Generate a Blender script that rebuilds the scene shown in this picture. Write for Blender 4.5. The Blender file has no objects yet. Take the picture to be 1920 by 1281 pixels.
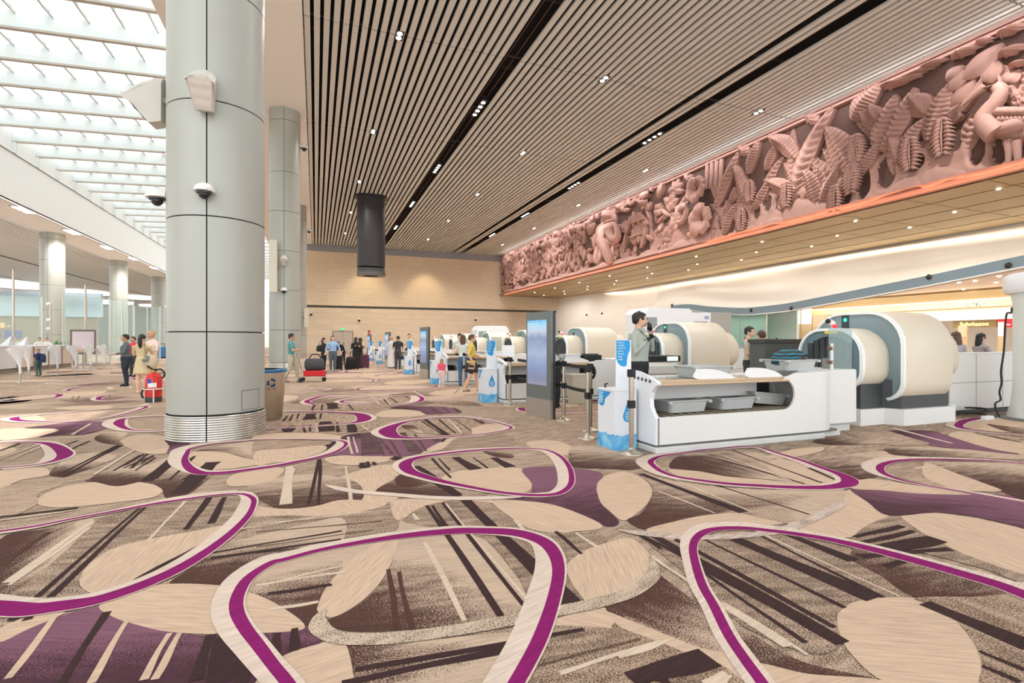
import bpy, bmesh, math, random
import numpy as np
from math import sin, cos, pi, radians, sqrt, atan2
from mathutils import Vector, Matrix, kdtree
from mathutils.geometry import tessellate_polygon
from mathutils.noise import noise as pnoise

random.seed(7)
C = bpy.context.scene.collection
SC = bpy.context.scene
# ------------------------------------------------------------ camera, sky, light, exposure
TH = radians(21.03); FPX = 957.0; H = 1.45
cam_d = bpy.data.cameras.new('camera'); cam = bpy.data.objects.new('camera', cam_d); C.objects.link(cam)
cam.location = (0, 0, H); cam.rotation_euler = (pi/2, 0, -TH)
cam_d.sensor_width = 36; cam_d.lens = 36*FPX/1920; cam_d.clip_end = 600; cam_d.clip_start = .05
SC.camera = cam
SC.view_settings.view_transform = 'Standard'; SC.view_settings.look = 'None'
SC.view_settings.gamma = 1; SC.view_settings.use_curve_mapping = False
SC.view_settings.exposure = 0.66
W = bpy.data.worlds.new('sky'); SC.world = W; W.use_nodes = True
_n = W.node_tree.nodes; _n['Background'].inputs['Color'].default_value = (.93, .97, 1, 1)
_n['Background'].inputs['Strength'].default_value = 1.5
sun_d = bpy.data.lights.new('sun', 'SUN'); sun = bpy.data.objects.new('sun', sun_d); C.objects.link(sun)
sun_d.energy = 2.9; sun_d.angle = radians(1.0); sun_d.color = (1, .96, .9)
sun.rotation_euler = Vector((.10, .62, -1)).to_track_quat('-Z', 'Y').to_euler()
def area(name, loc, d, sx, sy, e, col):
    l = bpy.data.lights.new(name, 'AREA'); l.shape = 'RECTANGLE'; l.size = sx; l.size_y = sy
    l.energy = e; l.color = col
    o = bpy.data.objects.new(name, l); C.objects.link(o); o.location = loc
    o.rotation_euler = Vector(d).to_track_quat('-Z', 'Y').to_euler(); return o
# ------------------------------------------------------------ pixel <-> place
cT, sT = cos(TH), sin(TH)
def ray(px, py):
    r = (px-960)/FPX; u = (640.5-py)/FPX
    return (r*cT+sT, cT-r*sT, u)
def FL(px, py, z=0.0):
    d = ray(px, py); t = (z-H)/d[2]; return (d[0]*t, d[1]*t)
def onX(px, py, X):
    d = ray(px, py); t = X/d[0]; return (d[1]*t, H+d[2]*t)
def onY(px, py, Y):
    d = ray(px, py); t = Y/d[1]; return (d[0]*t, H+d[2]*t)
# ------------------------------------------------------------ materials
def srgb(c):
    return tuple(((v/255)/12.92 if v/255 <= .04045 else ((v/255+.055)/1.055)**2.4) for v in c)
MATS = {}
def mat(name, rgb, rough=.5, metal=0, var=.06, scale=8, emit=0, bump=0, coat=0, alpha=1, stretch=None, spec=None):
    if name in MATS: return MATS[name]
    m = bpy.data.materials.new(name); m.use_nodes = True; nt = m.node_tree; b = nt.nodes['Principled BSDF']
    c = srgb(rgb)
    tc = nt.nodes.new('ShaderNodeTexCoord'); mp = nt.nodes.new('ShaderNodeMapping')
    if stretch: mp.inputs['Scale'].default_value = stretch
    nz = nt.nodes.new('ShaderNodeTexNoise'); nz.inputs['Scale'].default_value = scale; nz.inputs['Detail'].default_value = 3
    mx = nt.nodes.new('ShaderNodeMix'); mx.data_type = 'RGBA'
    mx.inputs[6].default_value = tuple(max(0, v*(1-var)) for v in c)+(1,)
    mx.inputs[7].default_value = tuple(min(1, v*(1+var)) for v in c)+(1,)
    L = nt.links.new
    L(tc.outputs['Object'], mp.inputs['Vector']); L(mp.outputs[0], nz.inputs['Vector']); L(nz.outputs[0], mx.inputs[0]); L(mx.outputs[2], b.inputs['Base Color'])
    b.inputs['Roughness'].default_value = rough; b.inputs['Metallic'].default_value = metal
    if spec is not None: b.inputs['Specular IOR Level'].default_value = spec
    if coat: b.inputs['Coat Weight'].default_value = coat
    if alpha < 1: b.inputs['Alpha'].default_value = alpha
    if emit:
        L(mx.outputs[2], b.inputs['Emission Color']); b.inputs['Emission Strength'].default_value = emit
    if bump:
        bp = nt.nodes.new('ShaderNodeBump'); bp.inputs['Strength'].default_value = bump; bp.inputs['Distance'].default_value = .02
        L(nz.outputs[0], bp.inputs['Height']); L(bp.outputs[0], b.inputs['Normal'])
    MATS[name] = m; return m
def glass(name, rgb, clear=.8, rough=.05, transl=False):
    if name in MATS: return MATS[name]
    m = bpy.data.materials.new(name); m.use_nodes = True; nt = m.node_tree; b = nt.nodes['Principled BSDF']
    c = srgb(rgb); b.inputs['Base Color'].default_value = c+(1,); b.inputs['Roughness'].default_value = rough
    t = nt.nodes.new('ShaderNodeBsdfTransparent'); t.inputs[0].default_value = tuple(.5+.5*v for v in c)+(1,)
    if transl:
        b = nt.nodes.new('ShaderNodeBsdfTranslucent'); wv = nt.nodes.new('ShaderNodeTexWave'); wv.bands_direction = 'Y'; wv.inputs['Scale'].default_value = 3.2; tc = nt.nodes.new('ShaderNodeTexCoord'); nt.links.new(tc.outputs['Object'], wv.inputs[0]); rp = nt.nodes.new('ShaderNodeValToRGB'); rp.color_ramp.elements[0].color = tuple(v*.62 for v in c)+(1,); rp.color_ramp.elements[1].color = c+(1,); rp.color_ramp.elements[1].position = .35; nt.links.new(wv.outputs[0], rp.inputs[0]); nt.links.new(rp.outputs[0], b.inputs[0])
    mx = nt.nodes.new('ShaderNodeMixShader'); lw = nt.nodes.new('ShaderNodeLayerWeight'); lw.inputs[0].default_value = .25
    mr = nt.nodes.new('ShaderNodeMapRange'); mr.inputs[3].default_value = clear; mr.inputs[4].default_value = clear*.45
    L = nt.links.new; L(lw.outputs['Facing'], mr.inputs[0]); L(mr.outputs[0], mx.inputs[0]); L(b.outputs[0], mx.inputs[1]); L(t.outputs[0], mx.inputs[2])
    L(mx.outputs[0], nt.nodes['Material Output'].inputs[0]); MATS[name] = m; return m
def lamp_mat(name, rgb, e): return mat(name, rgb, .5, 0, .02, 4, emit=e)
# ------------------------------------------------------------ mesh builder
class MB:
    def __init__(s): s.v = []; s.f = []; s.m = []; s.sm = []; s.mi = 0; s.T = None
    def add(s, vs, fs, smooth=False):
        o = len(s.v)
        if s.T is not None: vs = [tuple(s.T @ Vector(p)) for p in vs]
        s.v += [tuple(p) for p in vs]; s.f += [tuple(i+o for i in f) for f in fs]
        s.m += [s.mi]*len(fs); s.sm += [smooth]*len(fs); return s
    def box(s, a, b, bev=0.0):
        (x0, y0, z0), (x1, y1, z1) = a, b
        if bev <= 0:
            return s.add([(x0,y0,z0),(x1,y0,z0),(x1,y1,z0),(x0,y1,z0),(x0,y0,z1),(x1,y0,z1),(x1,y1,z1),(x0,y1,z1)],
                  [(0,3,2,1),(4,5,6,7),(0,1,5,4),(1,2,6,5),(2,3,7,6),(3,0,4,7)])
        q = rrect(x0, y0, x1, y1, bev*1.2, 2); qi = rrect(x0+bev*.6, y0+bev*.6, x1-bev*.6, y1-bev*.6, bev*.8, 2)
        n = len(q); r = [[(p[0],p[1],z0) for p in qi], [(p[0],p[1],z0+bev*.6) for p in q], [(p[0],p[1],z1-bev*.6) for p in q], [(p[0],p[1],z1) for p in qi]]
        return s.rings(r, True, True)
    def rings(s, rs, cap0=True, cap1=True, smooth=False, close=True):
        n = len(rs[0]); vs = [p for r in rs for p in r]; fs = []
        for k in range(len(rs)-1):
            for i in range(n if close else n-1):
                j = (i+1) % n; fs.append((k*n+i, k*n+j, (k+1)*n+j, (k+1)*n+i))
        s.add(vs, fs, smooth)
        if cap0: s.add(rs[0], [tuple(range(n))[::-1]])
        if cap1: s.add(rs[-1], [tuple(range(n))])
        return s
    def cyl(s, c, r, z0, z1, n=24, r1=None, smooth=True):
        r1 = r if r1 is None else r1
        return s.lathe(c, [(r, z0), (r1, z1)], n, smooth)
    def lathe(s, c, prof, n=24, smooth=True, caps=True, sx=1, sy=1):
        rs = [[(c[0]+sx*r*cos(2*pi*i/n), c[1]+sy*r*sin(2*pi*i/n), z) for i in range(n)] for r, z in prof]
        return s.rings(rs, caps, caps, smooth)
    def tube(s, pts, r, n=8, caps=True, smooth=True, flat=None):
        pts = [Vector(p) for p in pts]; m = len(pts); rr = r if isinstance(r, (list, tuple)) else [r]*m
        up = None; rs = []
        for k, p in enumerate(pts):
            t = (pts[min(k+1, m-1)]-pts[max(k-1, 0)]).normalized()
            if up is None: up = Vector((0,0,1)) if abs(t.z) < .9 else Vector((1,0,0))
            u = t.cross(up)
            if u.length < 1e-5: u = t.orthogonal()
            u.normalize(); w = u.cross(t).normalized(); up = w
            a, b = (1, 1) if flat is None else flat
            rs.append([tuple(p+rr[k]*(a*cos(2*pi*i/n)*u+b*sin(2*pi*i/n)*w)) for i in range(n)])
        return s.rings(rs, caps, caps, smooth)
    def prism(s, poly, ax, a, b, smooth=False):
        # poly 2D -> extruded along axis ax ('x': poly=(y,z); 'y': poly=(x,z); 'z': poly=(x,y))
        f = {'x': lambda p, t: (t, p[0], p[1]), 'y': lambda p, t: (p[0], t, p[1]), 'z': lambda p, t: (p[0], p[1], t)}[ax]
        n = len(poly); A = [f(p, a) for p in poly]; B = [f(p, b) for p in poly]
        s.add(A+B, [(i, (i+1) % n, n+(i+1) % n, n+i) for i in range(n)], smooth)
        tri = tessellate_polygon([[Vector((p[0], p[1], 0)) for p in poly]])
        s.add(A+B, [tuple(t) for t in tri]+[tuple(i+n for i in t[::-1]) for t in tri]); return s
    def sph(s, c, r, nu=12, nv=8, z0=-1, z1=1):
        if not isinstance(r, (tuple, list)): r = (r, r, r)
        a0, a1 = math.asin(z0), math.asin(z1); rs = []
        for k in range(nv+1):
            a = a0+(a1-a0)*k/nv
            rs.append([(c[0]+r[0]*max(cos(a), 1e-3)*cos(2*pi*i/nu), c[1]+r[1]*max(cos(a), 1e-3)*sin(2*pi*i/nu), c[2]+r[2]*sin(a)) for i in range(nu)])
        return s.rings(rs, True, True, True)
    def quad(s, a, b, c, d): return s.add([a, b, c, d], [(0, 1, 2, 3)])
    def grid(s, P, smooth=True):
        nu, nv = len(P), len(P[0])
        return s.add([p for r in P for p in r], [(i*nv+j, (i+1)*nv+j, (i+1)*nv+j+1, i*nv+j+1) for i in range(nu-1) for j in range(nv-1)], smooth)
    def mesh(s, name):
        me = bpy.data.meshes.new(name); me.from_pydata(s.v, [], s.f)
        me.polygons.foreach_set('use_smooth', s.sm); me.polygons.foreach_set('material_index', s.m); me.validate(); me.update(); return me
    def build(s, name, mats, parent=None, fix=True):
        me = s.mesh(name)
        if fix:
            bm = bmesh.new(); bm.from_mesh(me); bmesh.ops.recalc_face_normals(bm, faces=bm.faces); bm.to_mesh(me); bm.free()
        for m in (mats if isinstance(mats, (list, tuple)) else [mats]): me.materials.append(m)
        return link(name, me, parent)
def link(name, me, parent=None):
    o = bpy.data.objects.new(name, me); C.objects.link(o)
    if parent: o.parent = parent
    return o
def rrect(x0, y0, x1, y1, r, n=4):
    out = []
    for cx, cy, a in ((x1-r, y0+r, -90), (x1-r, y1-r, 0), (x0+r, y1-r, 90), (x0+r, y0+r, 180)):
        for i in range(n+1):
            t = radians(a+90*i/n); out.append((cx+r*cos(t), cy+r*sin(t)))
    return out
def crom(pts, n=6, closed=True):
    out = []; m = len(pts)
    for i in range(m if closed else m-1):
        if closed: p0, p1, p2, p3 = (pts[(i+k) % m] for k in (-1, 0, 1, 2))
        else: p0, p1, p2, p3 = pts[max(i-1, 0)], pts[i], pts[i+1], pts[min(i+2, m-1)]
        for k in range(n):
            t = k/n
            out.append(tuple(.5*(2*b+(c-a)*t+(2*a-5*b+4*c-d)*t*t+(3*b-a-3*c+d)*t**3) for a, b, c, d in zip(p0, p1, p2, p3)))
    if not closed: out.append(tuple(pts[-1]))
    return out
def tag(o, label, cat, group=None):
    o['label'] = label; o['category'] = cat
    if group: o['group'] = group
    return o
def thing(name, label, cat, loc=(0,0,0), rz=0, group=None):
    o = bpy.data.objects.new(name, None); C.objects.link(o); o.location = loc; o.rotation_euler = (0, 0, rz); o.empty_display_size = .1
    return tag(o, label, cat, group)
def struct(o): o['kind'] = 'structure'; return o
def copy_tree(o, loc=None, label=None, group=None, rz=None, mirror=False):
    c = o.copy(); C.objects.link(c)
    if loc is not None: c.location = loc
    if rz is not None: c.rotation_euler = (0, 0, rz)
    if label: c['label'] = label
    if group: c['group'] = group
    for ch in list(o.children):
        d = ch.copy(); C.objects.link(d); d.parent = c
        for g in list(ch.children):
            e = g.copy(); C.objects.link(e); e.parent = d
    return c
_txt = {}
def text_mesh(body, size, align='LEFT', depth=.0):
    k = (body, size, align, depth)
    if k in _txt: return _txt[k]
    cu = bpy.data.curves.new('lettering', 'FONT'); cu.body = body; cu.size = size; cu.align_x = align; cu.extrude = depth; cu.resolution_u = 2
    o = bpy.data.objects.new('lettering', cu); C.objects.link(o)
    dg = bpy.context.evaluated_depsgraph_get(); me = bpy.data.meshes.new_from_object(o.evaluated_get(dg))
    bpy.data.objects.remove(o); _txt[k] = me; return me
def text(body, size, loc, right, up, m, parent=None, align='LEFT', depth=.002, name='lettering'):
    me = text_mesh(body, size, align, depth).copy(); me.materials.clear(); me.materials.append(m)
    r, u = Vector(right).normalized(), Vector(up).normalized(); n = r.cross(u)
    M = Matrix(((r.x, u.x, n.x, loc[0]), (r.y, u.y, n.y, loc[1]), (r.z, u.z, n.z, loc[2]), (0, 0, 0, 1)))
    me.transform(M); return link(name, me, parent)

def spot(loc, e, col=(1, .93, .84), ang=130, r=.15, d=(0, 0, -1)):
    l = bpy.data.lights.new('lamp', 'SPOT'); l.energy = e; l.color = col; l.spot_size = radians(ang); l.spot_blend = .8; l.shadow_soft_size = r
    o = bpy.data.objects.new('lamp', l); C.objects.link(o); o.location = loc; o.rotation_euler = Vector(d).to_track_quat('-Z', 'Y').to_euler(); return o
# ------------------------------------------------------------ carpet: printed shapes laid into the floor mesh
TAN=(187,164,144); SPK=(92,72,60); CRM=(198,172,149); DRK=(82,58,52); PLM=(124,86,102); PLD=(78,52,60); MAG=(130,32,98); EDG=(208,190,178); STR=(62,46,45); WHT=(203,184,164); LTN=(187,162,141)
def carpet_mat():
    m = bpy.data.materials.new('carpet'); m.use_nodes = True; nt = m.node_tree; L = nt.links.new; N = nt.nodes.new
    b = nt.nodes['Principled BSDF']; b.inputs['Roughness'].default_value = 1; b.inputs['Specular IOR Level'].default_value = .1
    def at(n):
        a = N('ShaderNodeAttribute'); a.attribute_name = n; return a
    ca, cb, fd, st = at('ca'), at('cb'), at('fd'), at('st')
    def math_(op, a, b_=None, c=None):
        q = N('ShaderNodeMath'); q.operation = op
        for i, x in enumerate((a, b_, c)):
            if x is None: continue
            if isinstance(x, (int, float)): q.inputs[i].default_value = x
            else: L(x, q.inputs[i])
        return q.outputs[0]
    def nz(sc, stretch, det=2):
        mp = N('ShaderNodeMapping'); mp.inputs['Scale'].default_value = stretch; L(st.outputs['Vector'], mp.inputs[0])
        n = N('ShaderNodeTexNoise'); n.inputs['Scale'].default_value = sc; n.inputs['Detail'].default_value = det; L(mp.outputs[0], n.inputs[0]); return n.outputs[0]
    speck = nz(150, (.6, 1.6, 1), 1); fine = nz(60, (.08, 1, 1), 2); broad = nz(2.2, (.3, 1, 1), 2); clump = nz(14, (.25, 1, 1), 3)
    s = math_('ADD', math_('MULTIPLY', math_('SUBTRACT', speck, .5), 3.6), math_('MULTIPLY', math_('SUBTRACT', clump, .5), 1.3))
    f = math_('ADD', fd.outputs['Fac'], math_('MULTIPLY', s, math_('MINIMUM', math_('MULTIPLY', math_('ABSOLUTE', fd.outputs['Fac']), 6.0), 1.0)))
    mr = N('ShaderNodeMapRange'); mr.interpolation_type = 'SMOOTHSTEP'; mr.inputs[1].default_value = .30; mr.inputs[2].default_value = .70; L(f, mr.inputs[0])
    mx = N('ShaderNodeMix'); mx.data_type = 'RGBA'; L(mr.outputs[0], mx.inputs[0]); L(ca.outputs['Color'], mx.inputs[6]); L(cb.outputs['Color'], mx.inputs[7])
    k = math_('ADD', math_('ADD', math_('MULTIPLY', fine, .72), math_('MULTIPLY', broad, .16)), math_('ADD', math_('MULTIPLY', speck, .34), .39))
    vm = N('ShaderNodeVectorMath'); vm.operation = 'SCALE'; L(mx.outputs[2], vm.inputs[0]); L(k, vm.inputs['Scale']); L(vm.outputs[0], b.inputs['Base Color'])
    bp = N('ShaderNodeBump'); bp.inputs['Strength'].default_value = .25; bp.inputs['Distance'].default_value = .004; L(speck, bp.inputs['Height']); L(bp.outputs[0], b.inputs['Normal'])
    return m
class Carpet:
    def __init__(s): s.v=[]; s.f=[]; s.ca=[]; s.cb=[]; s.fd=[]; s.st=[]; s.z=0.0; s.dz=.00005
    def put(s, pts, tris, ca, cb=None, ang=0.0, fade=0.0):
        o = len(s.v); s.z = s.z+s.dz if s.dz < .00004 else (s.z+s.dz) % .004; a, b = srgb(ca), srgb(cb or ca); c, d = cos(ang), sin(ang)
        for i, p in enumerate(pts):
            s.v.append((p[0], p[1], s.z)); s.ca.append(a+(1,)); s.cb.append(b+(1,))
            s.fd.append(fade(p) if callable(fade) else fade); s.st.append((p[0]*c+p[1]*d, -p[0]*d+p[1]*c, 0))
        s.f += [tuple(i+o for i in t) for t in tris]
    def poly(s, pts, ca, cb=None, ang=0.0, fade=0.0, sm=6):
        if sm: pts = crom(pts, sm)
        tri = tessellate_polygon([[Vector((p[0], p[1], 0)) for p in pts]])
        s.put(pts, tri, ca, cb, ang, fade)
    def strip(s, cl, w0, w1, ca, cb=None, fade=0.0, closed=False):
        # between offsets w0(i) and w1(i) to the side of the centre line
        n = len(cl); pts = []; nn = []
        for i in range(n):
            a = cl[(i-1) % n if closed else max(i-1, 0)]; b = cl[(i+1) % n if closed else min(i+1, n-1)]
            t = Vector((b[0]-a[0], b[1]-a[1])); t = t.normalized() if t.length > 1e-9 else Vector((1, 0)); nn.append((-t.y, t.x))
        for i in range(n): pts += [(cl[i][0]+nn[i][0]*w0[i], cl[i][1]+nn[i][1]*w0[i]), (cl[i][0]+nn[i][0]*w1[i], cl[i][1]+nn[i][1]*w1[i])]
        fs = []
        for i in range(n if closed else n-1):
            j = (i+1) % n; fs += [(2*i, 2*j, 2*j+1, 2*i+1)]
        s.put(pts, fs, ca, cb, 0.3, fade)
CP = Carpet()
VIEW = {'A': (0, 700, 2.2047), 'B': (480, 740, 2.3684), 'C': (1160, 780, 2.5263), 'D': (0, 700, 4.0), 'E': (480, 700, 4.0), 'O': (0, 0, 1.0)}
def G(v, pts):
    x0, y0, s = VIEW[v]; return [FL(x0+p[0]/s, y0+p[1]/s) for p in pts]
def shape(v, pts, ca, cb=None, grad=None, dirn=None, sm=6, fade=0.0):
    g = G(v, pts); ang = 0.0
    if dirn: a, b = G(v, dirn); ang = atan2(b[1]-a[1], b[0]-a[0])
    if grad:   # two points: fully cb at the first, gone at the second
        a, b = G(v, grad); dx, dy = b[0]-a[0], b[1]-a[1]; q = dx*dx+dy*dy
        fade = lambda p: max(-.25, 1.3-1.25*((p[0]-a[0])*dx+(p[1]-a[1])*dy)/q)
    CP.poly(g, ca, cb, ang, fade, sm)
def ring(v, st, closed=False):
    # stations: x, y, band width, cream outside, cream inside (metres)
    if isinstance(v, str): x0, y0, s = VIEW[v]; g = [FL(x0+p[0]/s, y0+p[1]/s)+tuple(p[2:]) for p in st]
    else: g = st
    g = crom([tuple(p) for p in g], 7, closed)
    cl = [p[:2] for p in g]; area2 = sum(cl[i][0]*cl[(i+1) % len(cl)][1]-cl[(i+1) % len(cl)][0]*cl[i][1] for i in range(len(cl)))
    sg = -1 if area2 > 0 else 1
    CP.strip(cl, [sg*(p[2]/2+p[3]) for p in g], [-sg*(p[2]/2+p[4]) for p in g], EDG, WHT, .25, closed)
    CP.strip(cl, [sg*p[2]/2 for p in g], [-sg*p[2]/2 for p in g], MAG, None, 0, closed)
def stripe(v, a, b, w, col=STR):
    p, q = G(v, [a, b]); t = Vector((q[0]-p[0], q[1]-p[1])); n = 9
    j = random.uniform(-.4, .4); cl = [(p[0]+t.x*k/(n-1)+.004*sin(k*.6+j*9), p[1]+t.y*k/(n-1)+.004*cos(k*.8+j*7)) for k in range(n)]
    ws = [w*(.5+.10*sin(k*.5+j*8)) for k in range(n)]
    CP.strip(cl, ws, [-x for x in ws], col, TAN, 0.0 if col in (STR, DRK) else .12)
def P8(*a): return [tuple(a[i:i+2]) for i in range(0, len(a), 2)]
# base weave in patches whose threads run different ways
CP.poly([(-60, -8), (60, -8), (60, 160), (-60, 160)], TAN, SPK, .35, .36, 0)
# ---- far part of the hall: the same motif laid out at random
rng = random.Random(21)
def blob(cx, cy, a, b, rot, k=9, j=.16, tri=0.0):
    out = []
    for i in range(k):
        t = 2*pi*i/k; r = 1+rng.uniform(-j, j)+tri*cos(3*t+.5)
        x, y = a*r*cos(t), b*r*sin(t); out.append((cx+x*cos(rot)-y*sin(rot), cy+x*sin(rot)+y*cos(rot)))
    return out
def near(x, y):
    f = x*sT+y*cT; r = x*cT-y*sT
    return f > 0 and f < 11.5 and abs(r) < f*1.06+1.0
def lin(a, ang, ln): return lambda p: max(-.25, 1-((p[0]-a[0])*cos(ang)+(p[1]-a[1])*sin(ang))/ln)
cells = [(x+rng.uniform(-.5, .5), y+rng.uniform(-.6, .6)) for x in np.arange(-34, 36, 1.75) for y in np.arange(-3, 70, 1.9)]
for x, y in cells:
    if near(x, y) or abs((x*cT-y*sT)) > max(6, (x*sT+y*cT)*1.45): continue
    r = rng.random(); rot = rng.uniform(0, pi)
    if r < .34: CP.poly(blob(x, y, 1.25, .72, rot), CRM, LTN, rot+.5, .12, 5)
    elif r < .55: CP.poly(blob(x, y, 1.35, .75, rot, 7, .3), TAN, (122,98,88), rot, lin((x-.9*cos(rot), y-.9*sin(rot)), rot, rng.uniform(.9, 1.9)), 5)
    elif r < .62: CP.poly(blob(x, y, 1.2, .65, rot, 7, .3), (150,120,128), (118,90,96), rot, lin((x-.9*cos(rot), y-.9*sin(rot)), rot, 1.4), 5)
    else: CP.poly(blob(x, y, 1.5, .8, rot, 8, .2), LTN, SPK, rot+.8, .2, 5)
    if rng.random() < .6:
        th = rng.uniform(.9, 2.0) if rng.random() < .8 else rng.uniform(0, pi); ln = rng.uniform(.7, 1.8)
        for k in range(rng.randint(2, 5)):
            ox = rng.uniform(-.8, .8); p = (x+ox*sin(th), y-ox*cos(th)); w = rng.choice((.03, .04, .05, .05, .12)); col = rng.choice(((104,84,80), (124,100,94), WHT, EDG))
            cl = [(p[0]+cos(th)*ln*(t/4-.5), p[1]+sin(th)*ln*(t/4-.5)) for t in range(5)]; ws = [w/2*(.8+.4*rng.random()) for _ in cl]
            CP.strip(cl, ws, [-q for q in ws], col, TAN, .1)
for i, yy in enumerate(np.arange(-2, 68, 3.1)):
    for xx in np.arange(-34, 35, 3.3):
        x, y = xx+(i % 2)*1.6+rng.uniform(-.4, .4), yy+rng.uniform(-.4, .4)
        if near(x, y) or abs((x*cT-y*sT)) > max(6, (x*sT+y*cT)*1.45): continue
        rot = rng.uniform(0, 2*pi); b = crom(blob(x, y, 1.3, .88, rot, 8, .05, .10), 1); ph = rng.uniform(0, 6)
        ring(None, [(p[0], p[1], .085+.06*cos(2*pi*k/8+ph), .06+.05*sin(2*pi*k/8+ph), .06-.05*sin(2*pi*k/8+ph)) for k, p in enumerate(b)], True)
# ---- near part: traced motif by motif
Q = P8; CP.z = .0042; CP.dz = .000015
shape('B', Q(0,470,300,420,620,470,640,560,560,640,300,690,0,740), TAN, SPK, None, ((0,700),(500,655)), fade=.5)
shape('B', Q(0,780,300,690,560,650,480,740,360,830,290,930,270,985,200,1010,60,900), TAN, DRK, ((150,1000),(330,760)), ((0,700),(500,655)))
shape('B', Q(310,1010,440,945,535,865,600,760,632,640,640,560,700,520,760,498,880,560,1010,640,1150,800,1250,960,1080,1000,900,1025,600,1052,430,1055,330,1035), TAN, DRK, ((430,1010),(830,800)), ((300,1000),(1200,900)))
shape('B', Q(640,560,740,470,1000,470,1100,540,1300,600,1560,640,1400,750,1420,900,1250,960,1150,800,1000,640), TAN, SPK, None, ((300,1000),(1200,900)), fade=.52)
shape('B', Q(300,985,270,950,300,880,370,790,470,700,560,650,632,622,622,690,592,770,532,862,440,942,350,990), CRM, LTN, None, ((300,960),(600,660)), fade=.1)
shape('B', Q(300,1112,420,1110,700,1100,1180,1060,1330,1140,1180,1330,600,1340,340,1340,330,1200), TAN, DRK, ((330,1160),(640,1220)), ((300,1281),(1200,1100)))
shape('B', Q(1190,1040,1480,960,1640,990,1800,1070,1900,1150,1900,1330,1100,1330,1250,1150), TAN, SPK, None, ((1100,1200),(1800,1080)), fade=.52)
shape('B', Q(1280,1020,1520,950,1650,990,1800,1080,1560,1040,1400,1030), CRM, LTN, None, ((1300,1000),(1500,1060)), fade=.15)
shape('B', Q(1380,770,1450,700,1560,660,1660,640,1730,690,1762,760,1740,820,1650,880,1500,930,1430,880), CRM, LTN, None, ((1450,720),(1500,900)), fade=.12)
shape('B', Q(310,405,420,350,560,315,655,322,690,370,620,470,480,480,380,440), CRM, LTN, None, ((480,340),(520,470)), fade=.12)
shape('B', Q(620,470,600,500,632,560,740,500,900,470,1100,490,1000,462,800,460), CRM, LTN, None, ((700,460),(720,540)), fade=.1)
shape('B', Q(660,330,800,275,1000,250,1250,245,1380,300,1180,330,1050,332,900,350,840,372,700,355), TAN, SPK, None, ((600,330),(1300,300)), fade=.34)
shape('B', Q(530,430,600,385,665,355,740,380,830,410,915,452,750,452,600,442), TAN, DRK, ((640,430),(760,370)), ((530,430),(900,450)), sm=4)
shape('B', Q(840,372,900,350,1050,332,1180,330,1222,380,1212,430,1130,438,1000,420,890,396), CRM, LTN, None, ((850,360),(1200,345)), fade=.1)
shape('B', Q(1080,470,1200,455,1226,400,1185,330,1365,325,1535,350,1510,420,1550,500,1612,568,1560,588,1450,545,1300,495,1180,472), PLM, PLD, ((1450,570),(1350,400)), ((1200,450),(1500,380)), sm=4)
shape('B', Q(1050,475,1200,475,1350,500,1540,585,1400,612,1250,607,1150,560), CRM, LTN, None, ((1050,475),(1500,580)), fade=.12)
shape('B', Q(1515,430,1520,390,1570,355,1640,345,1710,370,1758,420,1742,480,1690,530,1630,562,1570,520,1530,480), CRM, LTN, None, ((1520,400),(1740,410)), fade=.08)
shape('B', Q(1200,215,1260,205,1350,210,1410,240,1400,265,1330,270,1240,245), CRM, LTN, None, ((1200,215),(1400,230)), fade=.1)
shape('B', Q(1400,240,1500,230,1720,270,1700,330,1530,330,1400,320,1390,280), TAN, DRK, ((1450,325),(1520,250)), ((1400,290),(1700,270)))
shape('B', Q(0,330,100,325,115,350,60,380,0,395), CRM, LTN, fade=.1)
shape('A', Q(980,485,1170,430,1310,420,1470,450,1500,520,1400,540,1180,566,1080,532), TAN, DRK, ((1150,560),(1230,440)), ((1000,520),(1400,480)))
shape('A', Q(1160,562,1300,552,1420,525,1600,540,1420,590,1200,590,1000,590,960,540), CRM, LTN, None, ((1000,560),(1050,600)), fade=.12)
shape('A', Q(940,440,1000,410,1160,393,1162,420,1100,452,960,470), CRM, LTN, fade=.1)
shape('A', Q(700,872,800,800,900,720,1000,690,1200,640,1411,600,1411,700,1250,735,1120,790,1030,850,950,882,800,872), TAN, DRK, ((800,850),(1000,690)), ((850,770),(1411,690)))
shape('A', Q(1010,890,1080,820,1250,740,1411,705,1411,800,1340,900,1300,1000,1262,1046,1150,960), TAN, DRK, ((1240,1000),(1180,820)), ((1000,900),(1380,870)))
shape('A', Q(150,690,380,610,700,535,980,510,1040,540,1000,610,880,680,650,690,420,760,330,860,330,940,160,985,0,985,0,900), TAN, SPK, None, ((0,900),(700,860)), fade=.5)
shape('A', Q(0,690,200,645,385,605,330,680,200,800,80,900,0,960), TAN, DRK, ((0,800),(230,760)), ((0,800),(380,620)))
shape('A', Q(330,860,370,790,480,722,650,682,800,655,930,632,880,680,780,745,650,830,500,890,400,915,345,895), CRM, LTN, None, ((340,860),(600,650)), fade=.1)
shape('A', Q(540,865,650,800,760,745,900,670,850,720,720,800,620,850), STR, None, sm=4)
shape('A', Q(-60,1135,120,1060,260,1005,400,968,560,1040,750,1080,960,1087,1270,1050,1322,1122,1150,1180,1040,1330,-60,1330), PLM, PLD, ((500,1281),(700,1060)), ((0,1130),(1000,1180)), sm=4)
shape('A', Q(410,965,520,905,680,875,880,878,1000,900,1130,950,1262,1052,1100,1077,900,1083,700,1073,560,1042,470,1012), CRM, LTN, None, ((420,960),(1200,1010)), fade=.12)
shape('A', Q(1060,1330,1150,1185,1330,1120,1420,1110,1460,1250,1440,1340), CRM, LTN, None, ((1080,1281),(1400,1180)), fade=.12)
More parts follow.
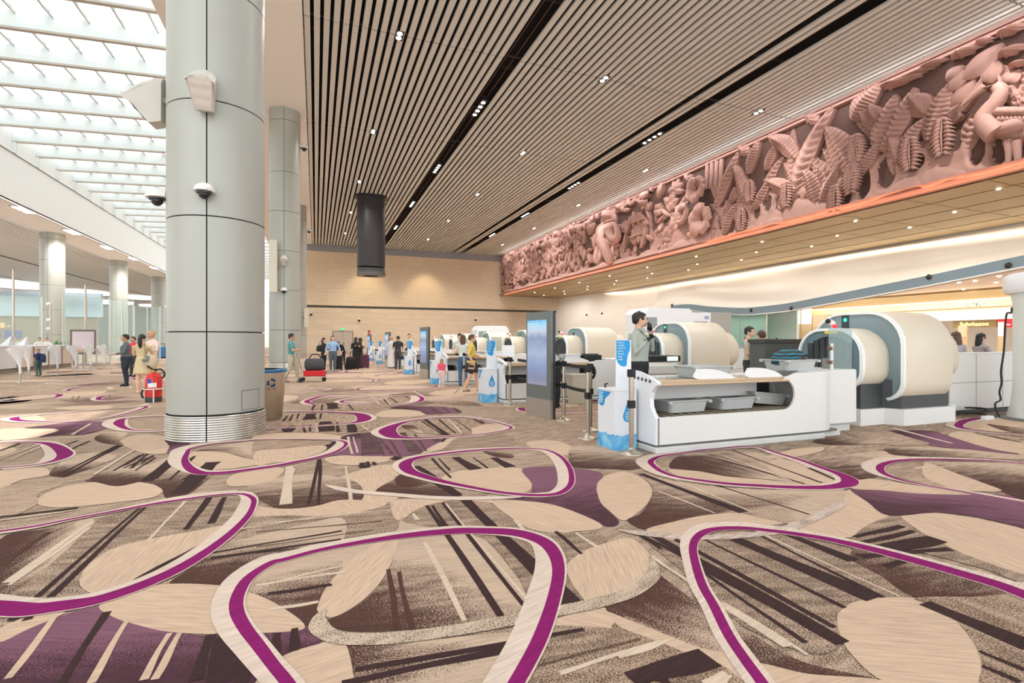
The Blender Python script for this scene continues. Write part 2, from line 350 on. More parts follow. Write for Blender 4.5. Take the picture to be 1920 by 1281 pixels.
shape('A', Q(0,1060,120,1010,260,990,240,1010,120,1060,0,1115), CRM, LTN, fade=.12)
shape('A', Q(155,540,170,510,250,475,350,455,480,450,600,455,672,478,655,505,600,522,450,540,300,555,200,555), CRM, LTN, None, ((160,520),(660,490)), fade=.06)
shape('A', Q(350,447,460,420,640,403,900,330,960,350,880,420,780,500,690,518,665,478,600,452,480,447), TAN, DRK, ((620,470),(800,400)), ((350,440),(880,360)))
shape('A', Q(0,400,120,390,190,395,205,415,180,428,80,445,0,480), CRM, LTN, fade=.1)
shape('A', Q(0,480,150,455,260,460,160,500,150,545,0,600), LTN, SPK, None, ((0,480),(200,470)), fade=.2)
shape('A', Q(205,415,280,350,400,330,480,350,300,420,250,430), TAN, DRK, ((210,420),(330,370)), ((265,425),(495,300)))
shape('A', Q(790,335,880,330,1000,350,1100,370,900,400,800,360), CRM, LTN, fade=.12)
# middle distance, through D and E
shape('D', Q(900,520,960,480,1080,460,1240,480,1270,540,1250,600,1100,605,980,570), CRM, LTN, fade=.06)
shape('D', Q(710,500,740,465,870,440,960,450,900,510,920,530,800,530), TAN, DRK, ((730,500),(900,480)))
shape('D', Q(0,425,120,415,350,415,425,425,410,450,280,480,120,500,0,500), CRM, LTN, fade=.08)
shape('D', Q(180,415,320,395,560,365,760,365,880,380,820,410,640,460,450,468,290,480,420,440,425,420), PLM, PLD, ((330,430),(560,400)), sm=4)
shape('D', Q(100,330,180,318,280,320,345,350,300,358,150,355), CRM, LTN, fade=.08)
shape('D', Q(1240,500,1400,515,1420,545,1380,590,1255,602,1270,550), PLM, PLD, ((1250,520),(1450,560)), sm=4)
shape('D', Q(430,260,600,245,830,245,800,270,600,278,440,272), CRM, LTN, fade=.08)
shape('D', Q(1450,590,1600,560,1750,530,1920,520,1920,640,1700,600,1560,590), TAN, DRK, ((1450,600),(1700,560)), ((1450,580),(1900,560)))
shape('D', Q(1420,600,1560,588,1700,600,1850,650,1900,690,1700,700,1480,690), CRM, LTN, fade=.08)
shape('D', Q(680,790,900,700,1100,690,1330,610,1200,760,1100,800,900,850,760,830), TAN, DRK, ((760,800),(1000,730)), ((700,780),(1200,620)))
shape('E', Q(500,560,520,530,600,515,660,540,610,580,520,600), STR, None, sm=5)
shape('E', Q(610,500,690,465,800,450,930,445,990,480,1250,490,1450,480,1350,540,1240,600,1080,625,800,625,620,620,510,625,620,580), PLM, PLD, ((640,480),(720,520)), ((520,600),(1400,520)), sm=4)
shape('E', Q(200,310,400,300,760,320,790,340,700,375,500,390,220,400,180,360), LTN, SPK, None, ((200,340),(300,250)), fade=.25)
shape('E', Q(180,405,500,385,740,370,950,370,940,410,760,440,600,460,340,445,180,450), LTN, SPK, None, ((200,420),(300,330)), fade=.38)
shape('E', Q(0,470,200,450,420,450,620,470,600,500,300,500,0,500), CRM, LTN, fade=.08)
shape('E', Q(900,310,960,285,1080,275,1220,285,1275,310,1200,325,1050,335,920,330), CRM, LTN, fade=.06)
shape('E', Q(1000,265,1100,245,1300,250,1450,258,1540,295,1400,305,1280,310,1220,285,1100,270), PLM, PLD, ((1100,280),(1250,270)), sm=4)
shape('E', Q(1090,390,1250,350,1450,340,1600,350,1720,375,1620,445,1450,465,1250,450,1150,425), LTN, SPK, None, ((1200,400),(1300,330)), fade=.38)
shape('E', Q(1090,395,1180,395,1230,425,1250,455,1150,430), TAN, DRK, ((1100,400),(1230,440)))
shape('E', Q(1620,420,1720,385,1830,385,1880,410,1760,440,1640,465), CRM, LTN, fade=.08)
shape('E', Q(1240,600,1330,545,1450,490,1540,480,1535,520,1400,570,1280,602), CRM, LTN, fade=.1)
shape('E', Q(1540,480,1900,475,1920,560,1700,580,1300,605,1400,570), TAN, SPK, None, ((1300,560),(1900,540)), fade=.48)
shape('E', Q(520,640,640,620,800,625,1040,630,1000,660,820,690,640,690,540,670), CRM, LTN, None, ((600,630),(610,690)), fade=.1)
shape('E', Q(850,240,1000,185,1100,175,1240,190,1180,225,1000,238), LTN, SPK, None, ((900,220),(960,180)), fade=.38)
shape('E', Q(430,235,560,222,850,235,1000,250,820,275,500,280,400,262), LTN, SPK, None, ((500,250),(560,225)), fade=.38)
shape('E', Q(1040,800,1100,755,1180,770,1250,800,1330,830,1100,860), TAN, DRK, ((1150,800),(1350,780)))
shape('E', Q(1400,800,1500,740,1700,720,1920,705,1920,800,1700,850), CRM, LTN, fade=.1)
shape('E', Q(1700,590,1800,590,1920,610,1920,640,1800,630), TAN, DRK, ((1800,620),(1900,590)))
shape('E', Q(0,505,300,505,560,520,500,550,420,600,180,660,0,690), LTN, SPK, None, ((0,600),(500,560)), fade=.34)
shape('E', Q(0,590,200,570,500,545,505,590,300,650,100,680,0,690), CRM, LTN, None, ((100,600),(120,660)), fade=.12)
shape('E', Q(0,740,160,710,190,740,150,775,0,800), CRM, LTN, fade=.1)
# right-hand side, through C
shape('C', Q(-40,870,100,830,172,735,200,760,330,860,420,920,480,1040,530,1138,400,1112,250,1052,0,950,-60,920), TAN, DRK, ((60,860),(560,1080)), ((0,900),(500,1130)), sm=4)
shape('C', Q(460,900,560,985,650,1050,870,1170,1245,1258,900,1228,650,1182,570,1110,480,980), TAN, DRK, ((700,1190),(720,1010)), sm=4)
shape('C', Q(0,960,250,1055,400,1115,530,1140,640,1270,560,1340,-80,1340), LTN, SPK, None, ((0,1200),(400,1120)), fade=.52)
shape('C', Q(0,955,250,1052,400,1110,540,1142,700,1300,640,1300,480,1180,330,1130,150,1060,0,1000), CRM, LTN, fade=.15)
shape('C', Q(650,1180,900,1228,1245,1258,1240,1340,760,1340), CRM, LTN, fade=.15)
shape('C', Q(100,560,300,590,560,580,800,555,1100,690,1240,760,1390,860,1250,866,1120,886,1040,950,1060,1075,900,1130,560,985,440,870,330,760), TAN, SPK, None, ((100,780),(1000,760)), fade=.54)
shape('C', Q(105,275,250,310,480,340,700,352,1060,350,1045,420,900,482,780,514,640,482,540,463,400,472,250,507,130,542,40,497,100,468,150,400,160,340), TAN, DRK, ((120,480),(500,380)), ((100,400),(900,380)), sm=4)
shape('C', Q(900,482,1050,415,1095,350,1180,410,1285,478,1200,510,1115,575,1000,570,800,520), CRM, LTN, None, ((900,480),(1100,560)), fade=.12)
shape('C', Q(130,542,250,507,400,475,560,462,660,485,775,515,500,532,400,552,320,600,200,578), CRM, LTN, None, ((200,520),(640,480)), fade=.1)
shape('C', Q(1115,690,1112,625,1200,642,1400,692,1600,748,1890,860,1650,860,1400,862,1240,762), TAN, DRK, ((1300,800),(1480,640)), ((1150,690),(1560,620)), sm=4)
shape('C', Q(1115,572,1200,510,1340,470,1420,540,1500,590,1700,682,1900,740,1900,790,1700,720,1300,620,1130,612), TAN, SPK, None, ((1120,600),(1500,540)), fade=.5)
shape('C', Q(1340,470,1500,462,1700,490,1920,540,2000,600,2000,760,1700,682,1500,590,1400,530), CRM, LTN, None, ((1400,500),(1900,700)), fade=.1)
shape('C', Q(1095,345,1250,350,1450,365,1700,370,1990,400,1990,540,1700,482,1500,462,1280,476,1180,412), PLM, PLD, ((1300,470),(1400,380)), ((1100,350),(1900,440)), sm=4)
shape('C', Q(1080,300,1200,300,1400,330,1700,372,1450,372,1250,355,1100,345), CRM, LTN, fade=.12)
shape('C', Q(1035,965,1060,920,1120,885,1250,865,1400,868,1520,918,1620,1000,1692,1100,1717,1180,1700,1300,1450,1320,1245,1258,1130,1165,1060,1070), CRM, LTN, None, ((1050,1000),(1600,1040)), fade=.14)
shape('C', Q(1400,868,1650,862,2000,880,2000,1340,1710,1340,1717,1180,1650,1030,1520,918), LTN, SPK, None, ((1450,890),(1920,1090)), fade=.48)
shape('C', Q(240,245,300,183,430,178,640,170,800,240,1000,310,900,326,700,302,500,285,380,262), TAN, DRK, ((280,220),(420,210)), ((300,190),(880,325)))
shape('C', Q(705,240,760,205,870,230,1000,285,1030,318,900,328,780,285), CRM, LTN, fade=.08)
shape('C', Q(240,255,380,265,520,290,700,305,900,330,700,330,450,310,280,285), CRM, LTN, fade=.1)
shape('C', Q(900,215,1050,190,1260,168,1350,200,1230,235,1260,275,1180,300,1100,300,1000,250), TAN, DRK, ((1080,300),(1100,200)), ((900,250),(1200,180)))
shape('C', Q(700,195,830,160,960,150,960,170,850,195,760,205), CRM, LTN, fade=.1)
shape('C', Q(920,120,1050,100,1240,120,1220,135,1000,138), TAN, DRK, ((950,128),(1200,120)))
shape('C', Q(1255,165,1290,150,1450,150,1990,182,1990,208,1500,196,1310,188), TAN, DRK, ((1290,185),(1400,150)))
shape('C', Q(1260,170,1320,190,1600,205,1400,205,1270,215,1230,200), CRM, LTN, fade=.1)
shape('C', Q(1230,75,1480,72,1570,100,1900,182,1700,166,1480,142,1380,108), PLM, PLD, ((1300,90),(1500,110)), sm=4)
shape('C', Q(1560,90,1650,75,1800,110,1990,140,1990,185,1800,165,1650,125), CRM, LTN, fade=.1)
shape('C', Q(1050,60,1200,55,1400,110,1470,135,1300,140,1150,110), LTN, SPK, None, ((1050,100),(1300,60)), fade=.2)
shape('C', Q(1270,270,1330,225,1450,225,1520,240,1790,350,1700,358,1450,325), LTN, SPK, None, ((1280,280),(1580,240)), fade=.35)
shape('C', Q(1400,225,1500,222,1990,240,1990,410,1800,355,1650,290), TAN, DRK, ((1800,340),(1700,230)))
shape('C', Q(1450,225,1500,235,1640,290,1795,345,1790,360,1600,350,1450,290), CRM, LTN, fade=.1)
shape('O', Q(1800,797,1830,790,1880,786,1990,790,1990,812,1900,812,1830,806), CRM, LTN, fade=.08)
shape('O', Q(1850,796,1890,800,1990,808,1990,814,1900,812), TAN, DRK, ((1850,800),(1930,805)))
# stripes
for t in ((760,495,1090,990,.04),(785,495,865,625,.035),(830,485,1210,965,.035),(930,470,1395,928,.11),(1330,612,1450,712,.03),(590,780,625,1050,.03,DRK),(635,790,690,1050,.03,DRK),(440,1230,1460,1048,.035),(380,1290,1140,1130,.05),
          (750,660,930,1010,.03,WHT),(842,485,1230,950,.02,WHT),(1420,615,1520,685,.03,WHT),(1150,560,1200,620,.03,WHT),(0,680,520,605,.02,SPK),(0,706,520,657,.025),(0,615,560,565,.02,SPK),(0,580,610,512,.02,WHT),(0,850,400,790,.03,WHT),(50,890,340,850,.03),(60,960,280,925,.03,WHT),(1350,1240,1800,1100,.03,WHT),(1250,1210,1700,1090,.02,SPK),(1780,1281,1800,1235,.1),(1690,618,1800,690,.03),
          (885,280,975,335,.13),(1055,282,1130,325,.12),(965,282,1030,330,.025),(780,285,865,372,.035),(812,285,860,340,.025),(700,322,900,450,.12),(715,560,700,530,.03,WHT),
          (278,290,235,490,.03),(285,290,280,490,.03),(150,320,130,490,.09,WHT),(170,330,140,420,.04,WHT),(400,320,420,470,.03,WHT),(470,305,480,325,.06),(495,300,500,325,.04),(610,280,640,285,.1)):
    stripe('B', t[:2], t[2:4], t[4], t[5] if len(t) > 5 else STR)
for t in ((605,450,740,345,.10),(740,500,880,370,.15),(700,445,805,345,.03),(150,930,580,557,.03),(205,930,600,557,.035),(770,650,865,515,.05),(870,625,930,515,.05),(265,425,495,300,.03),(240,425,480,300,.025),(25,870,385,615,.045,WHT),(40,880,370,640,.03,WHT),(610,700,765,530,.025,WHT),(390,420,550,320,.03,WHT),(470,405,580,340,.03),(540,395,610,335,.035),(560,405,640,350,.025),
          (30,1270,230,1010,.03,CRM),(255,1290,440,990,.035),(370,1290,525,1030,.03,CRM),(590,1275,700,1080,.03,CRM),(635,1275,745,1080,.03,CRM),(810,1275,870,1085,.05),(905,1290,955,1085,.12),(990,1290,1030,1100,.05),(1130,1180,1150,1080,.04),(1212,1155,1222,1060,.04),(40,1030,75,1000,.04),(110,1025,140,1000,.04),(0,597,320,560,.05),(0,612,330,566,.03,WHT),
          (865,770,1411,690,.035),(880,745,1411,655,.025),(980,650,1411,580,.02,WHT),(1120,915,1370,878,.03),(1090,880,1411,800,.025,WHT),(0,800,200,660,.05,DRK)):
    stripe('A', t[:2], t[2:4], t[4], t[5] if len(t) > 5 else STR)
for t in ((165,570,1065,1085,.085),(90,560,340,690,.03),(300,680,1060,1085,.03),(395,740,880,1080,.03),(270,590,1030,1010,.04),(410,590,1070,915,.03),(550,585,1210,870,.13),(670,570,1250,865,.03),(692,570,1330,860,.02,WHT),(780,555,1110,690,.09),(460,880,800,1100,.045,WHT),(500,890,900,1140,.02,WHT),(150,665,330,790,.03,WHT),
          (105,277,590,460,.09),(190,360,460,465,.02,WHT),(220,285,640,460,.02,WHT),(430,320,900,470,.025),(700,350,990,445,.02,WHT),(560,345,1010,440,.02,WHT),(1120,578,1345,525,.05),(1125,612,1400,550,.05),(1220,640,1515,588,.13),(1140,670,1570,635,.06),(1260,717,1400,682,.06),
          (1450,890,1950,1100,.12),(1710,1120,1920,1212,.03),(1725,1190,1900,1270,.03),(60,1255,430,1150,.12),(0,1150,240,1070,.03,WHT),(420,1290,520,1230,.06,WHT),(400,185,880,325,.03),(540,165,960,320,.03),(380,180,850,300,.02,WHT),(470,180,820,310,.02,WHT),(900,250,1040,310,.04),(1000,250,1230,235,.03),(1300,60,1580,132,.07,EDG),(1690,85,1920,130,.04),(1290,165,1600,175,.02),(1400,250,1600,240,.03,WHT)):
    stripe('C', t[:2], t[2:4], t[4], t[5] if len(t) > 5 else STR)
for t in ((1120,800,1350,620,.16),(1430,800,1600,670,.16),(1290,700,1370,640,.03),(1330,720,1460,625,.035),(480,775,920,540,.03),(470,750,890,540,.03),(850,735,1080,610,.03),(930,715,1150,620,.03),(700,765,1010,580,.03,WHT),(540,570,670,512,.03),(450,555,580,508,.03),(340,600,520,545,.03),(510,460,800,370,.05,PLM),(600,460,880,380,.05,PLM),(540,465,680,380,.04,WHT),(1060,680,1150,620,.03),(0,650,330,520,.03,WHT),(90,650,380,520,.03,WHT),(0,585,150,528,.03)):
    stripe('D', t[:2], t[2:4], t[4], t[5] if len(t) > 5 else STR)
for t in ((415,305,400,350,.3),(490,305,480,345,.08),(320,305,310,345,.06),(280,310,250,360,.07),(240,320,200,365,.07),(520,365,530,440,.3),(710,380,725,445,.25),(610,370,615,445,.1),(405,390,405,440,.07),(355,395,365,445,.07),(270,400,240,445,.25),(200,415,215,445,.08),(790,390,840,430,.06,WHT),(450,375,460,440,.05,WHT),
          (830,450,890,610,.30,PLD),(795,470,800,620,.05,PLD),(690,480,720,610,.06,WHT),(730,480,760,600,.04,WHT),(900,450,1020,610,.08,PLD),(860,480,960,620,.04,PLD),(1000,500,1080,620,.05,PLD),(1090,450,1200,600,.28,PLD),(1190,460,1280,590,.06,PLD),(1330,480,1370,520,.22,PLD),(1420,480,1400,520,.08),
          (1270,350,1430,465,.16),(1240,360,1400,465,.05),(1370,350,1500,455,.06),(1440,345,1540,450,.05,WHT),(1480,342,1620,440,.03),(1610,335,1700,380,.08),(1700,335,1760,365,.06),(1660,340,1720,380,.04),(960,180,1010,235,.05,WHT),(890,200,930,235,.05,WHT),(1000,180,1060,225,.06),(960,200,990,235,.07),(1120,175,1160,200,.06),(570,225,580,270,.35),(440,240,420,280,.1),(500,240,490,280,.08),(690,235,730,275,.08),(1300,255,1380,305,.2,PLD),(1400,260,1460,300,.1,PLD),(1480,262,1530,295,.15,PLD),(780,690,790,712,.08),(810,682,815,712,.08),(880,670,890,690,.08),(1020,650,1070,640,.25)):
    stripe('E', t[:2], t[2:4], t[4]*(.55 if t[4] < .3 else .75), t[5] if len(t) > 5 else STR)
# loose pale bands
def band(v, pts, w, col=WHT, cb=SPK, fade=.3):
    g = crom(G(v, pts), 8, False); n = len(g); ws = [w/2*min(1, .15+i/n*7, .15+(n-1-i)/n*7) for i in range(n)]; CP.strip(g, ws, [-q for q in ws], col, cb, fade)
band('B', Q(310,960,278,1000,292,1052,380,1088,550,1092,750,1072,950,1042,1150,1005,1350,965,1500,935,1650,890,1742,830,1768,780,1750,720), .10)
band('B', Q(308,405,430,432,600,447,800,462,1000,464,1180,458), .10, EDG, WHT, .2)
band('C', Q(0,545,100,560,250,575,420,580,600,570,760,548,900,500,1040,430,1060,405), .09, EDG, SPK, .26)
# the magenta loops
R = lambda *a: [tuple(a[i:i+5]) for i in range(0, len(a), 5)]
def conv(frm, to, st):
    x0, y0, s = VIEW[frm]; x1, y1, q = VIEW[to]
    return [(((x0+p[0]/s)-x1)*q, ((y0+p[1]/s)-y1)*q)+tuple(p[2:]) for p in st]
r1 = R(1080,1400,.07,.01,.09, 1160,1281,.07,.01,.10, 1265,1080,.075,.01,.11, 1325,900,.075,.01,.12, 1343,780,.08,.015,.11, 1318,700,.10,.02,.08, 1260,650,.12,.03,.04, 1150,618,.13,.03,.03, 1000,610,.12,.04,.01, 880,611,.12,.05,.005, 700,627,.10,.06,.005, 520,652,.08,.07,.005, 300,692,.06,.08,.005, 130,737,.06,.10,.005)
r1 += conv('A', 'B', R(1120,790,.065,.11,.005, 1030,850,.07,.10,.005, 985,920,.07,.09,.01, 978,985,.07,.085,.01, 1010,1055,.065,.08,.015, 1070,1135,.06,.07,.02, 1130,1215,.055,.06,.025, 1190,1290,.055,.05,.03, 1260,1400,.05,.04,.03))
ring('B', r1)
ring('C', R(760,1400,.055,.04,.03, 680,1275,.055,.045,.03, 600,1165,.055,.045,.03, 520,1045,.055,.045,.025, 450,905,.055,.045,.02, 395,805,.055,.05,.015, 362,700,.055,.05,.01, 352,630,.055,.06,.005, 370,582,.06,.07,.005, 420,550,.07,.09,.005, 500,537,.07,.10,.005, 600,537,.07,.10,.005, 720,549,.07,.09,.01, 850,566,.08,.08,.01, 1000,591,.09,.06,.01, 1200,637,.11,.05,.01, 1400,690,.12,.05,.01, 1600,747,.12,.06,.01, 1800,807,.12,.08,.01, 1960,870,.12,.08,.01, 2120,940,.11,.08,.01, 2250,1040,.09,.08,.02, 2300,1180,.07,.07,.03, 2250,1400,.06,.06,.03))
ring('A', R(-200,960,.14,.01,.07, -80,970,.14,.01,.06, 0,975,.14,.01,.05, 120,983,.14,.01,.05, 250,968,.13,.01,.05, 380,948,.12,.01,.055, 500,913,.115,.01,.06, 620,868,.11,.01,.06, 740,812,.10,.01,.07, 850,745,.085,.01,.08, 950,670,.07,.01,.09, 1020,600,.055,.01,.10, 1046,552,.045,.015,.10, 1046,522,.045,.02,.08, 1010,504,.045,.05,.03, 950,503,.045,.09,.01, 850,513,.05,.12,.01, 700,534,.06,.10,.01, 600,551,.06,.06,.01, 450,579,.05,.03,.01, 300,606,.045,.02,.02, 150,636,.045,.015,.04, 0,658,.045,.015,.05, -150,680,.045,.01,.05))
ring('B', R(662,318,.15,.07,.02, 680,297,.13,.08,.02, 730,281,.11,.08,.02, 800,270,.09,.08,.02, 950,252,.08,.08,.02, 1100,243,.07,.07,.02, 1200,241,.06,.04,.04, 1290,249,.05,.02,.09, 1350,276,.05,.015,.12, 1388,320,.055,.01,.13, 1402,370,.06,.01,.12, 1392,410,.06,.01,.10, 1350,440,.07,.01,.07, 1290,450,.07,.02,.05, 1200,449,.07,.03,.02, 1080,437,.07,.03,.01, 950,414,.075,.04,.01, 830,389,.09,.05,.01, 740,364,.12,.06,.01, 685,344,.14,.07,.02), True)
ring('C', R(152,225,.07,.14,.02, 168,206,.07,.13,.02, 210,192,.06,.10,.02, 300,180,.05,.06,.02, 450,160,.05,.05,.03, 640,148,.05,.02,.07, 760,181,.06,.01,.09, 870,215,.065,.01,.09, 960,248,.08,.01,.09, 1040,276,.11,.01,.08, 1090,302,.15,.01,.06, 1085,326,.15,.01,.05, 1010,340,.13,.02,.04, 920,343,.12,.02,.03, 820,342,.11,.03,.02, 680,335,.10,.04,.01, 520,325,.09,.05,.01, 380,308,.08,.06,.01, 270,290,.07,.08,.01, 195,262,.07,.12,.01), True)
ring('C', R(2100,250,.06,.01,.06, 1920,232,.06,.02,.05, 1780,217,.07,.05,.03, 1600,211,.08,.08,.01, 1450,209,.08,.10,.01, 1330,215,.08,.13,.01, 1260,230,.08,.14,.01, 1238,250,.08,.14,.01, 1255,275,.07,.11,.01, 1330,305,.06,.05,.01, 1450,331,.05,.03,.02, 1600,358,.05,.02,.05, 1750,385,.05,.01,.07, 1920,415,.05,.01,.07, 2100,440,.05,.01,.07, 2240,420,.06,.02,.08, 2280,350,.08,.02,.1, 2220,285,.07,.02,.08), True)
ring('O', R(1840,785,.12,.02,.10, 1814,789,.14,.05,.05, 1803,793,.13,.08,.03, 1797,799,.11,.12,.02, 1805,804,.10,.12,.01, 1830,809,.08,.10,.01, 1870,813,.06,.08,.01, 1930,818,.05,.06,.01, 1990,812,.05,.05,.05, 2010,798,.06,.05,.05, 1960,787,.08,.02,.10, 1890,783,.10,.02,.10), True)
r8 = R(1432,570,.05,.18,.01, 1402,608,.06,.16,.01, 1386,650,.07,.14,.01, 1400,692,.09,.10,.02, 1442,731,.11,.04,.04, 1510,754,.12,.01,.06, 1620,755,.12,.01,.06, 1750,745,.12,.01,.05, 1900,724,.11,.01,.05)
r8 += conv('E', 'D', R(150,700,.10,.01,.06, 300,670,.09,.01,.07, 450,640,.08,.01,.09, 580,602,.06,.01,.12, 650,565,.05,.02,.14, 676,535,.05,.03,.13, 655,516,.05,.05,.08, 590,505,.045,.06,.03, 400,500,.04,.06,.01, 200,500,.04,.06,.01, 0,503,.04,.06,.01))+R(1850,511,.04,.08,.01, 1700,523,.04,.12,.01, 1550,541,.045,.18,.01)
ring('D', r8, True)
ring('E', R(812,345,.26,.10,.02, 795,320,.24,.08,.03, 740,305,.18,.08,.02, 640,298,.12,.08,.02, 500,292,.09,.08,.02, 350,290,.07,.10,.02, 200,293,.06,.1,.03, 80,320,.06,.1,.03, 40,380,.06,.08,.03, 80,418,.05,.06,.03, 200,412,.05,.06,.03, 400,402,.06,.06,.03, 550,391,.07,.06,.03, 700,378,.10,.08,.04, 780,365,.18,.09,.05), True)
ring('E', R(985,440,.28,.12,.02, 1012,410,.22,.10,.03, 1070,385,.14,.10,.03, 1150,363,.09,.10,.02, 1300,341,.06,.10,.02, 1450,333,.06,.10,.02, 1600,336,.05,.10,.03, 1750,360,.05,.08,.05, 1880,395,.05,.05,.08, 1915,412,.05,.04,.10, 1880,430,.05,.04,.10, 1790,447,.06,.05,.07, 1650,465,.06,.06,.03, 1450,480,.07,.06,.02, 1250,489,.09,.06,.02, 1110,487,.14,.08,.02, 1030,477,.22,.10,.02), True)
ring('E', R(640,215,.10,.12,.03, 690,200,.08,.10,.03, 800,185,.06,.10,.03, 950,175,.05,.10,.03, 1100,169,.05,.06,.06, 1200,170,.08,.04,.14, 1242,185,.10,.03,.22, 1240,205,.12,.03,.22, 1200,221,.10,.04,.15, 1100,235,.08,.05,.06, 950,240,.08,.06,.03, 800,236,.08,.08,.03, 690,228,.08,.10,.03), True)
ring('D', R(488,612,.16,.03,.12, 468,585,.15,.03,.10, 420,552,.13,.04,.08, 350,530,.10,.06,.04, 250,522,.07,.08,.03, 100,520,.05,.08,.03, 0,525,.05,.08,.03, -250,560,.05,.06,.04, -300,650,.05,.06,.04, -120,725,.05,.08,.04, 0,716,.05,.10,.05, 150,703,.05,.10,.06, 300,687,.05,.08,.08, 400,663,.08,.06,.12, 462,640,.13,.04,.13), True)
ring('D', R(108,343,.14,.12,.04, 150,358,.12,.10,.04, 300,365,.10,.08,.04, 500,362,.08,.07,.05, 700,350,.07,.06,.08, 850,328,.07,.05,.10, 1000,290,.07,.05,.12, 1090,262,.08,.05,.12, 1085,250,.07,.05,.10, 1000,258,.05,.06,.05, 700,280,.04,.08,.04, 400,305,.04,.08,.04, 160,328,.07,.12,.04), True)
ring('D', R(892,375,.16,.16,.05, 912,350,.12,.16,.04, 960,340,.08,.14,.04, 1060,330,.05,.12,.04, 1200,323,.05,.12,.04, 1300,330,.05,.1,.04, 1320,400,.05,.1,.04, 1200,433,.05,.1,.04, 1030,432,.06,.10,.04, 950,420,.08,.12,.04, 905,397,.12,.15,.05), True)
def make_floor():
    me = bpy.data.meshes.new('floor'); me.from_pydata(CP.v, [], CP.f); n = len(CP.v)
    for nm, dat in (('ca', CP.ca), ('cb', CP.cb)):
        a = me.attributes.new(nm, 'FLOAT_COLOR', 'POINT'); a.data.foreach_set('color', np.array(dat, 'f').ravel())
    a = me.attributes.new('fd', 'FLOAT', 'POINT'); a.data.foreach_set('value', np.array(CP.fd, 'f'))
    a = me.attributes.new('st', 'FLOAT_VECTOR', 'POINT'); a.data.foreach_set('vector', np.array(CP.st, 'f').ravel())
    me.update(); bm = bmesh.new(); bm.from_mesh(me)
    for f in bm.faces:
        if f.normal.z < 0: f.normal_flip()
    bm.to_mesh(me); bm.free(); me.materials.append(carpet_mat()); return struct(link('floor', me))
floor = make_floor()
# ------------------------------------------------------------ setting: ceiling of slats, skylight, walls, soffits
ZC = 13.35
M_slat = mat('slat paint', (208,207,200), .55); M_blk = mat('plenum black', (17,14,13), .9); M_white = mat('white soffit paint', (236,233,226), .7, var=.02)
M_grey = mat('grey metal band', (150,152,156), .45); M_dark = mat('black metal', (34,33,34), .4); M_lamp = lamp_mat('lamp glow', (255,246,228), 9)
M_steel = mat('brushed steel', (196,194,188), .32, .85, .12, 3, stretch=(1,1,40)); M_beige = mat('beige flange', (186,178,168), .6)
ceiling = struct(MB().box((-.45,-10,14.35),(24.25,67.2,14.45)).build('ceiling', M_blk))
rows = [-10, 10.4, 20.1, 29.8, 39.5, 49.2, 58.9, 66.9]
xs = [x for x in np.arange(-.30, 24.0, .342) if not (7.45 < x < 8.1 or 16.8 < x < 17.35 or 18.1 < x < 18.65)]
stuffslat = MB(); rowmesh = {}
for i in range(7):
    a, b = rows[i]+.035, rows[i+1]-.035
    if 1 <= i <= 4:
        me = MB().box((-.105, a, ZC), (.105, b, ZC+.09)).mesh('slat'); me.materials.append(M_slat)
        for x in xs: link('slat', me, ceiling).location.x = x
    else:
        for x in xs: stuffslat.box((x-.105, a, ZC), (x+.105, b, ZC+.09))
o = stuffslat.build('slat_row', M_slat, ceiling); o['kind'] = 'stuff'
b = MB()
for y in rows[1:7]: b.box((-.45, y-.03, ZC+.1), (24.1, y+.03, ZC+.16))
for y in np.arange(12, 66, 4.85): b.box((-.45, y-.05, ZC+.5), (24.1, y+.05, ZC+.6))
b.build('hanger_rail', mat('rail dark', (48,40,36), .7), ceiling)
b = MB()
for x in (7.6, 7.95, 17.05, 18.35): b.box((x-.02, -10, ZC+.25), (x+.02, 66.9, ZC+.3))
b.build('service_conduit', mat('rust brown', (88,58,46), .7), ceiling)
struct(MB().box((-1.0, -10, ZC-.02), (-.45, 67.2, 14.5)).box((-5.35, -10, ZC-.02), (-1.0, 130, 14.2)).build('trim_1', M_white))
OR_ = ['first', 'second', 'third', 'fourth', 'fifth', 'sixth']
# twin and four-lamp downlights
def downlight(x, y, n, along):
    lab = 'black twin-lamp downlight in the slatted ceiling, %s row from the camera, %s' % (OR_[rows.index(y)-2], 'on the column side' if x < 5 else 'in the middle' if x < 15 else 'beside the relief') if n == 2 else 'strip of four lamps, %s from the camera in the dark ceiling channel %s' % (OR_[int((y-24)/9.6)], 'nearer the columns' if x < 10 else 'nearer the relief')
    if n == 4: along = 1
    t = thing('downlight', lab, 'light', (x, y, ZC), 0, 'twin downlights in the slatted ceiling' if n == 2 else 'four-lamp strips in the dark ceiling channels')
    w, l = (.17, .32) if n == 2 else (.14, 1.0)
    MB().box((-w,-l,-.012),(w,l,.2)).build('housing', M_dark, t)
    if n == 4: MB().box((-.62,-.03,.1),(.62,.03,.14)).build('mounting_bar', M_dark, t)
    for k in range(n):
        yy = (k-(n-1)/2)*(.3 if n == 2 else .48)
        MB().cyl((0, yy), .10, -.03, -.005, 14).build('lamp_disc', M_lamp, t)
    spot((x, y, ZC-.1), 820, (1,.975,.94), ang=150)
for y in rows[2:7]:
    for x in (3.03, 12.2, 21.4): downlight(x, y, 2, 0)
for y in (24.95, 34.65, 44.35, 54.0):
    for x in (7.78, 18.37): downlight(x, y, 4, 1)
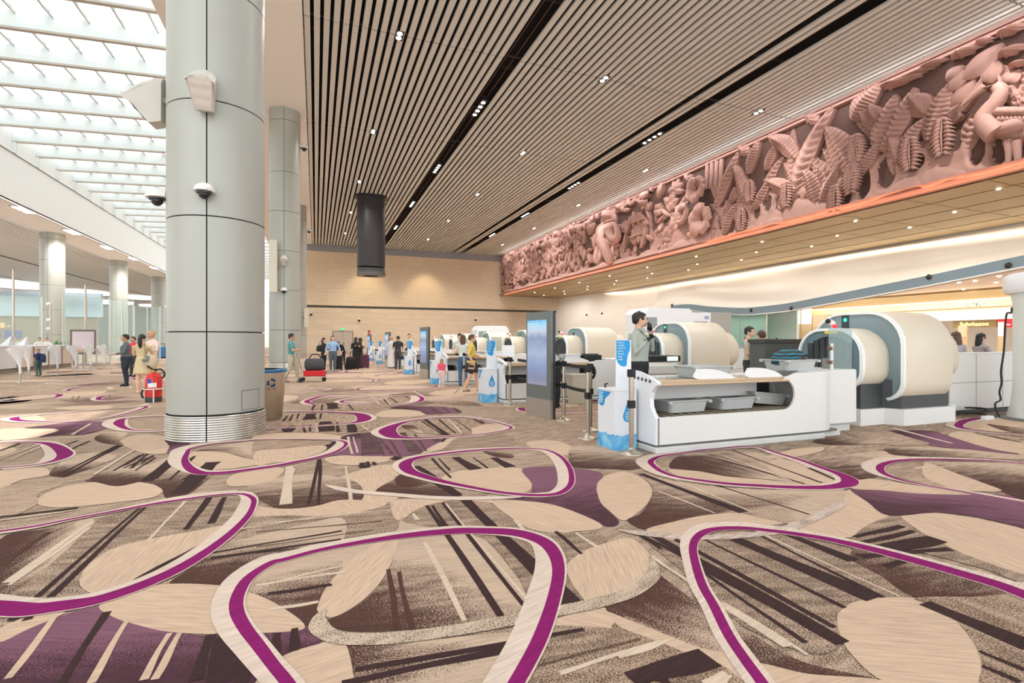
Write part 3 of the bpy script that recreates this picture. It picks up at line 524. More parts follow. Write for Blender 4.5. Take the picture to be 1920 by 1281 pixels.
# ---- skylight
sky = struct(MB().box((-17.9, 2, 13.30), (-17.75, 130, 14.75)).build('window_1', mat('skylight kerb', (238,240,238), .6, var=.02)))
M_fin = mat('fin white', (226,232,233), .5, var=.02); M_pane = glass('skylight pane', (246,250,249), .40, .3, True)
zb = lambda x: 14.06+(x+17.8)*.05
fin = MB()
for s_ in (0,):
    xa, xb = -17.8, -5.3
    fin.add([(xa,-.02,zb(xa)),(xb,-.02,zb(xb)),(xb,-.02,zb(xb)+.68),(xa,-.02,zb(xa)+.68),(xa,.06,zb(xa)),(xb,.06,zb(xb)),(xb,.06,zb(xb)+.68),(xa,.06,zb(xa)+.68)],
            [(0,1,2,3),(7,6,5,4),(0,4,5,1),(3,2,6,7),(0,3,7,4),(1,5,6,2)])
fin_me = fin.mesh('roof_fin'); fin_me.materials.append(M_fin)
fl = MB(); fl.add([(xa,-.06,zb(xa)-.09),(xb,-.06,zb(xb)-.09),(xb,.14,zb(xb)-.09),(xa,.14,zb(xa)-.09),(xa,-.06,zb(xa)),(xb,-.06,zb(xb)),(xb,.14,zb(xb)),(xa,.14,zb(xa))],
    [(0,3,2,1),(4,5,6,7),(0,1,5,4),(2,3,7,6),(1,2,6,5),(0,4,7,3)])
fl_me = fl.mesh('fin_flange'); fl_me.materials.append(M_beige)
post_me = MB().box((-17.8,-.05,13.3),(-17.6,.12,14.3)).mesh('fin_post'); post_me.materials.append(M_fin)
fy = [26.9+2.85*k for k in range(-8, 33)]
pm = {}
bar = MB(); restpane = MB(); n_p = 0
for i, y in enumerate(fy):
    for me in (fin_me, fl_me, post_me): link(me.name.split('.')[0], me, sky).location.y = y
    for k in range(10):
        x0 = -17.8+k*1.25; x1 = x0+1.25
        bar.add([(x1-.035,y,zb(x1)+.56),(x1+.035,y,zb(x1)+.56),(x1+.035,y+2.85,zb(x1)+.56),(x1-.035,y+2.85,zb(x1)+.56),(x1-.035,y,zb(x1)+.68),(x1+.035,y,zb(x1)+.68),(x1+.035,y+2.85,zb(x1)+.68),(x1-.035,y+2.85,zb(x1)+.68)],
                [(0,1,2,3),(7,6,5,4),(0,4,5,1),(1,5,6,2),(3,2,6,7),(0,3,7,4)])
        P = [(x0+.035,.06,zb(x0)+.66),(x1-.035,.06,zb(x1)+.66),(x1-.035,2.83,zb(x1)+.66),(x0+.035,2.83,zb(x0)+.66)]
        P += [(p[0], p[1], p[2]+.02) for p in P]; F = [(3,2,1,0),(4,5,6,7),(0,1,5,4),(1,2,6,5),(2,3,7,6),(3,0,4,7)]
        if 6 <= i < 34:
            if k not in pm:
                pm[k] = MB().add(P, F).mesh('pane'); pm[k].materials.append(M_pane)
            link('pane', pm[k], sky).location.y = y
        else: restpane.add([(p[0], p[1]+y, p[2]) for p in P], F)
restpane.build('pane_field', M_pane, sky)['kind'] = 'stuff'
bar.build('glazing_bar', mat('glazing bar', (206,208,204), .5), sky)['kind'] = 'stuff'
lv = MB()      # strips added above the glass to break the sun into patches
for y in fy:
    for f0, f1 in ((.25, .5), (1.2, 1.5), (2.2, 2.4)):
        lv.add([(-17.8, y+f0, 15.0), (-5.3, y+f0, 15.6), (-5.3, y+f1, 15.6), (-17.8, y+f1, 15.0)], [(0,1,2,3)])
    for x0 in np.arange(-17.8, -5.4, 1.25): lv.box((x0+.9, y, 15.65), (x0+1.12, y+2.85, 15.67))
lv.build('sun_patch_strip', mat('patch strip white', (235,238,236), .8), sky)['kind'] = 'stuff'
# ---- columns
M_col = mat('column cladding', (170,172,164), .4, .1, .03, 2); M_seam = mat('seam dark', (40,40,38), .8)
M_skirt = mat('ribbed steel', (204,203,196), .28, .9, .15, 5, stretch=(6,6,.3))
def column(x, y, r, zt, label, full=True, zr=(1.59,3.26,4.93,6.60,8.27,9.94,11.61), grp=None):
    t = thing('column', label, 'column', (x, y, 0), 0, grp)
    MB().cyl((0,0), r-.035, 0, zt, 40).build('core', M_seam, t)
    zs = [.385]+[z for z in zr if z < zt-.4]+[zt]
    n = 22; g = .008/r
    for k in range(len(zs)-1):
        z0, z1 = zs[k]+.009, zs[k+1]-.009
        for h in (0, 1):
            a0, a1 = -pi/2+h*pi+g, pi/2+h*pi-g
            for_ = [a0+(a1-a0)*i/n for i in range(n+1)]
            P = [[(r*cos(a), r*sin(a), z) for a in for_] for z in (z0, z1)]
            b = MB().grid(P); b.grid([[(r*cos(a), r*sin(a), z0) for a in for_], [((r-.03)*cos(a), (r-.03)*sin(a), z0) for a in for_]], False)
            b.grid([[(r*cos(a), r*sin(a), z1) for a in for_], [((r-.03)*cos(a), (r-.03)*sin(a), z1) for a in for_]], False)
            b.build('cladding_panel', M_col, t)
    if full:
        pr = []; z = .0
        for k in range(11): pr += [(r+.012, z), (r+.02, z+.008), (r+.02, z+.022), (r+.004, z+.03)]; z += .034
        for h in (0, 1):
            a0, a1 = -pi/2+h*pi+g, pi/2+h*pi-g; aa = [a0+(a1-a0)*i/30 for i in range(31)]
            MB().grid([[(q*cos(a), q*sin(a), zz) for a in aa] for q, zz in pr]).build('base_skirt', M_skirt, t)
    else: MB().cyl((0,0), r+.012, 0, .38, 36).build('base_skirt', M_steel, t)
    return t
c1 = column(-1.433, 9.078, .665, ZC-.02, 'large pale grey clad column beside the bin, nearest of the row'); c1.rotation_euler.z = -.044
# access hatch on the nearest column
def on_col(c, r, px, py):
    d = ray(px, py); dx, dy, dz = d; ox, oy = -c[0], -c[1]
    A = dx*dx+dy*dy; B = 2*(ox*dx+oy*dy); D = ox*ox+oy*oy-r*r; q = max(0, B*B-4*A*D); t = (-B-sqrt(q))/(2*A)
    return (dx*t, dy*t, H+dz*t), atan2(oy+dy*t, ox+dx*t)
(_, aL), (_, aR) = on_col((-1.433, 9.078), .667, 453, 760), on_col((-1.433, 9.078), .667, 486, 760)
b = MB(); zz = (.42, .72)
for (u0, u1, v0, v1) in ((aL, aR, zz[0], zz[0]+.006), (aL, aR, zz[1]-.006, zz[1]), (aL, aL+.008, *zz), (aR-.008, aR, *zz)):
    A = [u0+(u1-u0)*i/8 for i in range(9)]; b.grid([[(.668*cos(a+.044), .668*sin(a+.044), v) for a in A] for v in (v0, v1)])
b.build('hatch_joint', M_seam, c1, fix=False)
c2 = column(-1.5, 28.97, .745, ZC-.02, 'pale grey clad column behind the trolley, second of the row', zr=(2.03,4.07,6.07,8.07,10.07,12.7))
c3 = column(-1.5, 48.6, .76, ZC-.02, 'pale grey clad column near the back wall, half hidden by another column', False, zr=(2,4,6,8,10,12))
for i, (y, lab) in enumerate(((52.2, 'white round column behind the check counter across the hall, closest of three'), (67.2, 'white round column across the hall, middle of three'), (82.1, 'white round column across the hall, most distant of three'))):
    column(-20, y, .8, 10.2, lab, False, zr=(2,4,6,8,9.7))
# ---- walls
def stone_mat(name, rgb, rgb2, sx, sy, mort):
    m = bpy.data.materials.new(name); m.use_nodes = True; nt = m.node_tree; L = nt.links.new; b = nt.nodes['Principled BSDF']
    tc = nt.nodes.new('ShaderNodeTexCoord'); sp = nt.nodes.new('ShaderNodeSeparateXYZ'); cb = nt.nodes.new('ShaderNodeCombineXYZ'); br = nt.nodes.new('ShaderNodeTexBrick')
    L(tc.outputs['Object'], sp.inputs[0]); L(sp.outputs[0], cb.inputs[0]); L(sp.outputs[2], cb.inputs[1]); L(cb.outputs[0], br.inputs['Vector'])
    br.inputs['Color1'].default_value = srgb(rgb)+(1,); br.inputs['Color2'].default_value = srgb(rgb2)+(1,); br.inputs['Mortar'].default_value = srgb(mort)+(1,)
    br.inputs['Scale'].default_value = 1; br.inputs['Mortar Size'].default_value = .015; br.inputs['Brick Width'].default_value = sx; br.inputs['Row Height'].default_value = sy; br.offset = .35
    nz = nt.nodes.new('ShaderNodeTexNoise'); nz.inputs['Scale'].default_value = .6; mp = nt.nodes.new('ShaderNodeMapping'); mp.inputs['Scale'].default_value = (1,1,9); L(tc.outputs['Object'], mp.inputs[0]); L(mp.outputs[0], nz.inputs[0])
    mx = nt.nodes.new('ShaderNodeMix'); mx.data_type = 'RGBA'; mx.blend_type = 'SOFT_LIGHT'; mx.inputs[0].default_value = .35; L(br.outputs[0], mx.inputs[6]); L(nz.outputs[0], mx.inputs[7])
    L(mx.outputs[2], b.inputs['Base Color']); b.inputs['Roughness'].default_value = .6; return m
YB = 67.0
wall_back = struct(MB().box((-1.7, YB, 0), (34, YB+.4, 5.62)).build('wall_back', stone_mat('warm stone lower', (224,206,180), (217,199,173), 3.2, .72, (202,182,156))))
MB().box((-1.7, YB, 5.92), (34, YB+.4, 12.55)).build('upper_cladding', stone_mat('warm stone upper', (226,208,178), (221,202,172), 2.2, 1.6, (212,192,162)), wall_back)
MB().box((-1.7, YB+.12, 5.6), (34, YB+.4, 5.94)).build('shadow_slot', mat('slot dark', (84,82,76), .6), wall_back)
MB().box((-1.7, YB-.05, 12.55), (24.6, YB+.4, 14.5)).build('bulkhead', M_grey, wall_back)
x0, _ = onY(623, 640, YB); x1, _ = onY(662, 640, YB)
door = struct(MB().box((x0, YB-.06, 0), (x1, YB, 2.75)).build('door_1', mat('door frame grey', (120,112,104), .5)))
mid = (x0+x1)/2; M_door = mat('door leaf', (190,178,166), .5)
MB().box((x0+.1, YB-.10, .02), (mid-.015, YB-.06, 2.66)).build('door_leaf', M_door, door); MB().box((mid+.015, YB-.10, .02), (x1-.1, YB-.06, 2.66)).build('door_leaf', M_door, door)
MB().tube([(mid+.12, YB-.16, 1.0), (mid+.12, YB-.16, 1.35)], .03).build('door_handle', M_dark, door)
xe, ze = onY(642, 617.5, YB)
t = thing('exit_sign', 'small green illuminated exit sign above the grey double door', 'sign', (xe, YB-.12, ze))
MB().box((-.27,-.04,-.13),(.27,.1,.13)).build('sign_case', mat('sign case', (225,232,228), .5), t); MB().box((-.24,-.05,-.10),(.24,-.04,.10)).build('sign_face', lamp_mat('exit green', (40,178,120), 1.1), t)
MB().prism([(-.03,-.052),(0,-.052)] and [(-.05,-.06),(.03,-.06),(.03,-.02),(.09,.0),(.03,.02),(.03,.06),(-.05,.06)], 'y', -.056, -.05).build('running_mark', mat('sign white', (245,250,248), .5), t)
for px, py, lab in ((583, 590, 'small dark dome camera high on the back wall beside the columns'), (673, 601, 'small white dome camera on the back wall above the double door'), (891, 600, 'small white dome camera on the back wall above the scanners')):
    xw, zw = onY(px, py, YB); t = thing('dome_camera', lab, 'camera', (xw, YB-.02, zw))
    MB().box((-.12,-.28,.0),(.12,.02,.34)).build('bracket', M_white, t); MB().sph((0,-.22,-.02), .15).build('dome', M_dark, t)
xw, zw = onY(692, 624, YB); t = thing('fire_alarm', 'red fire alarm bell and call point on the back wall', 'alarm', (xw, YB-.02, zw))
MB().box((-.13,-.08,.05),(.13,.02,.3)).build('bell_box', mat('alarm red', (200,44,40), .4), t); MB().box((-.1,-.07,-.28),(.1,.02,-.05)).build('call_point', MATS['alarm red'], t)
# hanging black drum
t = thing('hanging_drum', 'tall black rounded duct hanging from the slatted ceiling', 'duct', (4.25, 43.4, 0))
def obr(rx, ry, n=36): return [(rx*(abs(cos(a))**.72)*(1 if cos(a) > 0 else -1), ry*(abs(sin(a))**.72)*(1 if sin(a) > 0 else -1)) for a in (2*pi*i/n for i in range(n))]
M_drum = mat('drum black', (52,50,50), .38, .2)
def obp(name, sc, z0, z1, m): return MB().rings([[(p[0], p[1], z) for p in obr(*sc)] for z in (z0, z1)], True, True, True).build(name, m, t)
obp('drum_shell', (1.12,.95), 7.55, ZC, M_drum); obp('ceiling_flange', (1.3,1.1), ZC-.12, ZC+.02, M_drum); obp('dark_recess', (1.0,.85), 7.2, 7.56, M_blk); obp('grille_band', (1.09,.93), 7.1, 7.42, mat('grille', (70,70,68), .6)); obp('bottom_rim', (1.14,.97), 6.85, 7.12, mat('rim', (100,98,96), .35, .5)); obp('bottom_opening', (.55,.45), 6.83, 6.86, M_blk)
# ---- mural wall, gold soffit, flowing white wall with the grey wave band
XM = 24.2; ZM0, ZM1 = 7.77, 13.40
struct(MB().box((XM+.1, -6, ZM0), (XM+.4, YB, ZC+1)).build('wall_right', mat('wall behind relief', (170,140,130), .8)))
ceil2 = struct(MB().box((XM-.1, -8, ZM0+.06), (36, YB, ZM0+.2)).build('ceiling_2', M_blk))
M_gold = mat('gold panel', (186,162,112), .38, .35, .06, 12)
pw = (35.1-24.25)/5
gm = MB().box((0, 0, 0), (pw-.15, 2.95, .06)).mesh('soffit_panel'); gm.materials.append(M_gold)
for i in range(5):
    for k in range(25):
        if -6+k*3 > 64: continue
        o = link('soffit_panel', gm, ceil2); o.location = (24.25+i*pw, -6+k*3, ZM0)
OR_ = ['first', 'second', 'third', 'fourth', 'fifth', 'sixth', 'seventh', 'eighth', 'ninth', 'tenth', 'eleventh']
for k, y in enumerate(np.arange(9.5, 66, 3)):
    for i in (1, 2, 3):
        if (k+i) % 2: continue
        t = thing('spot_light', 'tiny round spotlight in the gold soffit, %s from the camera in the %s row' % (OR_[k//2], ('outer', 'middle', 'inner')[i-1]), 'light', (24.25+i*pw+(.5 if i == 2 else -.035), y, ZM0), 0, 'spotlights in the gold soffit')
        MB().cyl((0,0), .07, -.03, .02, 10).build('lamp_disc', M_lamp, t)
        spot((24.25+i*pw+(.5 if i == 2 else -.035), y, ZM0-.1), 165, (1, .95, .88), 150, d=(.45, 0, -1))
def wave(y):      # underside of the grey band
    k = [(-8,6.1),(8,6.0),(15,5.25),(19.2,4.75),(25.5,4.1),(29,3.75),(33,3.65),(37,4.05),(40,4.5),(42.5,4.55),(44.5,4.0),(46,3.3)]
    for (a, za), (b_, zb_) in zip(k, k[1:]):
        if a <= y <= b_:
            t = (y-a)/(b_-a); t = t*t*(3-2*t) if (b_-a) < 3.2 else t; return za+(zb_-za)*t
    return k[-1][1]
ysw = [-8+i*.5 for i in range(109)]
sm = [wave(y) for y in ysw]
for _ in range(5): sm = [sm[0]]+[(sm[i-1]+2*sm[i]+sm[i+1])/4 for i in range(1, len(sm)-1)]+[sm[-1]]
P = []; nv = 30
for y, z0 in zip(ysw, sm):
    r = []
    for k in range(nv+1):
        v = k/nv; z = z0+.3+(ZM0-z0-.3)*v
        ph = .16*y
        x = 34.0+1.15*v**2.2-.34*sin(pi*v)*sin(ph+3.4*v)+.30*sin(ph*1.7-9*v)*v*(1-v)*3
        r.append((x, y, z))
    P.append(r)
M_flow = mat('flowing plaster', (236,231,222), .6, var=.02)
wr = struct(MB().grid(P).build('wall_flowing', M_flow))
P2 = []
for i in range(48):
    y = 45.0+i*22/47; P2.append([(34.0-2.0*max(0, (y-50)/17)**1.3+(1.15*(k/20)**2.2+.10*sin(.16*y+5*k/20)*sin(pi*k/20)), y, ZM0*k/20) for k in range(21)])
MB().grid(P2).build('end_wall', M_flow, wr)
b = MB(); band = []
for y, z0 in zip(ysw, sm):
    if y > 45.6: break
    th = .62 if y < 42 else max(.12, .62*(45.8-y)/3.8)
    band.append((y, z0, z0+th))
b.rings([[(33.7, y, a), (33.7, y, c), (34.4, y, c), (34.4, y, a)] for y, a, c in band], True, True)
b.build('wave_band', mat('grey perforated band', (122,142,154), .45, .2, .12, 60), wr)
for k, dz in ((0, -.04), (1, .0)):
    b = MB(); b.rings([[(33.66, y, (a if k == 0 else c)-.03), (33.66, y, (a if k == 0 else c)+.03), (34.0, y, (a if k == 0 else c)+.03), (34.0, y, (a if k == 0 else c)-.03)] for y, a, c in band], True, True)
    b.build('band_edge', mat('band edge white', (236,238,236), .4), wr)
for i, px in enumerate((1259, 1407, 1482, 1740, 1889)):
    py = {1259: 573, 1407: 582, 1482: 578.5, 1740: 519.5, 1889: 498}[px]; yy, zz_ = onX(px, py, 33.6)
    t = thing('downlight', 'round black spotlight set in the grey wave band, %s from the white pillar' % OR_[4-i], 'light', (33.69, yy, zz_), 0, 'black spotlights along the wave band')
    MB().sph((0,0,0), (.09,.16,.16)).build('eyeball', M_dark, t); MB().add(*(lambda a: (a, [(0,1,2,3,4,5,6,7,8,9,10,11)]))([(-.02, .19*cos(2*pi*k/12), .19*sin(2*pi*k/12)) for k in range(12)])).build('bezel', mat('bezel', (110,112,112), .4), t)
for k, (px, py) in enumerate(((1043,576), (1101,590.5), (1130,588), (1215,580))):
    yy, zz_ = onX(px, py, 33.2); d = ray(px, py); tt = 33.0/d[0]
    t = thing('wall_stud', 'small dark round sensor on the pale flowing wall, %s counted from the back wall' % OR_[k], 'sensor', (33.3-(.9 if k == 0 else .2 if k < 3 else -.5), yy, zz_), 0, 'sensors on the flowing wall'); MB().sph((0,0,0), .13, 8, 6).build('sensor_dome', M_dark, t)
# ---- shops seen through the opening
M_shopw = mat('shop wall warm', (228,220,208), .6); M_pink = mat('shop ceiling blush', (240,230,222), .7, var=.02)
struct(MB().box((50, -8, 0), (50.3, 70, 5.5)).build('wall_shop', M_shopw))
cs = struct(MB().box((34.4, -8, 5.35), (50.3, 70, 5.6)).build('ceiling_3', M_pink))
for (ya, yb, xa, xb) in ((24, 29, 37, 41), (14, 18, 42, 47), (33, 40, 38, 44)):
    MB().prism(crom([(xa, ya), (xb, ya+.8), (xb+.6, (ya+yb)/2), (xb-.4, yb), (xa, yb-.4)], 5), 'z', 5.3, 5.36).build('bronze_recess', mat('bronze lattice', (150,116,70), .4, .4), cs)
r5 = random.Random(5)
for k in range(46):
    t = thing('shop_spot', 'tiny bright spotlight in the shop ceiling beyond the wave band', 'light', (r5.uniform(35.5, 47), r5.uniform(13.5, 34), 5.32), 0, 'spotlights in the shop ceiling')
    MB().cyl((0,0), .09, -.03, .03, 8).build('lamp_disc', M_lamp, t)
fas = struct(MB().box((45.6, 10, 3.05), (46, 46, 3.95)).build('trim_2', mat('cream fascia', (244,234,216), .6, var=.02)))
MB().box((45.4, 10, 3.98), (46, 46, 4.5)).build('gold_fascia', lamp_mat('lit gold fascia', (232,208,150), .2), fas); MB().box((45.5, 10, 4.5), (46.2, 46, 5.35)).build('bronze_frieze', mat('bronze frieze', (150,124,84), .4, .3), fas)
MB().box((45.35, 10, 4.5), (45.6, 46, 4.56)).build('cove_light', lamp_mat('cove warm', (255,240,215), 2.5), fas)
M_sgn = lamp_mat('sign white', (255,255,250), 2.2)
yA, zA = onX(1690, 580, 45.38); text('Cosmetics & Perfumes', .62, (45.37, onX(1692, 579, 45.38)[0], 4.02), (0,-1,0), (0,0,1), M_sgn, fas)
text('COSMETICS', .5, (45.37, onX(1792, 574, 45.38)[0], 4.03), (0,-1,0), (0,0,1), M_sgn, fas)
ya, za = onX(1788, 560, 45.9); yb, _ = onX(1870, 560, 45.9)
t = thing('shop_sign', 'bronze shop fascia with glowing yellow lettering under the cream band', 'sign', (45.9, (ya+yb)/2, 0))
hw = abs(ya-yb)/2
MB().box((-.1, -hw, 2.5), (.1, hw, 3.0)).build('sign_board', mat('sign bronze', (146,122,78), .4, .3), t)
text('Sulwhasoo', .42, (-.11, .9, 2.62), (0,-1,0), (0,0,1), lamp_mat('yellow neon', (255,240,120), 3), t)
yr, _ = onX(1886, 600, 45.8)
t = thing('shop_sign', 'bright red square shop sign beside the white pillar', 'sign', (45.8, yr, 0)); MB().box((-.1,-.42,2.45),(.1,.42,3.05)).build('sign_board', lamp_mat('sign red', (225,30,36), .7), t); MB().box((-.12,-.3,2.6),(-.1,.3,2.68)).build('light_bar', M_sgn, t)
for k, (pa, pb, y0, y1, em, col, lab) in enumerate(((1487,1500,571,607,2.0,(250,246,238),'tall backlit white poster beyond the dark counter, beside the striped panel'), (1503,1521,571,607,2.0,(250,240,226),'tall backlit white poster beyond the dark counter, beside the copper picture'), (1524,1547,592,612,.6,(196,140,110),'copper toned backlit picture on the shop wall'),
        (1797,1812,612,632,.9,(190,140,110),'pink shelf display window under the yellow shop lettering'), (1872,1881,605,630,1.2,(230,215,240),'narrow backlit lilac poster near the red shop sign'))):
    X = 44.5; a, z1 = onX(pa, y0, X); b_, z0 = onX(pb, y1, X); z0 = max(z0, 1.3) if k < 3 else z0
    t = thing('poster', lab, 'poster', (X, (a+b_)/2, 0)); h = abs(a-b_)/2
    MB().box((0,-h-.04,0),(.12,h+.04,z1+.04)).build('poster_frame', mat('poster frame', (196,170,130), .4), t); MB().box((-.02,-h,z0),(0,h,z1)).build('poster_sheet', lamp_mat('poster %d' % k, col, em), t)
    if k < 2: MB().box((-.03,-h,z0+(z1-z0)*.42),(-.02,h,z0+(z1-z0)*.45)).build('divider_bar', mat('bar tan', (200,180,150), .5), t)
a, _ = onX(1437, 590, 42); b_, _ = onX(1485, 590, 42)
t = thing('striped_panel', 'shop display of bright white and black vertical tubes', 'display', (42, (a+b_)/2, 0)); h = abs(a-b_)/2
MB().box((.05,-h,0),(.3,h,3.6)).build('back_board', M_dark, t)
for k in range(9): MB().box((-.02,-h+.1+k*(2*h-.2)/9,1.9),(.05,-h+.1+(k+.55)*(2*h-.2)/9,3.4)).build('light_tube', lamp_mat('tube white', (240,240,250), 1.5), t)
a, _ = onX(1439, 590, 41.8); MB().box((-.2, h-.02, 0), (.1, h+.25, 3.6)).build('ochre_post', mat('ochre', (150,116,40), .5), t)
gw = thing('glass_wall', 'tall sea-green glass screen under the grey wave band', 'screen', (34.05, 0, 0)); M_teal = glass('teal glass', (190,230,220), .6, .08)
for k in range(5): MB().box((-.02, 31.2+k*2.75, .02), (.02, 31.2+k*2.75+2.68, 3.75 if k < 2 else 4.3)).build('pane', M_teal, gw)
b_ = MB()
for k in range(6): MB().box((-.05, 31.13+k*2.75, 0), (.05, 31.19+k*2.75, 3.7)).build('mullion', M_steel, gw)
struct(MB().box((36, 30, 0), (36.2, 62, 5.3)).build('wall_inner', mat('pale green wall', (206,226,218), .6)))
# ---- left hall
M_cr = mat('cream soffit', (240,242,240), .65, var=.02)
lf = struct(MB().box((-18.0, 2, 10.2), (-17.8, 135, 13.35)).build('trim_3', M_cr))
MB().box((-20.6, 2, 10.2), (-17.8, 135, 10.32)).build('soffit_board', M_cr, lf)
MB().box((-17.83, 2, 10.16), (-17.74, 135, 10.2)).build('edge_light', lamp_mat('edge glow', (255,226,210), .9), lf)
MB().box((-18.4, 2, 13.3), (-17.7, 135, 13.42)).build('upper_ledge', mat('ledge white', (240,242,240), .5), lf)
cl = struct(MB().box((-62, 2, 10.45), (-20.6, 160, 10.6)).build('ceiling_left', mat('left ceiling dark', (70,68,64), .8)))
b = MB()
xx = -21.0
while xx > -60:
    if not (int((xx+21)/-9.0) != int((xx+21.45)/-9.0)): b.box((xx-.34, 2, 10.3), (xx, 160, 10.4))
    xx -= .46
b.build('slat_field', mat('left slat', (224,229,228), .4), cl)['kind'] = 'stuff'
for k, (px, py) in enumerate(((44,393), (135,435), (200,464), (250,485), (289,502))):
    d = ray(px, py); tt = (10.2-H)/d[2]; t = thing('downlight', 'triple recessed downlight in the cream soffit across the hall, %s from the camera' % OR_[k], 'light', (d[0]*tt, d[1]*tt, 10.2), 0, 'triple downlights across the hall')
    MB().box((-.35,-1.0,-.02),(.35,1.0,.05)).build('housing', mat('housing grey', (120,112,104), .5), t)
    for q in (-.66, 0, .66): MB().box((-.25,q-.22,-.05),(.25,q+.22,-.02)).build('lamp_disc', M_lamp, t)
    spot((d[0]*tt, d[1]*tt, 10.05), 1500, (1, .95, .9), 150)
struct(MB().box((-62, 160, 0), (-6, 160.4, 14)).build('wall_far', mat('far wall', (196,196,186), .5)))
wl = struct(MB().box((-62.3, 2, 0), (-62, 150, 4)).build('wall_left', mat('left wall', (206,204,196), .5)))
b = MB()
for y in np.arange(6, 148, 4.0): MB().box((-62.15, y, 4), (-61.95, y+.35, 10.5)).build('mullion', M_steel, wl)
for k, (px, Y_, rr) in enumerate(((20,100,4.6),(88,124,4.6),(160,112,3.6),(205,138,4.2),(258,121,3.2),(290,148,3.0))):
    r_ = (px-960)/FPX; t = thing('light_ring', 'long white oval light across the hall, %s counted from the picture edge' % OR_[k], 'light', (Y_*(sT+r_*cT)/(cT-r_*sT), Y_, 10.17), 0, 'oval lights across the hall')
    MB().rings([[(rr*cos(2*pi*i/28), rr*1.6*sin(2*pi*i/28), z) for i in range(28)] for z in (-.12,.12)]).build('light_body', lamp_mat('oval white', (250,246,240), 1.2), t)

area('mural lamp', (23.4, 30, 13.2), (.55, 0, -1), 70, .2, 430, (.96, .95, 1))
area('ledge lamp', (23.75, 30, 7.6), (.22, 0, 1), 70, .12, 240, (1, .42, .22))
area('cove lamp', (34.6, 30, 7.6), (.05, 0, -1), 66, .25, 210, (1, .88, .72))
area('shop lamp', (42, 26, 5.2), (0, 0, -1), 10, 30, 1900, (1, .99, .97))
area('far hall lamp', (-35, 70, 10.1), (0, 0, -1), 24, 110, 7000, (.93, .97, 1))
for x in (6, 13.5): spot((x, 63.5, 12.2), 500, (1, .8, .5), 75, .15, (0, .55, -1))
area('cornice lamp', (23.55, 30, 13.0), (-.8, 0, .5), 70, .15, 110, (.93, .97, 1))
for x in (3.03, 12.2, 21.4): spot((x, 10.4, ZC-.1), 900, (1, .975, .94), 150)
# ------------------------------------------------------------ carved relief above the checkpoint
M_clay = mat('fired clay', (176,136,124), .72, var=.16, scale=2.5, bump=.15)
M_recess_shade = mat('clay recess shade', (100,74,66), .85, var=.16, scale=1.2, bump=.3, stretch=(1,1,4))  # clay colour darkened to paint in the shade of the relief's recesses
mural = thing('carved_relief', 'long terracotta relief of banana leaves, flowers, elephant and wading bird above the checkpoint', 'relief', (0, 0, 0))
XF = 24.28
MB().box((XF, -6, ZM0), (XF+.05, YB, ZM1)).build('backing_panel', M_recess_shade, mural)
for z0, z1, d in ((ZM0-.02, ZM0+.16, .42), (ZM0+.19, ZM0+.30, .36), (ZM1-.16, ZM1, .40), (ZM1-.32, ZM1-.2, .32)):
    MB().box((XF-d, -6, z0), (XF, YB, z1)).build('frame_moulding', M_clay, mural)
MV = {'7': (1300, 180, 4.576), '8': (1600, 20, 3.372), '3': (1240, 300, 8.0), '6': (940, 360, 4.8), '4': (1120, 300, 6.405), '5': (940, 420, 9.15)}
def MU(v, x, y):
    x0, y0, s = MV[v]; a, b = onX(x0+x/s, y0+y/s, XF-.1); return a, min(max(b, ZM0+.05), ZM1-.05)
def pth(v, pts, n=6): return crom([MU(v, *p) for p in pts], n, False)
def leaf(v, pts, hw, name='banana_leaf', ribs=12, d0=.12, lift=.24, curl=.10):
    hw *= 1.3
    cl = pth(v, pts, 8) if isinstance(v, str) else crom(pts, 8, False)
    m = 4*ribs; L = [0]
    for a, b in zip(cl, cl[1:]): L.append(L[-1]+sqrt((a[0]-b[0])**2+(a[1]-b[1])**2))
    T = max(L[-1], .01); P = []; nvv = 10
    def at(s):
        s = min(max(s, 0), T*.9999)
        for i in range(len(L)-1):
            if L[i] <= s <= L[i+1]:
                t = (s-L[i])/max(L[i+1]-L[i], 1e-6); return (cl[i][0]+(cl[i+1][0]-cl[i][0])*t, cl[i][1]+(cl[i+1][1]-cl[i][1])*t)
        return cl[-1]
    for i in range(m+1):
        u = i/m; c = at(u*T); c0, c1 = at(u*T-.05), at(u*T+.05); tx, tz = c1[0]-c0[0], c1[1]-c0[1]; q = sqrt(tx*tx+tz*tz) or 1; nx, nz_ = -tz/q, tx/q
        w = hw*(max(sin(pi*min(1, u*.97+.03)), 0)**.62)*(1.12-.35*u); row = []
        for j in range(nvv+1):
            k = j/nvv*2-1; ph = u*ribs*2*pi-abs(k)*5.2; edge = 1+.04*sin(u*11+k*2)
            dep = d0+lift*(1-abs(k)**1.6*.8)*(sin(pi*min(1, u*.9+.08))**.5)+(.085*sin(ph)*(1-abs(k)**4) if k else .09)+curl*u
            row.append((XF-dep, c[0]+nx*w*k*edge, min(max(c[1]+nz_*w*k*edge, ZM0+.05), ZM1-.03)))
        P.append(row)
    b = MB().grid(P); b.grid([[(XF-.0, r[s_][1], r[s_][2]) if q_ else r[s_] for r in P] for q_ in (0,)] and [[r[0] for r in P], [(XF, r[0][1], r[0][2]) for r in P]]); b.grid([[r[-1] for r in P], [(XF, r[-1][1], r[-1][2]) for r in P]])
    return b.build(name, M_clay, mural)
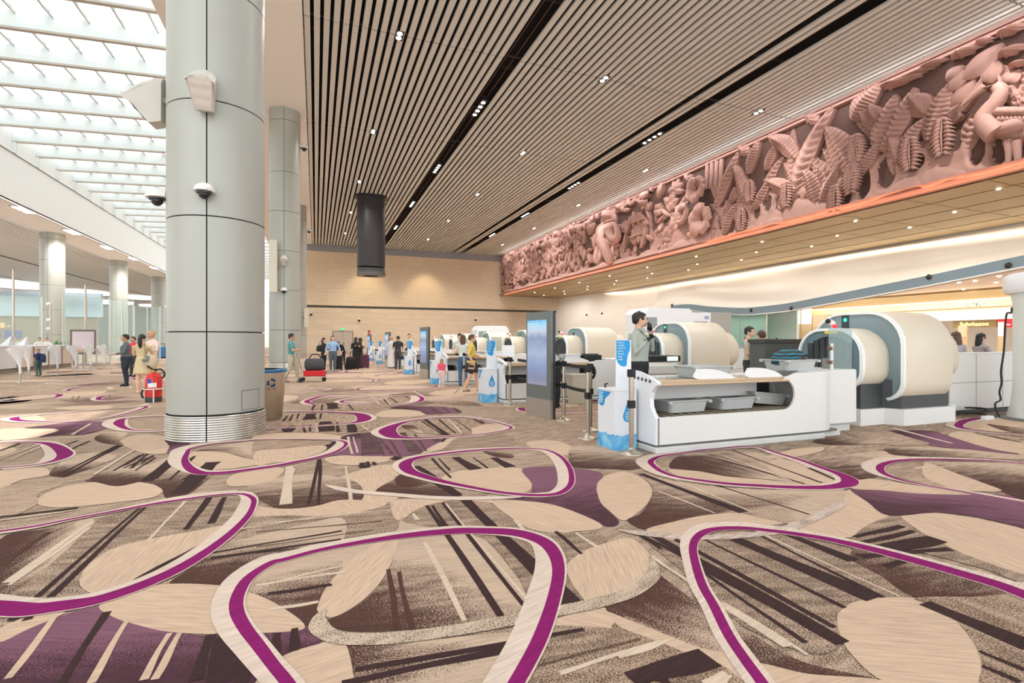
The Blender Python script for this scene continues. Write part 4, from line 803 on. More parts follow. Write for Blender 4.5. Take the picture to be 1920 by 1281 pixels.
for v, pts, hw in (('7',[(870,900),(930,640),(1060,350),(1225,80)],.42),('7',[(1070,940),(1040,800),(1000,690),(960,640)],.34),('7',[(1385,680),(1300,500),(1220,360),(1150,270)],.5),('7',[(1100,930),(1160,800),(1230,680),(1285,590)],.28),
    ('7',[(520,970),(440,800),(390,650),(340,590)],.34),('7',[(520,980),(600,850),(690,700)],.24),('7',[(190,970),(280,760),(340,620),(405,480)],.36),('7',[(880,850),(770,780),(625,720)],.32),('7',[(900,540),(800,420),(655,345)],.36),
    ('7',[(480,670),(510,540),(582,385)],.28),('7',[(630,640),(680,520),(725,420)],.26),('7',[(275,1190),(330,1020),(415,910)],.24),('7',[(170,740),(200,820),(215,900)],.2),('7',[(330,920),(360,850),(380,780)],.22),('7',[(300,900),(320,960),(330,1000)],.16),
    ('8',[(0,700),(80,570),(205,415)],.46),('8',[(140,900),(215,700),(285,530)],.40),('8',[(180,890),(285,720),(405,490)],.38),('8',[(480,830),(530,690),(620,465)],.42),('8',[(470,660),(420,590),(365,540)],.36),('8',[(300,980),(375,790),(490,675)],.26),
    ('8',[(30,1050),(100,940),(190,830)],.26),('8',[(300,980),(270,860),(240,790)],.22),('8',[(610,720),(660,640),(705,600)],.22),('8',[(70,740),(90,690),(60,640)],.3),('8',[(170,700),(140,650),(120,600)],.26),('7',[(430,520),(450,470),(415,440)],.3),('7',[(1000,230),(1040,190),(980,150)],.3)):
    leaf(v, pts, hw)
def frond(v, a, b, ln=.42, n=9):
    (y0, z0), (y1, z1) = MU(v, *a), MU(v, *b); m = MB(); m.tube([(XF-.40, y0, z0), (XF-.48, (y0+y1)/2, (z0+z1)/2), (XF-.40, y1, z1)], .035, 5)
    for k in range(n):
        t = (k+.5)/n; y, z = y0+(y1-y0)*t, z0+(z1-z0)*t; l = ln*(.7+.5*sin(pi*t))
        for s in (-1, 1):
            m.grid([[(XF-.42+.10*abs(c)-.12*sin(pi*u), y+s*l*u, z-.16*u*u-.03+.10*c*sin(pi*min(1, u+.12))) for c in (-1, 0, 1)] for u in (0, .25, .5, .75, 1)])
    m.build('fern_frond', M_clay, mural)
for v, a, b in (('8',(590,680),(590,915)),('8',(385,800),(387,1005)),('8',(40,780),(40,985)),('8',(25,960),(25,1120)),('7',(512,720),(518,900)),('7',(440,965),(440,1150)),('7',(830,730),(830,950)),('7',(1252,760),(1252,1000)),('7',(1390,580),(1388,835)),('7',(1440,330),(1450,560))):
    frond(v, a, b)
def lance(y0, z0, y1, z1, w, name='slender_leaf', d=.3, to=None):
    dx, dz = y1-y0, z1-z0; q = sqrt(dx*dx+dz*dz) or 1; nx, nz_ = -dz/q, dx/q; P = []
    for i in range(8):
        u = i/7; ww = w*sin(pi*min(.999, u*.93+.05))**.8; y, z = y0+dx*u, z0+dz*u-.06*q*sin(pi*u)
        P.append([(XF-d*(.45+.55*sin(pi*(u*.75+.2)))+(.12*abs(c)), y+nx*ww*c, min(max(z+nz_*ww*c, ZM0+.05), ZM1-.03)) for c in (-1, -.45, 0, .45, 1)])
    if to is not None: to.grid(P); to.grid([[r[0] for r in P], [(XF, r[0][1], r[0][2]) for r in P]]); to.grid([[r[-1] for r in P], [(XF, r[-1][1], r[-1][2]) for r in P]]); return
    b = MB().grid(P); b.grid([[r[0] for r in P], [(XF, r[0][1], r[0][2]) for r in P]]); b.grid([[r[-1] for r in P], [(XF, r[-1][1], r[-1][2]) for r in P]]); return b.build(name, M_clay, mural)
def lv_(v, a, b, w, d=.34): lance(*MU(v, *a), *MU(v, *b), w, d=d)
for a, b, w in (((600,450),(705,345),.3),((610,520),(740,360),.3),((710,440),(950,205),.42),((630,610),(780,430),.3),((880,465),(900,310),.34),((975,470),(1060,370),.3),((700,640),(860,370),.12)): lv_('8', a, b, w, .42)
r9 = random.Random(9)
def star(v, x, y, px, n, a0, a1, w):
    y0, z0 = MU(v, x, y); y1, z1 = MU(v, x, y-px); R_ = abs(z1-z0)
    for k in range(n):
        a = radians(a0+(a1-a0)*k/max(1, n-1)+r9.uniform(-6, 6)); l = R_*r9.uniform(.85, 1.1); lance(y0, z0, y0-l*cos(a), z0+l*sin(a), w, d=r9.uniform(.3, .5))
for a in (('3',160,630,190,7,-160,150,.26),('3',230,440,190,6,-30,220,.24),('3',430,230,200,5,150,290,.3),('3',130,1050,200,6,-150,60,.26),('3',250,930,180,5,140,250,.26),('4',740,600,90,6,0,300,.3),('4',820,1100,110,5,10,170,.3),('4',760,870,100,6,60,330,.22),('4',900,1000,120,6,190,350,.22),('3',480,1180,170,5,20,160,.2)): star(*a)
def flower(v, x, y, rp, rot=0, n=5, cone=False):
    y0, z0 = MU(v, x, y); _, z1 = MU(v, x, y-rp); R_ = abs(z1-z0)
    for k in range(n):
        a = rot+2*pi*k/n; P = []
        for i in range(8):
            u = i/7; row = []
            for j in range(9):
                c = j/4-1; w = R_*.50*sin(pi*min(1, u*.74+.03))**.9; rr = R_*(u*(1-.10*c*c)); fl = .06*sin(c*10+u*2)*u
                yy, zz = rr*cos(a)-w*c*sin(a), rr*sin(a)+w*c*cos(a)
                row.append((XF-.30-.42*sin(pi*u*.75)-fl+.10*c*c*u-.05*(k % 2), y0-yy, min(max(z0+zz, ZM0+.05), ZM1-.03)))
            P.append(row)
        MB().grid(P).build('petal', M_clay, mural)
    m = MB().tube([(XF-.45, y0, z0), (XF-.75, y0-.12*R_, z0+.18*R_), (XF-.85, y0-.2*R_, z0+.34*R_)], [.09, .07, .05], 7)
    for k in range(6): m.sph((XF-.85, y0-.2*R_+.1*cos(k), z0+.34*R_+.1*sin(k)), .05, 6, 4)
    m.build('stamen', M_clay, mural)
flower('3', 655, 900, 250, .3); flower('3', 590, 450, 210, .9); flower('3', 380, 820, 170, .1, 6); flower('4', 1085, 640, 110, .4, 6)
# ruffled canopy clumps along the top
def ruffle(v, x, y, rx, ry, seed):
    yc, zc = MU(v, x, y); ya, za = MU(v, x+rx, y-ry); ry_, rz_ = abs(ya-yc), abs(za-zc); P = []
    for i in range(11):
        u = i/10; row = []
        for j in range(33):
            a = 2*pi*j/32; w = 1+.10*sin(5*a+seed)+.06*sin(9*a+seed*2); s = u
            row.append((XF-.12-.55*(1-u**2.2)-.09*sin(7*a+seed+3*u)*u, yc+ry_*s*w*cos(a), min(zc+rz_*s*w*sin(a), ZM1-.03)))
        P.append(row)
    MB().grid(P).build('canopy_clump', M_clay, mural)
for k, a in enumerate(((330,450,130,75),(520,345,95,55),(720,265,105,75),(845,200,60,45),(1010,130,100,70),(1010,260,90,65),(1060,345,70,45),(250,470,70,35),(430,400,90,45))): ruffle('8', *a, k*1.7)
# wading bird
def tub(v, pts, r, name, d=.4, n=8, flat=(1, 1)):
    c = pth(v, pts, 5); k = len(c); rr = [r[0]+(r[-1]-r[0])*i/(k-1) for i in range(k)] if isinstance(r, tuple) else r
    return MB().tube([(XF-d, p[0], p[1]) for p in c], rr, n, flat=flat).build(name, M_clay, mural)
def egg(v, x, y, rx, ry, name, d=.3, dep=.5):
    yc, zc = MU(v, x, y); ya, za = MU(v, x+rx, y-ry); return MB().sph((XF-d, yc, zc), (dep, abs(ya-yc), abs(za-zc)), 18, 12).build(name, M_clay, mural)
tub('8', [(725,622),(790,565),(880,500)], (.04,.20), 'bird_bill', .6); egg('8', 905, 500, 55, 26, 'bird_head', .5, .3)
tub('8', [(940,490),(972,520),(950,580),(900,640),(872,690),(890,740),(950,790)], (.20,.42), 'bird_neck', .5)
egg('8', 1030, 745, 140, 105, 'bird_body', .25, .55); tub('8', [(1005,830),(1015,900),(1008,995)], (.16,.09), 'bird_leg', .4); tub('8', [(1062,830),(1068,920),(1072,995)], (.16,.09), 'bird_leg', .4)
tub('8', [(960,500),(965,460),(955,420)], (.08,.03), 'bird_crest', .5)
for k in range(4):
    for j in range(7): (lambda a, b: lance(*a, *b, .16, 'wing_feather', .78-.08*k))(MU('8', 965+j*26+k*8, 620+k*42), MU('8', 960+j*28+k*8, 690+k*48))
# ground, root pillars and bamboo
def ground(v, pts, d):
    top = pth(v, pts, 4); P = [[(XF-d*f+.03*sin(i*1.7), y, ZM0+.25+(z-ZM0-.25)*g) for f, g in ((1.15, 0), (1.05, .4), (.9, .75), (.55, .95), (0, 1))] for i, (y, z) in enumerate(top)]
    MB().grid(P).build('ground_mound', M_clay, mural)
ground('8', [(-420,1180),(-250,1190),(0,1235),(110,1222),(240,1130),(310,1060),(450,1010),(540,975),(700,1000),(830,1015),(950,1000),(1085,1000),(1300,960)], .36)
ground('8', [(-300,1300),(60,1260),(230,1180),(420,1120),(500,1135),(640,1080),(800,1070),(1085,1040),(1300,1020)], .55)
ground('7', [(-60,1270),(200,1255),(400,1200),(480,1110),(560,1100),(680,1035),(850,1045),(1000,1060),(1200,1020),(1400,965),(1560,900)], .36)
ground('7', [(160,1270),(420,1190),(560,1160),(720,1110),(840,1120),(1000,1080),(1250,1035),(1560,930)], .52)
ov = []
for v, L_ in (('7', ((545,1000,36,70),(640,925,42,85),(775,905,85,115),(915,955,24,100),(1005,930,48,100),(1140,895,52,115),(1290,885,78,95),(1465,790,68,120),(345,1120,36,70),(297,1165,26,65),(440,1060,34,95),(235,1120,22,90),(190,1190,20,60))),
              ('8', ((70,1090,44,110),(205,1030,64,120),(385,965,74,75),(540,845,56,100),(640,800,52,110),(785,870,60,130),(930,880,62,115),(1030,925,20,70),(1075,920,16,70),(1180,880,60,120),(1320,900,70,110)))):
    for x, y, rx, ry in L_:
        a, b = MU(v, x, y); a2, b2 = MU(v, x+rx, y-ry); a3, _ = MU(v, x-rx, y); ov.append((a, b, abs(a3-a2)/2*.95, max(.3, abs(b2-b))))
P = []
for y in np.arange(8.5, 33, .07):
    row = []
    for z in np.linspace(ZM0+.25, ZM0+2.5, 36):
        q = min((((y-a)/r1)**2+((z-b)/r2)**2) for a, b, r1, r2 in ov); t = min(1, max(0, (sqrt(q)-.84)/.34)); t = t*t*(3-2*t)
        u = min(1, max(0, (ZM0+2.5-z)/.9)); g = min(1, max(0, (ZM0+.95-z)/.7))
        row.append((XF-.015-t*(.26*u*(.8+.2*sin(y*3.1+z))+.16*g)-.012*sin(y*9+sin(z*5)*2)*t, float(y), float(z)))
    P.append(row)
web = MB().grid(P).build('root_web', [M_clay, M_recess_shade], mural)
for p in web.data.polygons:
    if p.center.x > XF-.075: p.material_index = 1  # oval hollows get the darker clay as painted shade
for x in (125, 165, 205, 245): tub('7', [(x-6,800),(x,690),(x+6,545)], (.16,.15), 'bamboo_stem', .16)
for px in range(5): tub('3', [(760+px*42,1240-px*8),(765+px*42,1050)], (.13,.12), 'bamboo_stem', .2)
for px in range(9): tub('4', [(930+px*24,1120-px*5),(932+px*24,960)], (.2,.18), 'bamboo_stem', .12)
# elephant stepping out of the leaves
egg('4', 60, 880, 70, 150, 'elephant_body', .1, .5); egg('4', 190, 810, 85, 95, 'elephant_head', .45, .45); egg('4', 190, 750, 55, 45, 'elephant_crown', .5, .4)
tub('4', [(235,860),(270,940),(305,960),(328,915),(320,850),(290,780)], (.52,.16), 'elephant_trunk', .75, 10); tub('4', [(205,950),(225,995),(258,1022)], (.12,.03), 'elephant_tusk', .85)
egg('4', 128, 885, 40, 100, 'elephant_ear', .75, .15); tub('4', [(110,960),(160,1100),(205,1240)], (.75,.42), 'elephant_leg', .4, 10); egg('4', 205, 1235, 32, 22, 'elephant_foot', .45, .45); egg('4', 212, 825, 10, 10, 'elephant_eye', .88, .08)
# small stilt hut
def quadm(v, pts, d, name): MB().prism([MU(v, *p) for p in pts], 'x', XF-d, XF).build(name, M_clay, mural)
quadm('4', [(440,775),(500,720),(525,632),(550,640),(625,712),(560,735)], .55, 'hut_roof'); quadm('4', [(470,790),(560,740),(600,735),(600,860),(470,900)], .3, 'hut_wall'); quadm('4', [(430,925),(600,868),(600,885),(430,945)], .5, 'hut_deck')
for x in (455, 520, 585): tub('4', [(x,930-(x-455)*.3),(x,1010-(x-455)*.3)], .1, 'hut_post', .3)
rB = random.Random(12)
for k in range(26):
    y = rB.uniform(10, 32); z = rB.uniform(ZM0+.3, ZM0+2.6); a = rB.uniform(-.9, .9); l = rB.uniform(1.6, 2.8)
    leaf(None, [(y, z), (y+l*.5*sin(a*.5), z+l*.55), (y+l*sin(a), min(z+l, ZM1-.15))], rB.uniform(.24, .36), ribs=10, d0=.03, lift=.13, curl=.03)
# dense far foliage: the larger pieces as leaves of their own, the rest joined
n_l = 0; dense = MB(); rF = random.Random(3)
for k in range(760):
    y = rF.uniform(31, 66.4); z = rF.uniform(ZM0+.4, ZM1-.4)
    big = y < 52 and n_l < 150 and rF.random() < .42
    if 36.5 < y < 43 and ZM0+1 < z < ZM1-.9 and rF.random() < .8: continue
    if y < 35 and rF.random() < .5: continue
    a = rF.uniform(0, 2*pi) if rF.random() < .5 else radians(rF.uniform(60, 120)); l = rF.uniform(.5, 1.5); w = rF.uniform(.12, .32)
    if big: n_l += 1; lance(y, z, y+l*cos(a), z+l*sin(a), w, 'slender_leaf', rF.uniform(.25, .6))
    else: lance(y, z, y+l*cos(a), z+l*sin(a), w, d=rF.uniform(.2, .55), to=dense)
dense.build('foliage', M_clay, mural)['kind'] = 'stuff'
for k in range(14):
    y = rF.uniform(44, 66); z = rF.uniform(ZM0+.6, ZM0+3.5); leaf(None, [(y, z), (y+rF.uniform(-.4,.4), z+1.0), (y+rF.uniform(-1.2,1.2), z+1.9)], rF.uniform(.25,.4), ribs=9)
for k in range(16):
    y = rF.uniform(32, 66); z = ZM1-rF.uniform(.3, 1.4); P = []
    s = rF.uniform(0, 6); R1 = rF.uniform(.5, .9)
    for i in range(7):
        u = i/6; P.append([(XF-.15-.45*(1-u*u)-.07*sin(6*t*2*pi/20+s)*u, y+R1*u*cos(t*2*pi/20), min(ZM1-.03, z+R1*.7*u*sin(t*2*pi/20))) for t in range(21)])
    MB().grid(P).build('canopy_clump', M_clay, mural)
gp = [(28+i*1.3, ZM0+.45+.35*abs(sin(i*1.1))+.2*sin(i*2.3)) for i in range(30)]
MB().grid([[(XF-.45*f, y, ZM0+.25+(z-ZM0-.25)*g) for f, g in ((1.15, 0), (1, .6), (.6, .95), (0, 1))] for y, z in crom(gp, 4, False)]).build('ground_mound', M_clay, mural)
# ------------------------------------------------------------ screening lanes
M_w = mat('lane white', (226,226,222), .35, var=.02); M_w2 = mat('lane white cool', (232,234,236), .3, var=.02); M_shell = mat('scanner shell', (222,212,192), .38, var=.02); M_ring = mat('scanner rim', (240,242,240), .3, var=.01)
M_face = mat('scanner face', (104,128,136), .3, var=.04); M_face2 = glass('scanner visor', (150,170,176), .25, .1); M_drk = mat('scanner base dark', (62,66,68), .4); M_cur = mat('lead curtain', (54,58,62), .5)
M_rail = mat('tan rail', (196,170,138), .45, var=.08, stretch=(1,20,20)); M_tray = mat('tray grey', (186,188,186), .45); M_deck = mat('deck dark', (58,56,54), .5); M_rub = mat('black rubber', (24,24,26), .6)
ORD = ['first', 'second', 'third', 'fourth', 'fifth', 'sixth', 'seventh']
def prof(hw, z0, z1, rt, rb, n=7):
    out = []
    for cx, cz, r, a in ((hw-rb, z0+rb, rb, -90), (hw-rt, z1-rt, rt, 0), (-hw+rt, z1-rt, rt, 90), (-hw+rb, z0+rb, rb, 180)):
        out += [(cx+r*cos(radians(a+90*i/n)), cz+r*sin(radians(a+90*i/n))) for i in range(n+1)]
    return out
def X3(p, x): return [(x, q[0], q[1]) for q in p]
def tunnel(t, x0, x1, args, face, fname, sname='tunnel_shell', taper=.0):
    p = prof(*args); hw, z0, z1, rt, rb = args; pin = prof(hw-.05, z0+.05, z1-.05, rt-.05, rb-.04); pt = prof(hw-taper, z0+taper*.5, z1-taper, max(rt-taper*.3, .1), rb)
    MB().rings([X3(p, x0+.07), X3(p, x1-.12), X3(prof(hw-.03-taper, z0+.03, z1-.03-taper, rt, rb), x1)], False, True, True).build(sname, M_shell, t)
    MB().rings([X3(pin, x0+.05), X3(pin, x0), X3(p, x0+.015), X3(p, x0+.075), X3(pin, x0+.075)], False, False).build('tunnel_rim', M_ring, t)
    return MB().prism(pin, 'x', x0+.045, x0+.06).build(fname, face, t)
def scanner(loc, label, grp):
    t = thing('baggage_scanner', label, 'scanner', loc, 0, grp)
    tunnel(t, .68, 2.12, (.87, .40, 2.0, .62, .34), M_face2, 'visor', taper=.02)
    MB().prism(prof(.79, .5, 1.9, .55, .3), 'x', .78, .80).build('inner_bulkhead', mat('bulkhead', (150,160,162), .5), t)
    st = MB().box((.715, .12, 1.5), (.76, .26, 1.95)).build('indicator_strip', M_drk, t); MB().sph((.715, .19, 1.86), (.015,.035,.035)).build('green_lamp', lamp_mat('led green', (30,220,140), 2.5), st)
    tunnel(t, 0, .74, (.63, .62, 1.69, .48, .32), M_face, 'tunnel_face')
    pa = prof(.42, .84, 1.54, .38, .04)
    MB().prism(pa, 'x', .035, .046).build('tunnel_mouth', M_rub, t)
    for k in range(7):
        y = -.36+k*.12; h = 1.50-max(0, abs(y)-.1)**1.6*.7
        MB().rings([[(.012+.012*sin(i*2.1+k), y-.052, z), (.012+.012*cos(i*1.3+k), y+.052, z), (.03, y+.052, z), (.03, y-.052, z)] for i, z in enumerate((.9, 1.1, 1.3, h))]).build('curtain_strip', M_cur, t)
    MB().box((.0,-.18,1.59),(.04,.06,1.635)).build('yellow_label', mat('warning yellow', (240,214,40), .5), t)
    tunnel(t, 2.08, 2.66, (.69, .75, 1.72, .48, .3), M_drk, 'exit_face', 'exit_hood', .04)
    MB().prism([(.1,-.53),(.66,-.53),(.78,-.77),(2.08,-.77),(2.2,-.55),(2.4,-.55),(2.4,.55),(2.2,.55),(2.08,.77),(.78,.77),(.66,.53),(.1,.53)], 'z', .28, .78).build('dark_base', M_drk, t)
    MB().prism([(.0,-.60),(.6,-.60),(.70,-.86),(2.12,-.86),(2.2,-.66),(2.5,-.66),(2.5,.66),(2.2,.66),(2.12,.86),(.70,.86),(.6,.60),(0,.60)], 'z', 0, .28).build('plinth', M_w, t)
    c = MB().tube([(.16,.02,1.78),(.02,-.0,1.82)], .05, 10).tube([(.16,.02,1.68),(.16,.02,1.78)], .025).build('lane_camera', M_ring, t); MB().sph((.01,.0,1.82), .045).build('camera_lens', M_rub, c)
    MB().sph((.1,-.06,1.72), .04).build('red_beacon', lamp_mat('beacon red', (230,40,50), .8), t)
    return t
def lane(loc, label, grp):
    t = thing('tray_lane', label, 'conveyor', loc, 0, grp)
    MB().box((-.04,-.03,0),(3.0,.9,.085),.03).box((2.9,.12,0),(3.5,.9,.085)).build('plinth', mat('plinth grey', (205,206,202), .4), t)
    MB().box((.02,.06,.085),(3.35,.85,.12)).build('shadow_gap', mat('gap steel', (120,114,104), .4, .4), t)
    a = [(2.19+.215*cos(radians(q)), .685+.215*sin(radians(q))) for q in range(90, -91, -15)]
    MB().prism([(0,.115),(2.85,.115),(2.85,.99),(2.42,.99),(2.26,.94)]+a+[(0,.47)], 'y', 0, .03).build('front_panel', M_w, t)
    oc = [(2.85,0)]+[(2.95+.5*sin(radians(q)), .5-.5*cos(radians(q))) for q in range(0, 91, 10)]+[(3.45,.95),(2.85,.95)]
    MB().prism(oc, 'z', .115, .985).build('corner_housing', M_w, t)
    MB().prism([(p[0]+(.03 if p[0] > 2.95 else 0), p[1]) for p in oc], 'z', .985, 1.0).build('housing_lid', M_w2, t)
    MB().box((3.45,.28,.13),(4.12,1.25,1.0),.03).build('link_housing', M_w, t); MB().box((3.5,.36,0),(4.05,1.2,.13)).build('link_plinth', MATS['plinth grey'], t)
    ep = [(.0,.115),(.0,.46),(.06,.52),(.11,.60),(.12,.70),(.09,.79),(.02,.86),(-.03,.885),(-.04,.91),(-.01,.935),(.06,.955),(.2,1.0),(.4,1.045),(.65,1.065),(.9,1.06),(.9,.115)]
    MB().prism(ep, 'x', -.03, .03).build('end_panel', M_w2, t)
    for k in range(5): MB().add([(-.034, .12+k*.085+.024*cos(2*pi*i/10), .93+.008*k+.024*sin(2*pi*i/10)) for i in range(10)], [tuple(range(10))]).build('grip_hole', M_deck, t)
    MB().box((.03,-.02,.875),(2.28,.05,.905),.012).build('front_rail', M_rail, t); MB().box((.03,.06,.90),(2.3,.20,.935),.012).build('front_rail', M_rail, t)
    MB().box((.03,.70,.90),(2.9,.82,.95),.012).build('back_rail', M_w, t)
    MB().box((.03,.20,.86),(2.85,.72,.885)).build('roller_pan', M_deck, t); MB().box((.05,.5,.64),(2.2,.53,.86)).build('back_panel', M_w, t)
    MB().box((.03,.03,.43),(2.85,.9,.45)).build('lower_deck', M_deck, t); MB().box((.05,.86,.45),(2.85,.9,.9)).build('rear_board', M_drk, t)
    for k in range(24): MB().tube([(.1+k*.115,.22,.91),(.1+k*.115,.70,.91)], .022, 6).build('roller', M_steel, t)
    lr = MB()
    for k in range(18): lr.tube([(.1+k*.15,.05,.455),(.1+k*.15,.8,.455)], .014, 5)
    lr.build('return_rollers', mat('return roller', (190,176,150), .4, .3), t)['kind'] = 'stuff'
    for x0 in (.72, 1.62): MB().prism(crom([(x0,.94),(x0,1.05),(x0+.05,1.075),(x0+.3,1.065),(x0+.52,1.01),(x0+.64,.955),(x0+.62,.935)], 4), 'y', .10, .135).build('divider_fin', M_w2, t)
    g = MB().box((3.55,.34,1.0),(4.08,.352,1.66)).build('glass_guard', glass('guard glass', (196,216,214), .86), t)
    p = MB().cyl((3.56,.30), .022, 1.0, 1.42, 12).build('guard_post', M_w, t)
    for z in (1.12, 1.34): MB().tube([(3.56,.28,z),(3.56,.36,z)], .035, 10).build('glass_clamp', mat('clamp', (120,104,88), .35, .6), p)
    MB().box((3.75,.55,1.0),(3.85,.62,1.17)).build('sensor_box', mat('sensor grey', (140,136,126), .5), t)
    return t
LY = [5.45+5.62*k for k in range(7)]
lane0 = lane((4.1, LY[0], 0), 'white tray return lane nearest the camera, with tan rails and open lower shelf', 'tray lanes along the hall')
scan0 = scanner((8.70, LY[0]+1.16, 0), 'large white rounded baggage scanner at the nearest lane, with dark curtain', 'baggage scanners along the hall')
for k in range(1, 7):
    copy_tree(lane0, (4.1, LY[k], 0), 'white tray lane with tan rails, %s of the row counted from the camera' % ORD[k])
    copy_tree(scan0, (8.70, LY[k]+1.16-.25, 0), 'white rounded baggage scanner, %s of the row counted from the camera' % ORD[k])
# outfeed benches behind the scanners
def outfeed(k):
    t = thing('outfeed_bench', 'pale cabinet bench at the exit of the %s scanner from the camera' % ORD[k], 'bench', (11.48, LY[k]+.75, 0))
    MB().box((0,0,.1),(2.6,.05,1.21)).build('side_panel', M_w, t); MB().box((.05,.05,.0),(2.55,1.1,.14)).build('plinth', M_drk, t); MB().box((0,.05,.9),(2.6,1.1,1.0)).build('bench_top', M_w, t); MB().box((0,1.05,.1),(2.6,1.1,1.1)).build('rear_panel', M_w, t)
    MB().box((-.0,-.02,1.21),(2.6,.08,1.235)).build('edge_cap', M_w2, t)
    for x in (.85, 1.75): MB().box((x,-.004,.12),(x+.012,.0,1.2)).build('panel_joint', mat('joint grey', (150,150,144), .6), t)
    MB().box((0,-.004,.63),(2.6,.0,.642)).build('panel_joint', MATS['joint grey'], t)
    return t
for k in range(2): outfeed(k)
# trays
def tray(loc, label, rz=0, tilt=0, grp='grey plastic trays'):
    t = thing('tray', label, 'tray', loc, rz, grp)
    if tilt: t.rotation_euler = (0, tilt, rz)
    def rg(i, z, e=0): return [(p[0], p[1], z) for p in rrect(-.33+i-e, -.23+i-e, .33-i+e, .23-i+e, .05, 3)]
    MB().rings([rg(.03,0), rg(.0,.155), rg(0,.155,.022), rg(0,.17,.022), rg(.012,.17), rg(.042,.012)], True, True).build('tub', M_tray, t)
    b = MB()
    for sx in (-1, 1):
        for sy in (-1, 1): b.box((sx*.335-.03, sy*.235-.03, .125), (sx*.335+.03, sy*.235+.03, .168), .01)
    b.build('corner_lug', M_tray, t); return t
tr = tray((4.80, 5.90, .475), 'empty grey tray on the lower shelf of the nearest lane, beside the end panel')
for loc, lab, rz, tl in (((5.70, 5.92, .475), 'empty grey tray in the middle of the lower shelf of the nearest lane', .02, 0), ((6.42, 6.02, .50), 'grey tray tipped in the dark rounded end of the lower shelf', .0, .10),
                         ((5.28, 5.95, .93), 'grey tray with a blue cup on top of the nearest lane', .0, 0), ((7.02, 5.98, 1.0), 'grey tray carrying a striped backpack', .03, 0), ((5.35, 12.0-.4, .93), 'grey tray on top of the second lane', 0, 0), ((5.15, 17.15, .93), 'grey tray in front of the woman in jeans', .1, 0)):
    c = copy_tree(tr, loc, lab); c.rotation_euler = (0, tl, rz)
for k, (x, dz) in enumerate(((4.8,.475),(5.7,.475))): copy_tree(tr, (x, LY[2]+.45, dz), ['grey tray on the lower shelf of the third lane, beside the child', 'grey tray on the lower shelf of the third lane, behind the woman in jeans'][k])
t = thing('cup', 'small blue cup lying in the tray on the nearest lane', 'cup', (5.5, 5.95, 1.03), .5); MB().rings([[(q, r*cos(2*pi*i/14), r*sin(2*pi*i/14)) for i in range(14)] for q, r in ((-.06,.045),(.06,.06),(.06,.052),(-.05,.035))], True, True, True).build('cup_wall', mat('cup blue', (30,120,160), .4), t)
t = thing('backpack', 'black and teal striped backpack lying in a moving tray', 'backpack', (7.0, 5.98, 1.07), .05)
P = [[(.33*cos(2*pi*i/20)*s, .2*sin(2*pi*i/20)*s, z+.03*cos(2*pi*i/20-.6)) for i in range(20)] for s, z in ((.7,0),(1,.05),(1.0,.12),(.85,.19),(.55,.235),(.2,.255))]
m = bpy.data.materials.new('striped cloth'); m.use_nodes = True; nt = m.node_tree; w = nt.nodes.new('ShaderNodeTexWave'); w.bands_direction = 'Z'; w.inputs['Scale'].default_value = 6; w.inputs['Distortion'].default_value = 2.5; rp = nt.nodes.new('ShaderNodeValToRGB')
rp.color_ramp.elements[0].color = srgb((44,42,44))+(1,); rp.color_ramp.elements[0].position = .55; rp.color_ramp.elements[1].color = srgb((30,120,136))+(1,); rp.color_ramp.elements[1].position = .7
tc = nt.nodes.new('ShaderNodeTexCoord'); nt.links.new(tc.outputs['Object'], w.inputs[0]); nt.links.new(w.outputs[0], rp.inputs[0]); nt.links.new(rp.outputs[0], nt.nodes['Principled BSDF'].inputs['Base Color']); nt.nodes['Principled BSDF'].inputs['Roughness'].default_value = .8
MB().rings(P, True, True, True).build('bag_body', m, t); MB().tube([(.02,-.19,.1),(.12,-.2,.17),(.24,-.16,.15)], .018).build('strap', M_rub, t); MB().sph((.08,-.19,.13), (.05,.02,.015)).build('red_tag', mat('tag red', (220,80,70), .5), t)
# drain kiosks
M_kw = mat('kiosk white', (228,232,238), .4, var=.02); M_blue = mat('print blue', (20,150,214), .5, var=.03); M_txt = mat('print white', (236,238,232), .6)
M_wat = bpy.data.materials.new('water print'); M_wat.use_nodes = True; nt = M_wat.node_tree; tc = nt.nodes.new('ShaderNodeTexCoord'); nz = nt.nodes.new('ShaderNodeTexNoise'); nz.inputs['Scale'].default_value = 6; nz.inputs['Detail'].default_value = 4; rp = nt.nodes.new('ShaderNodeValToRGB')
rp.color_ramp.elements[0].color = srgb((40,150,220))+(1,); rp.color_ramp.elements[0].position = .35; rp.color_ramp.elements[1].color = srgb((150,214,242))+(1,); rp.color_ramp.elements[1].position = .7
nt.links.new(tc.outputs['Object'], nz.inputs[0]); nt.links.new(nz.outputs[0], rp.inputs[0]); nt.links.new(rp.outputs[0], nt.nodes['Principled BSDF'].inputs['Base Color'])
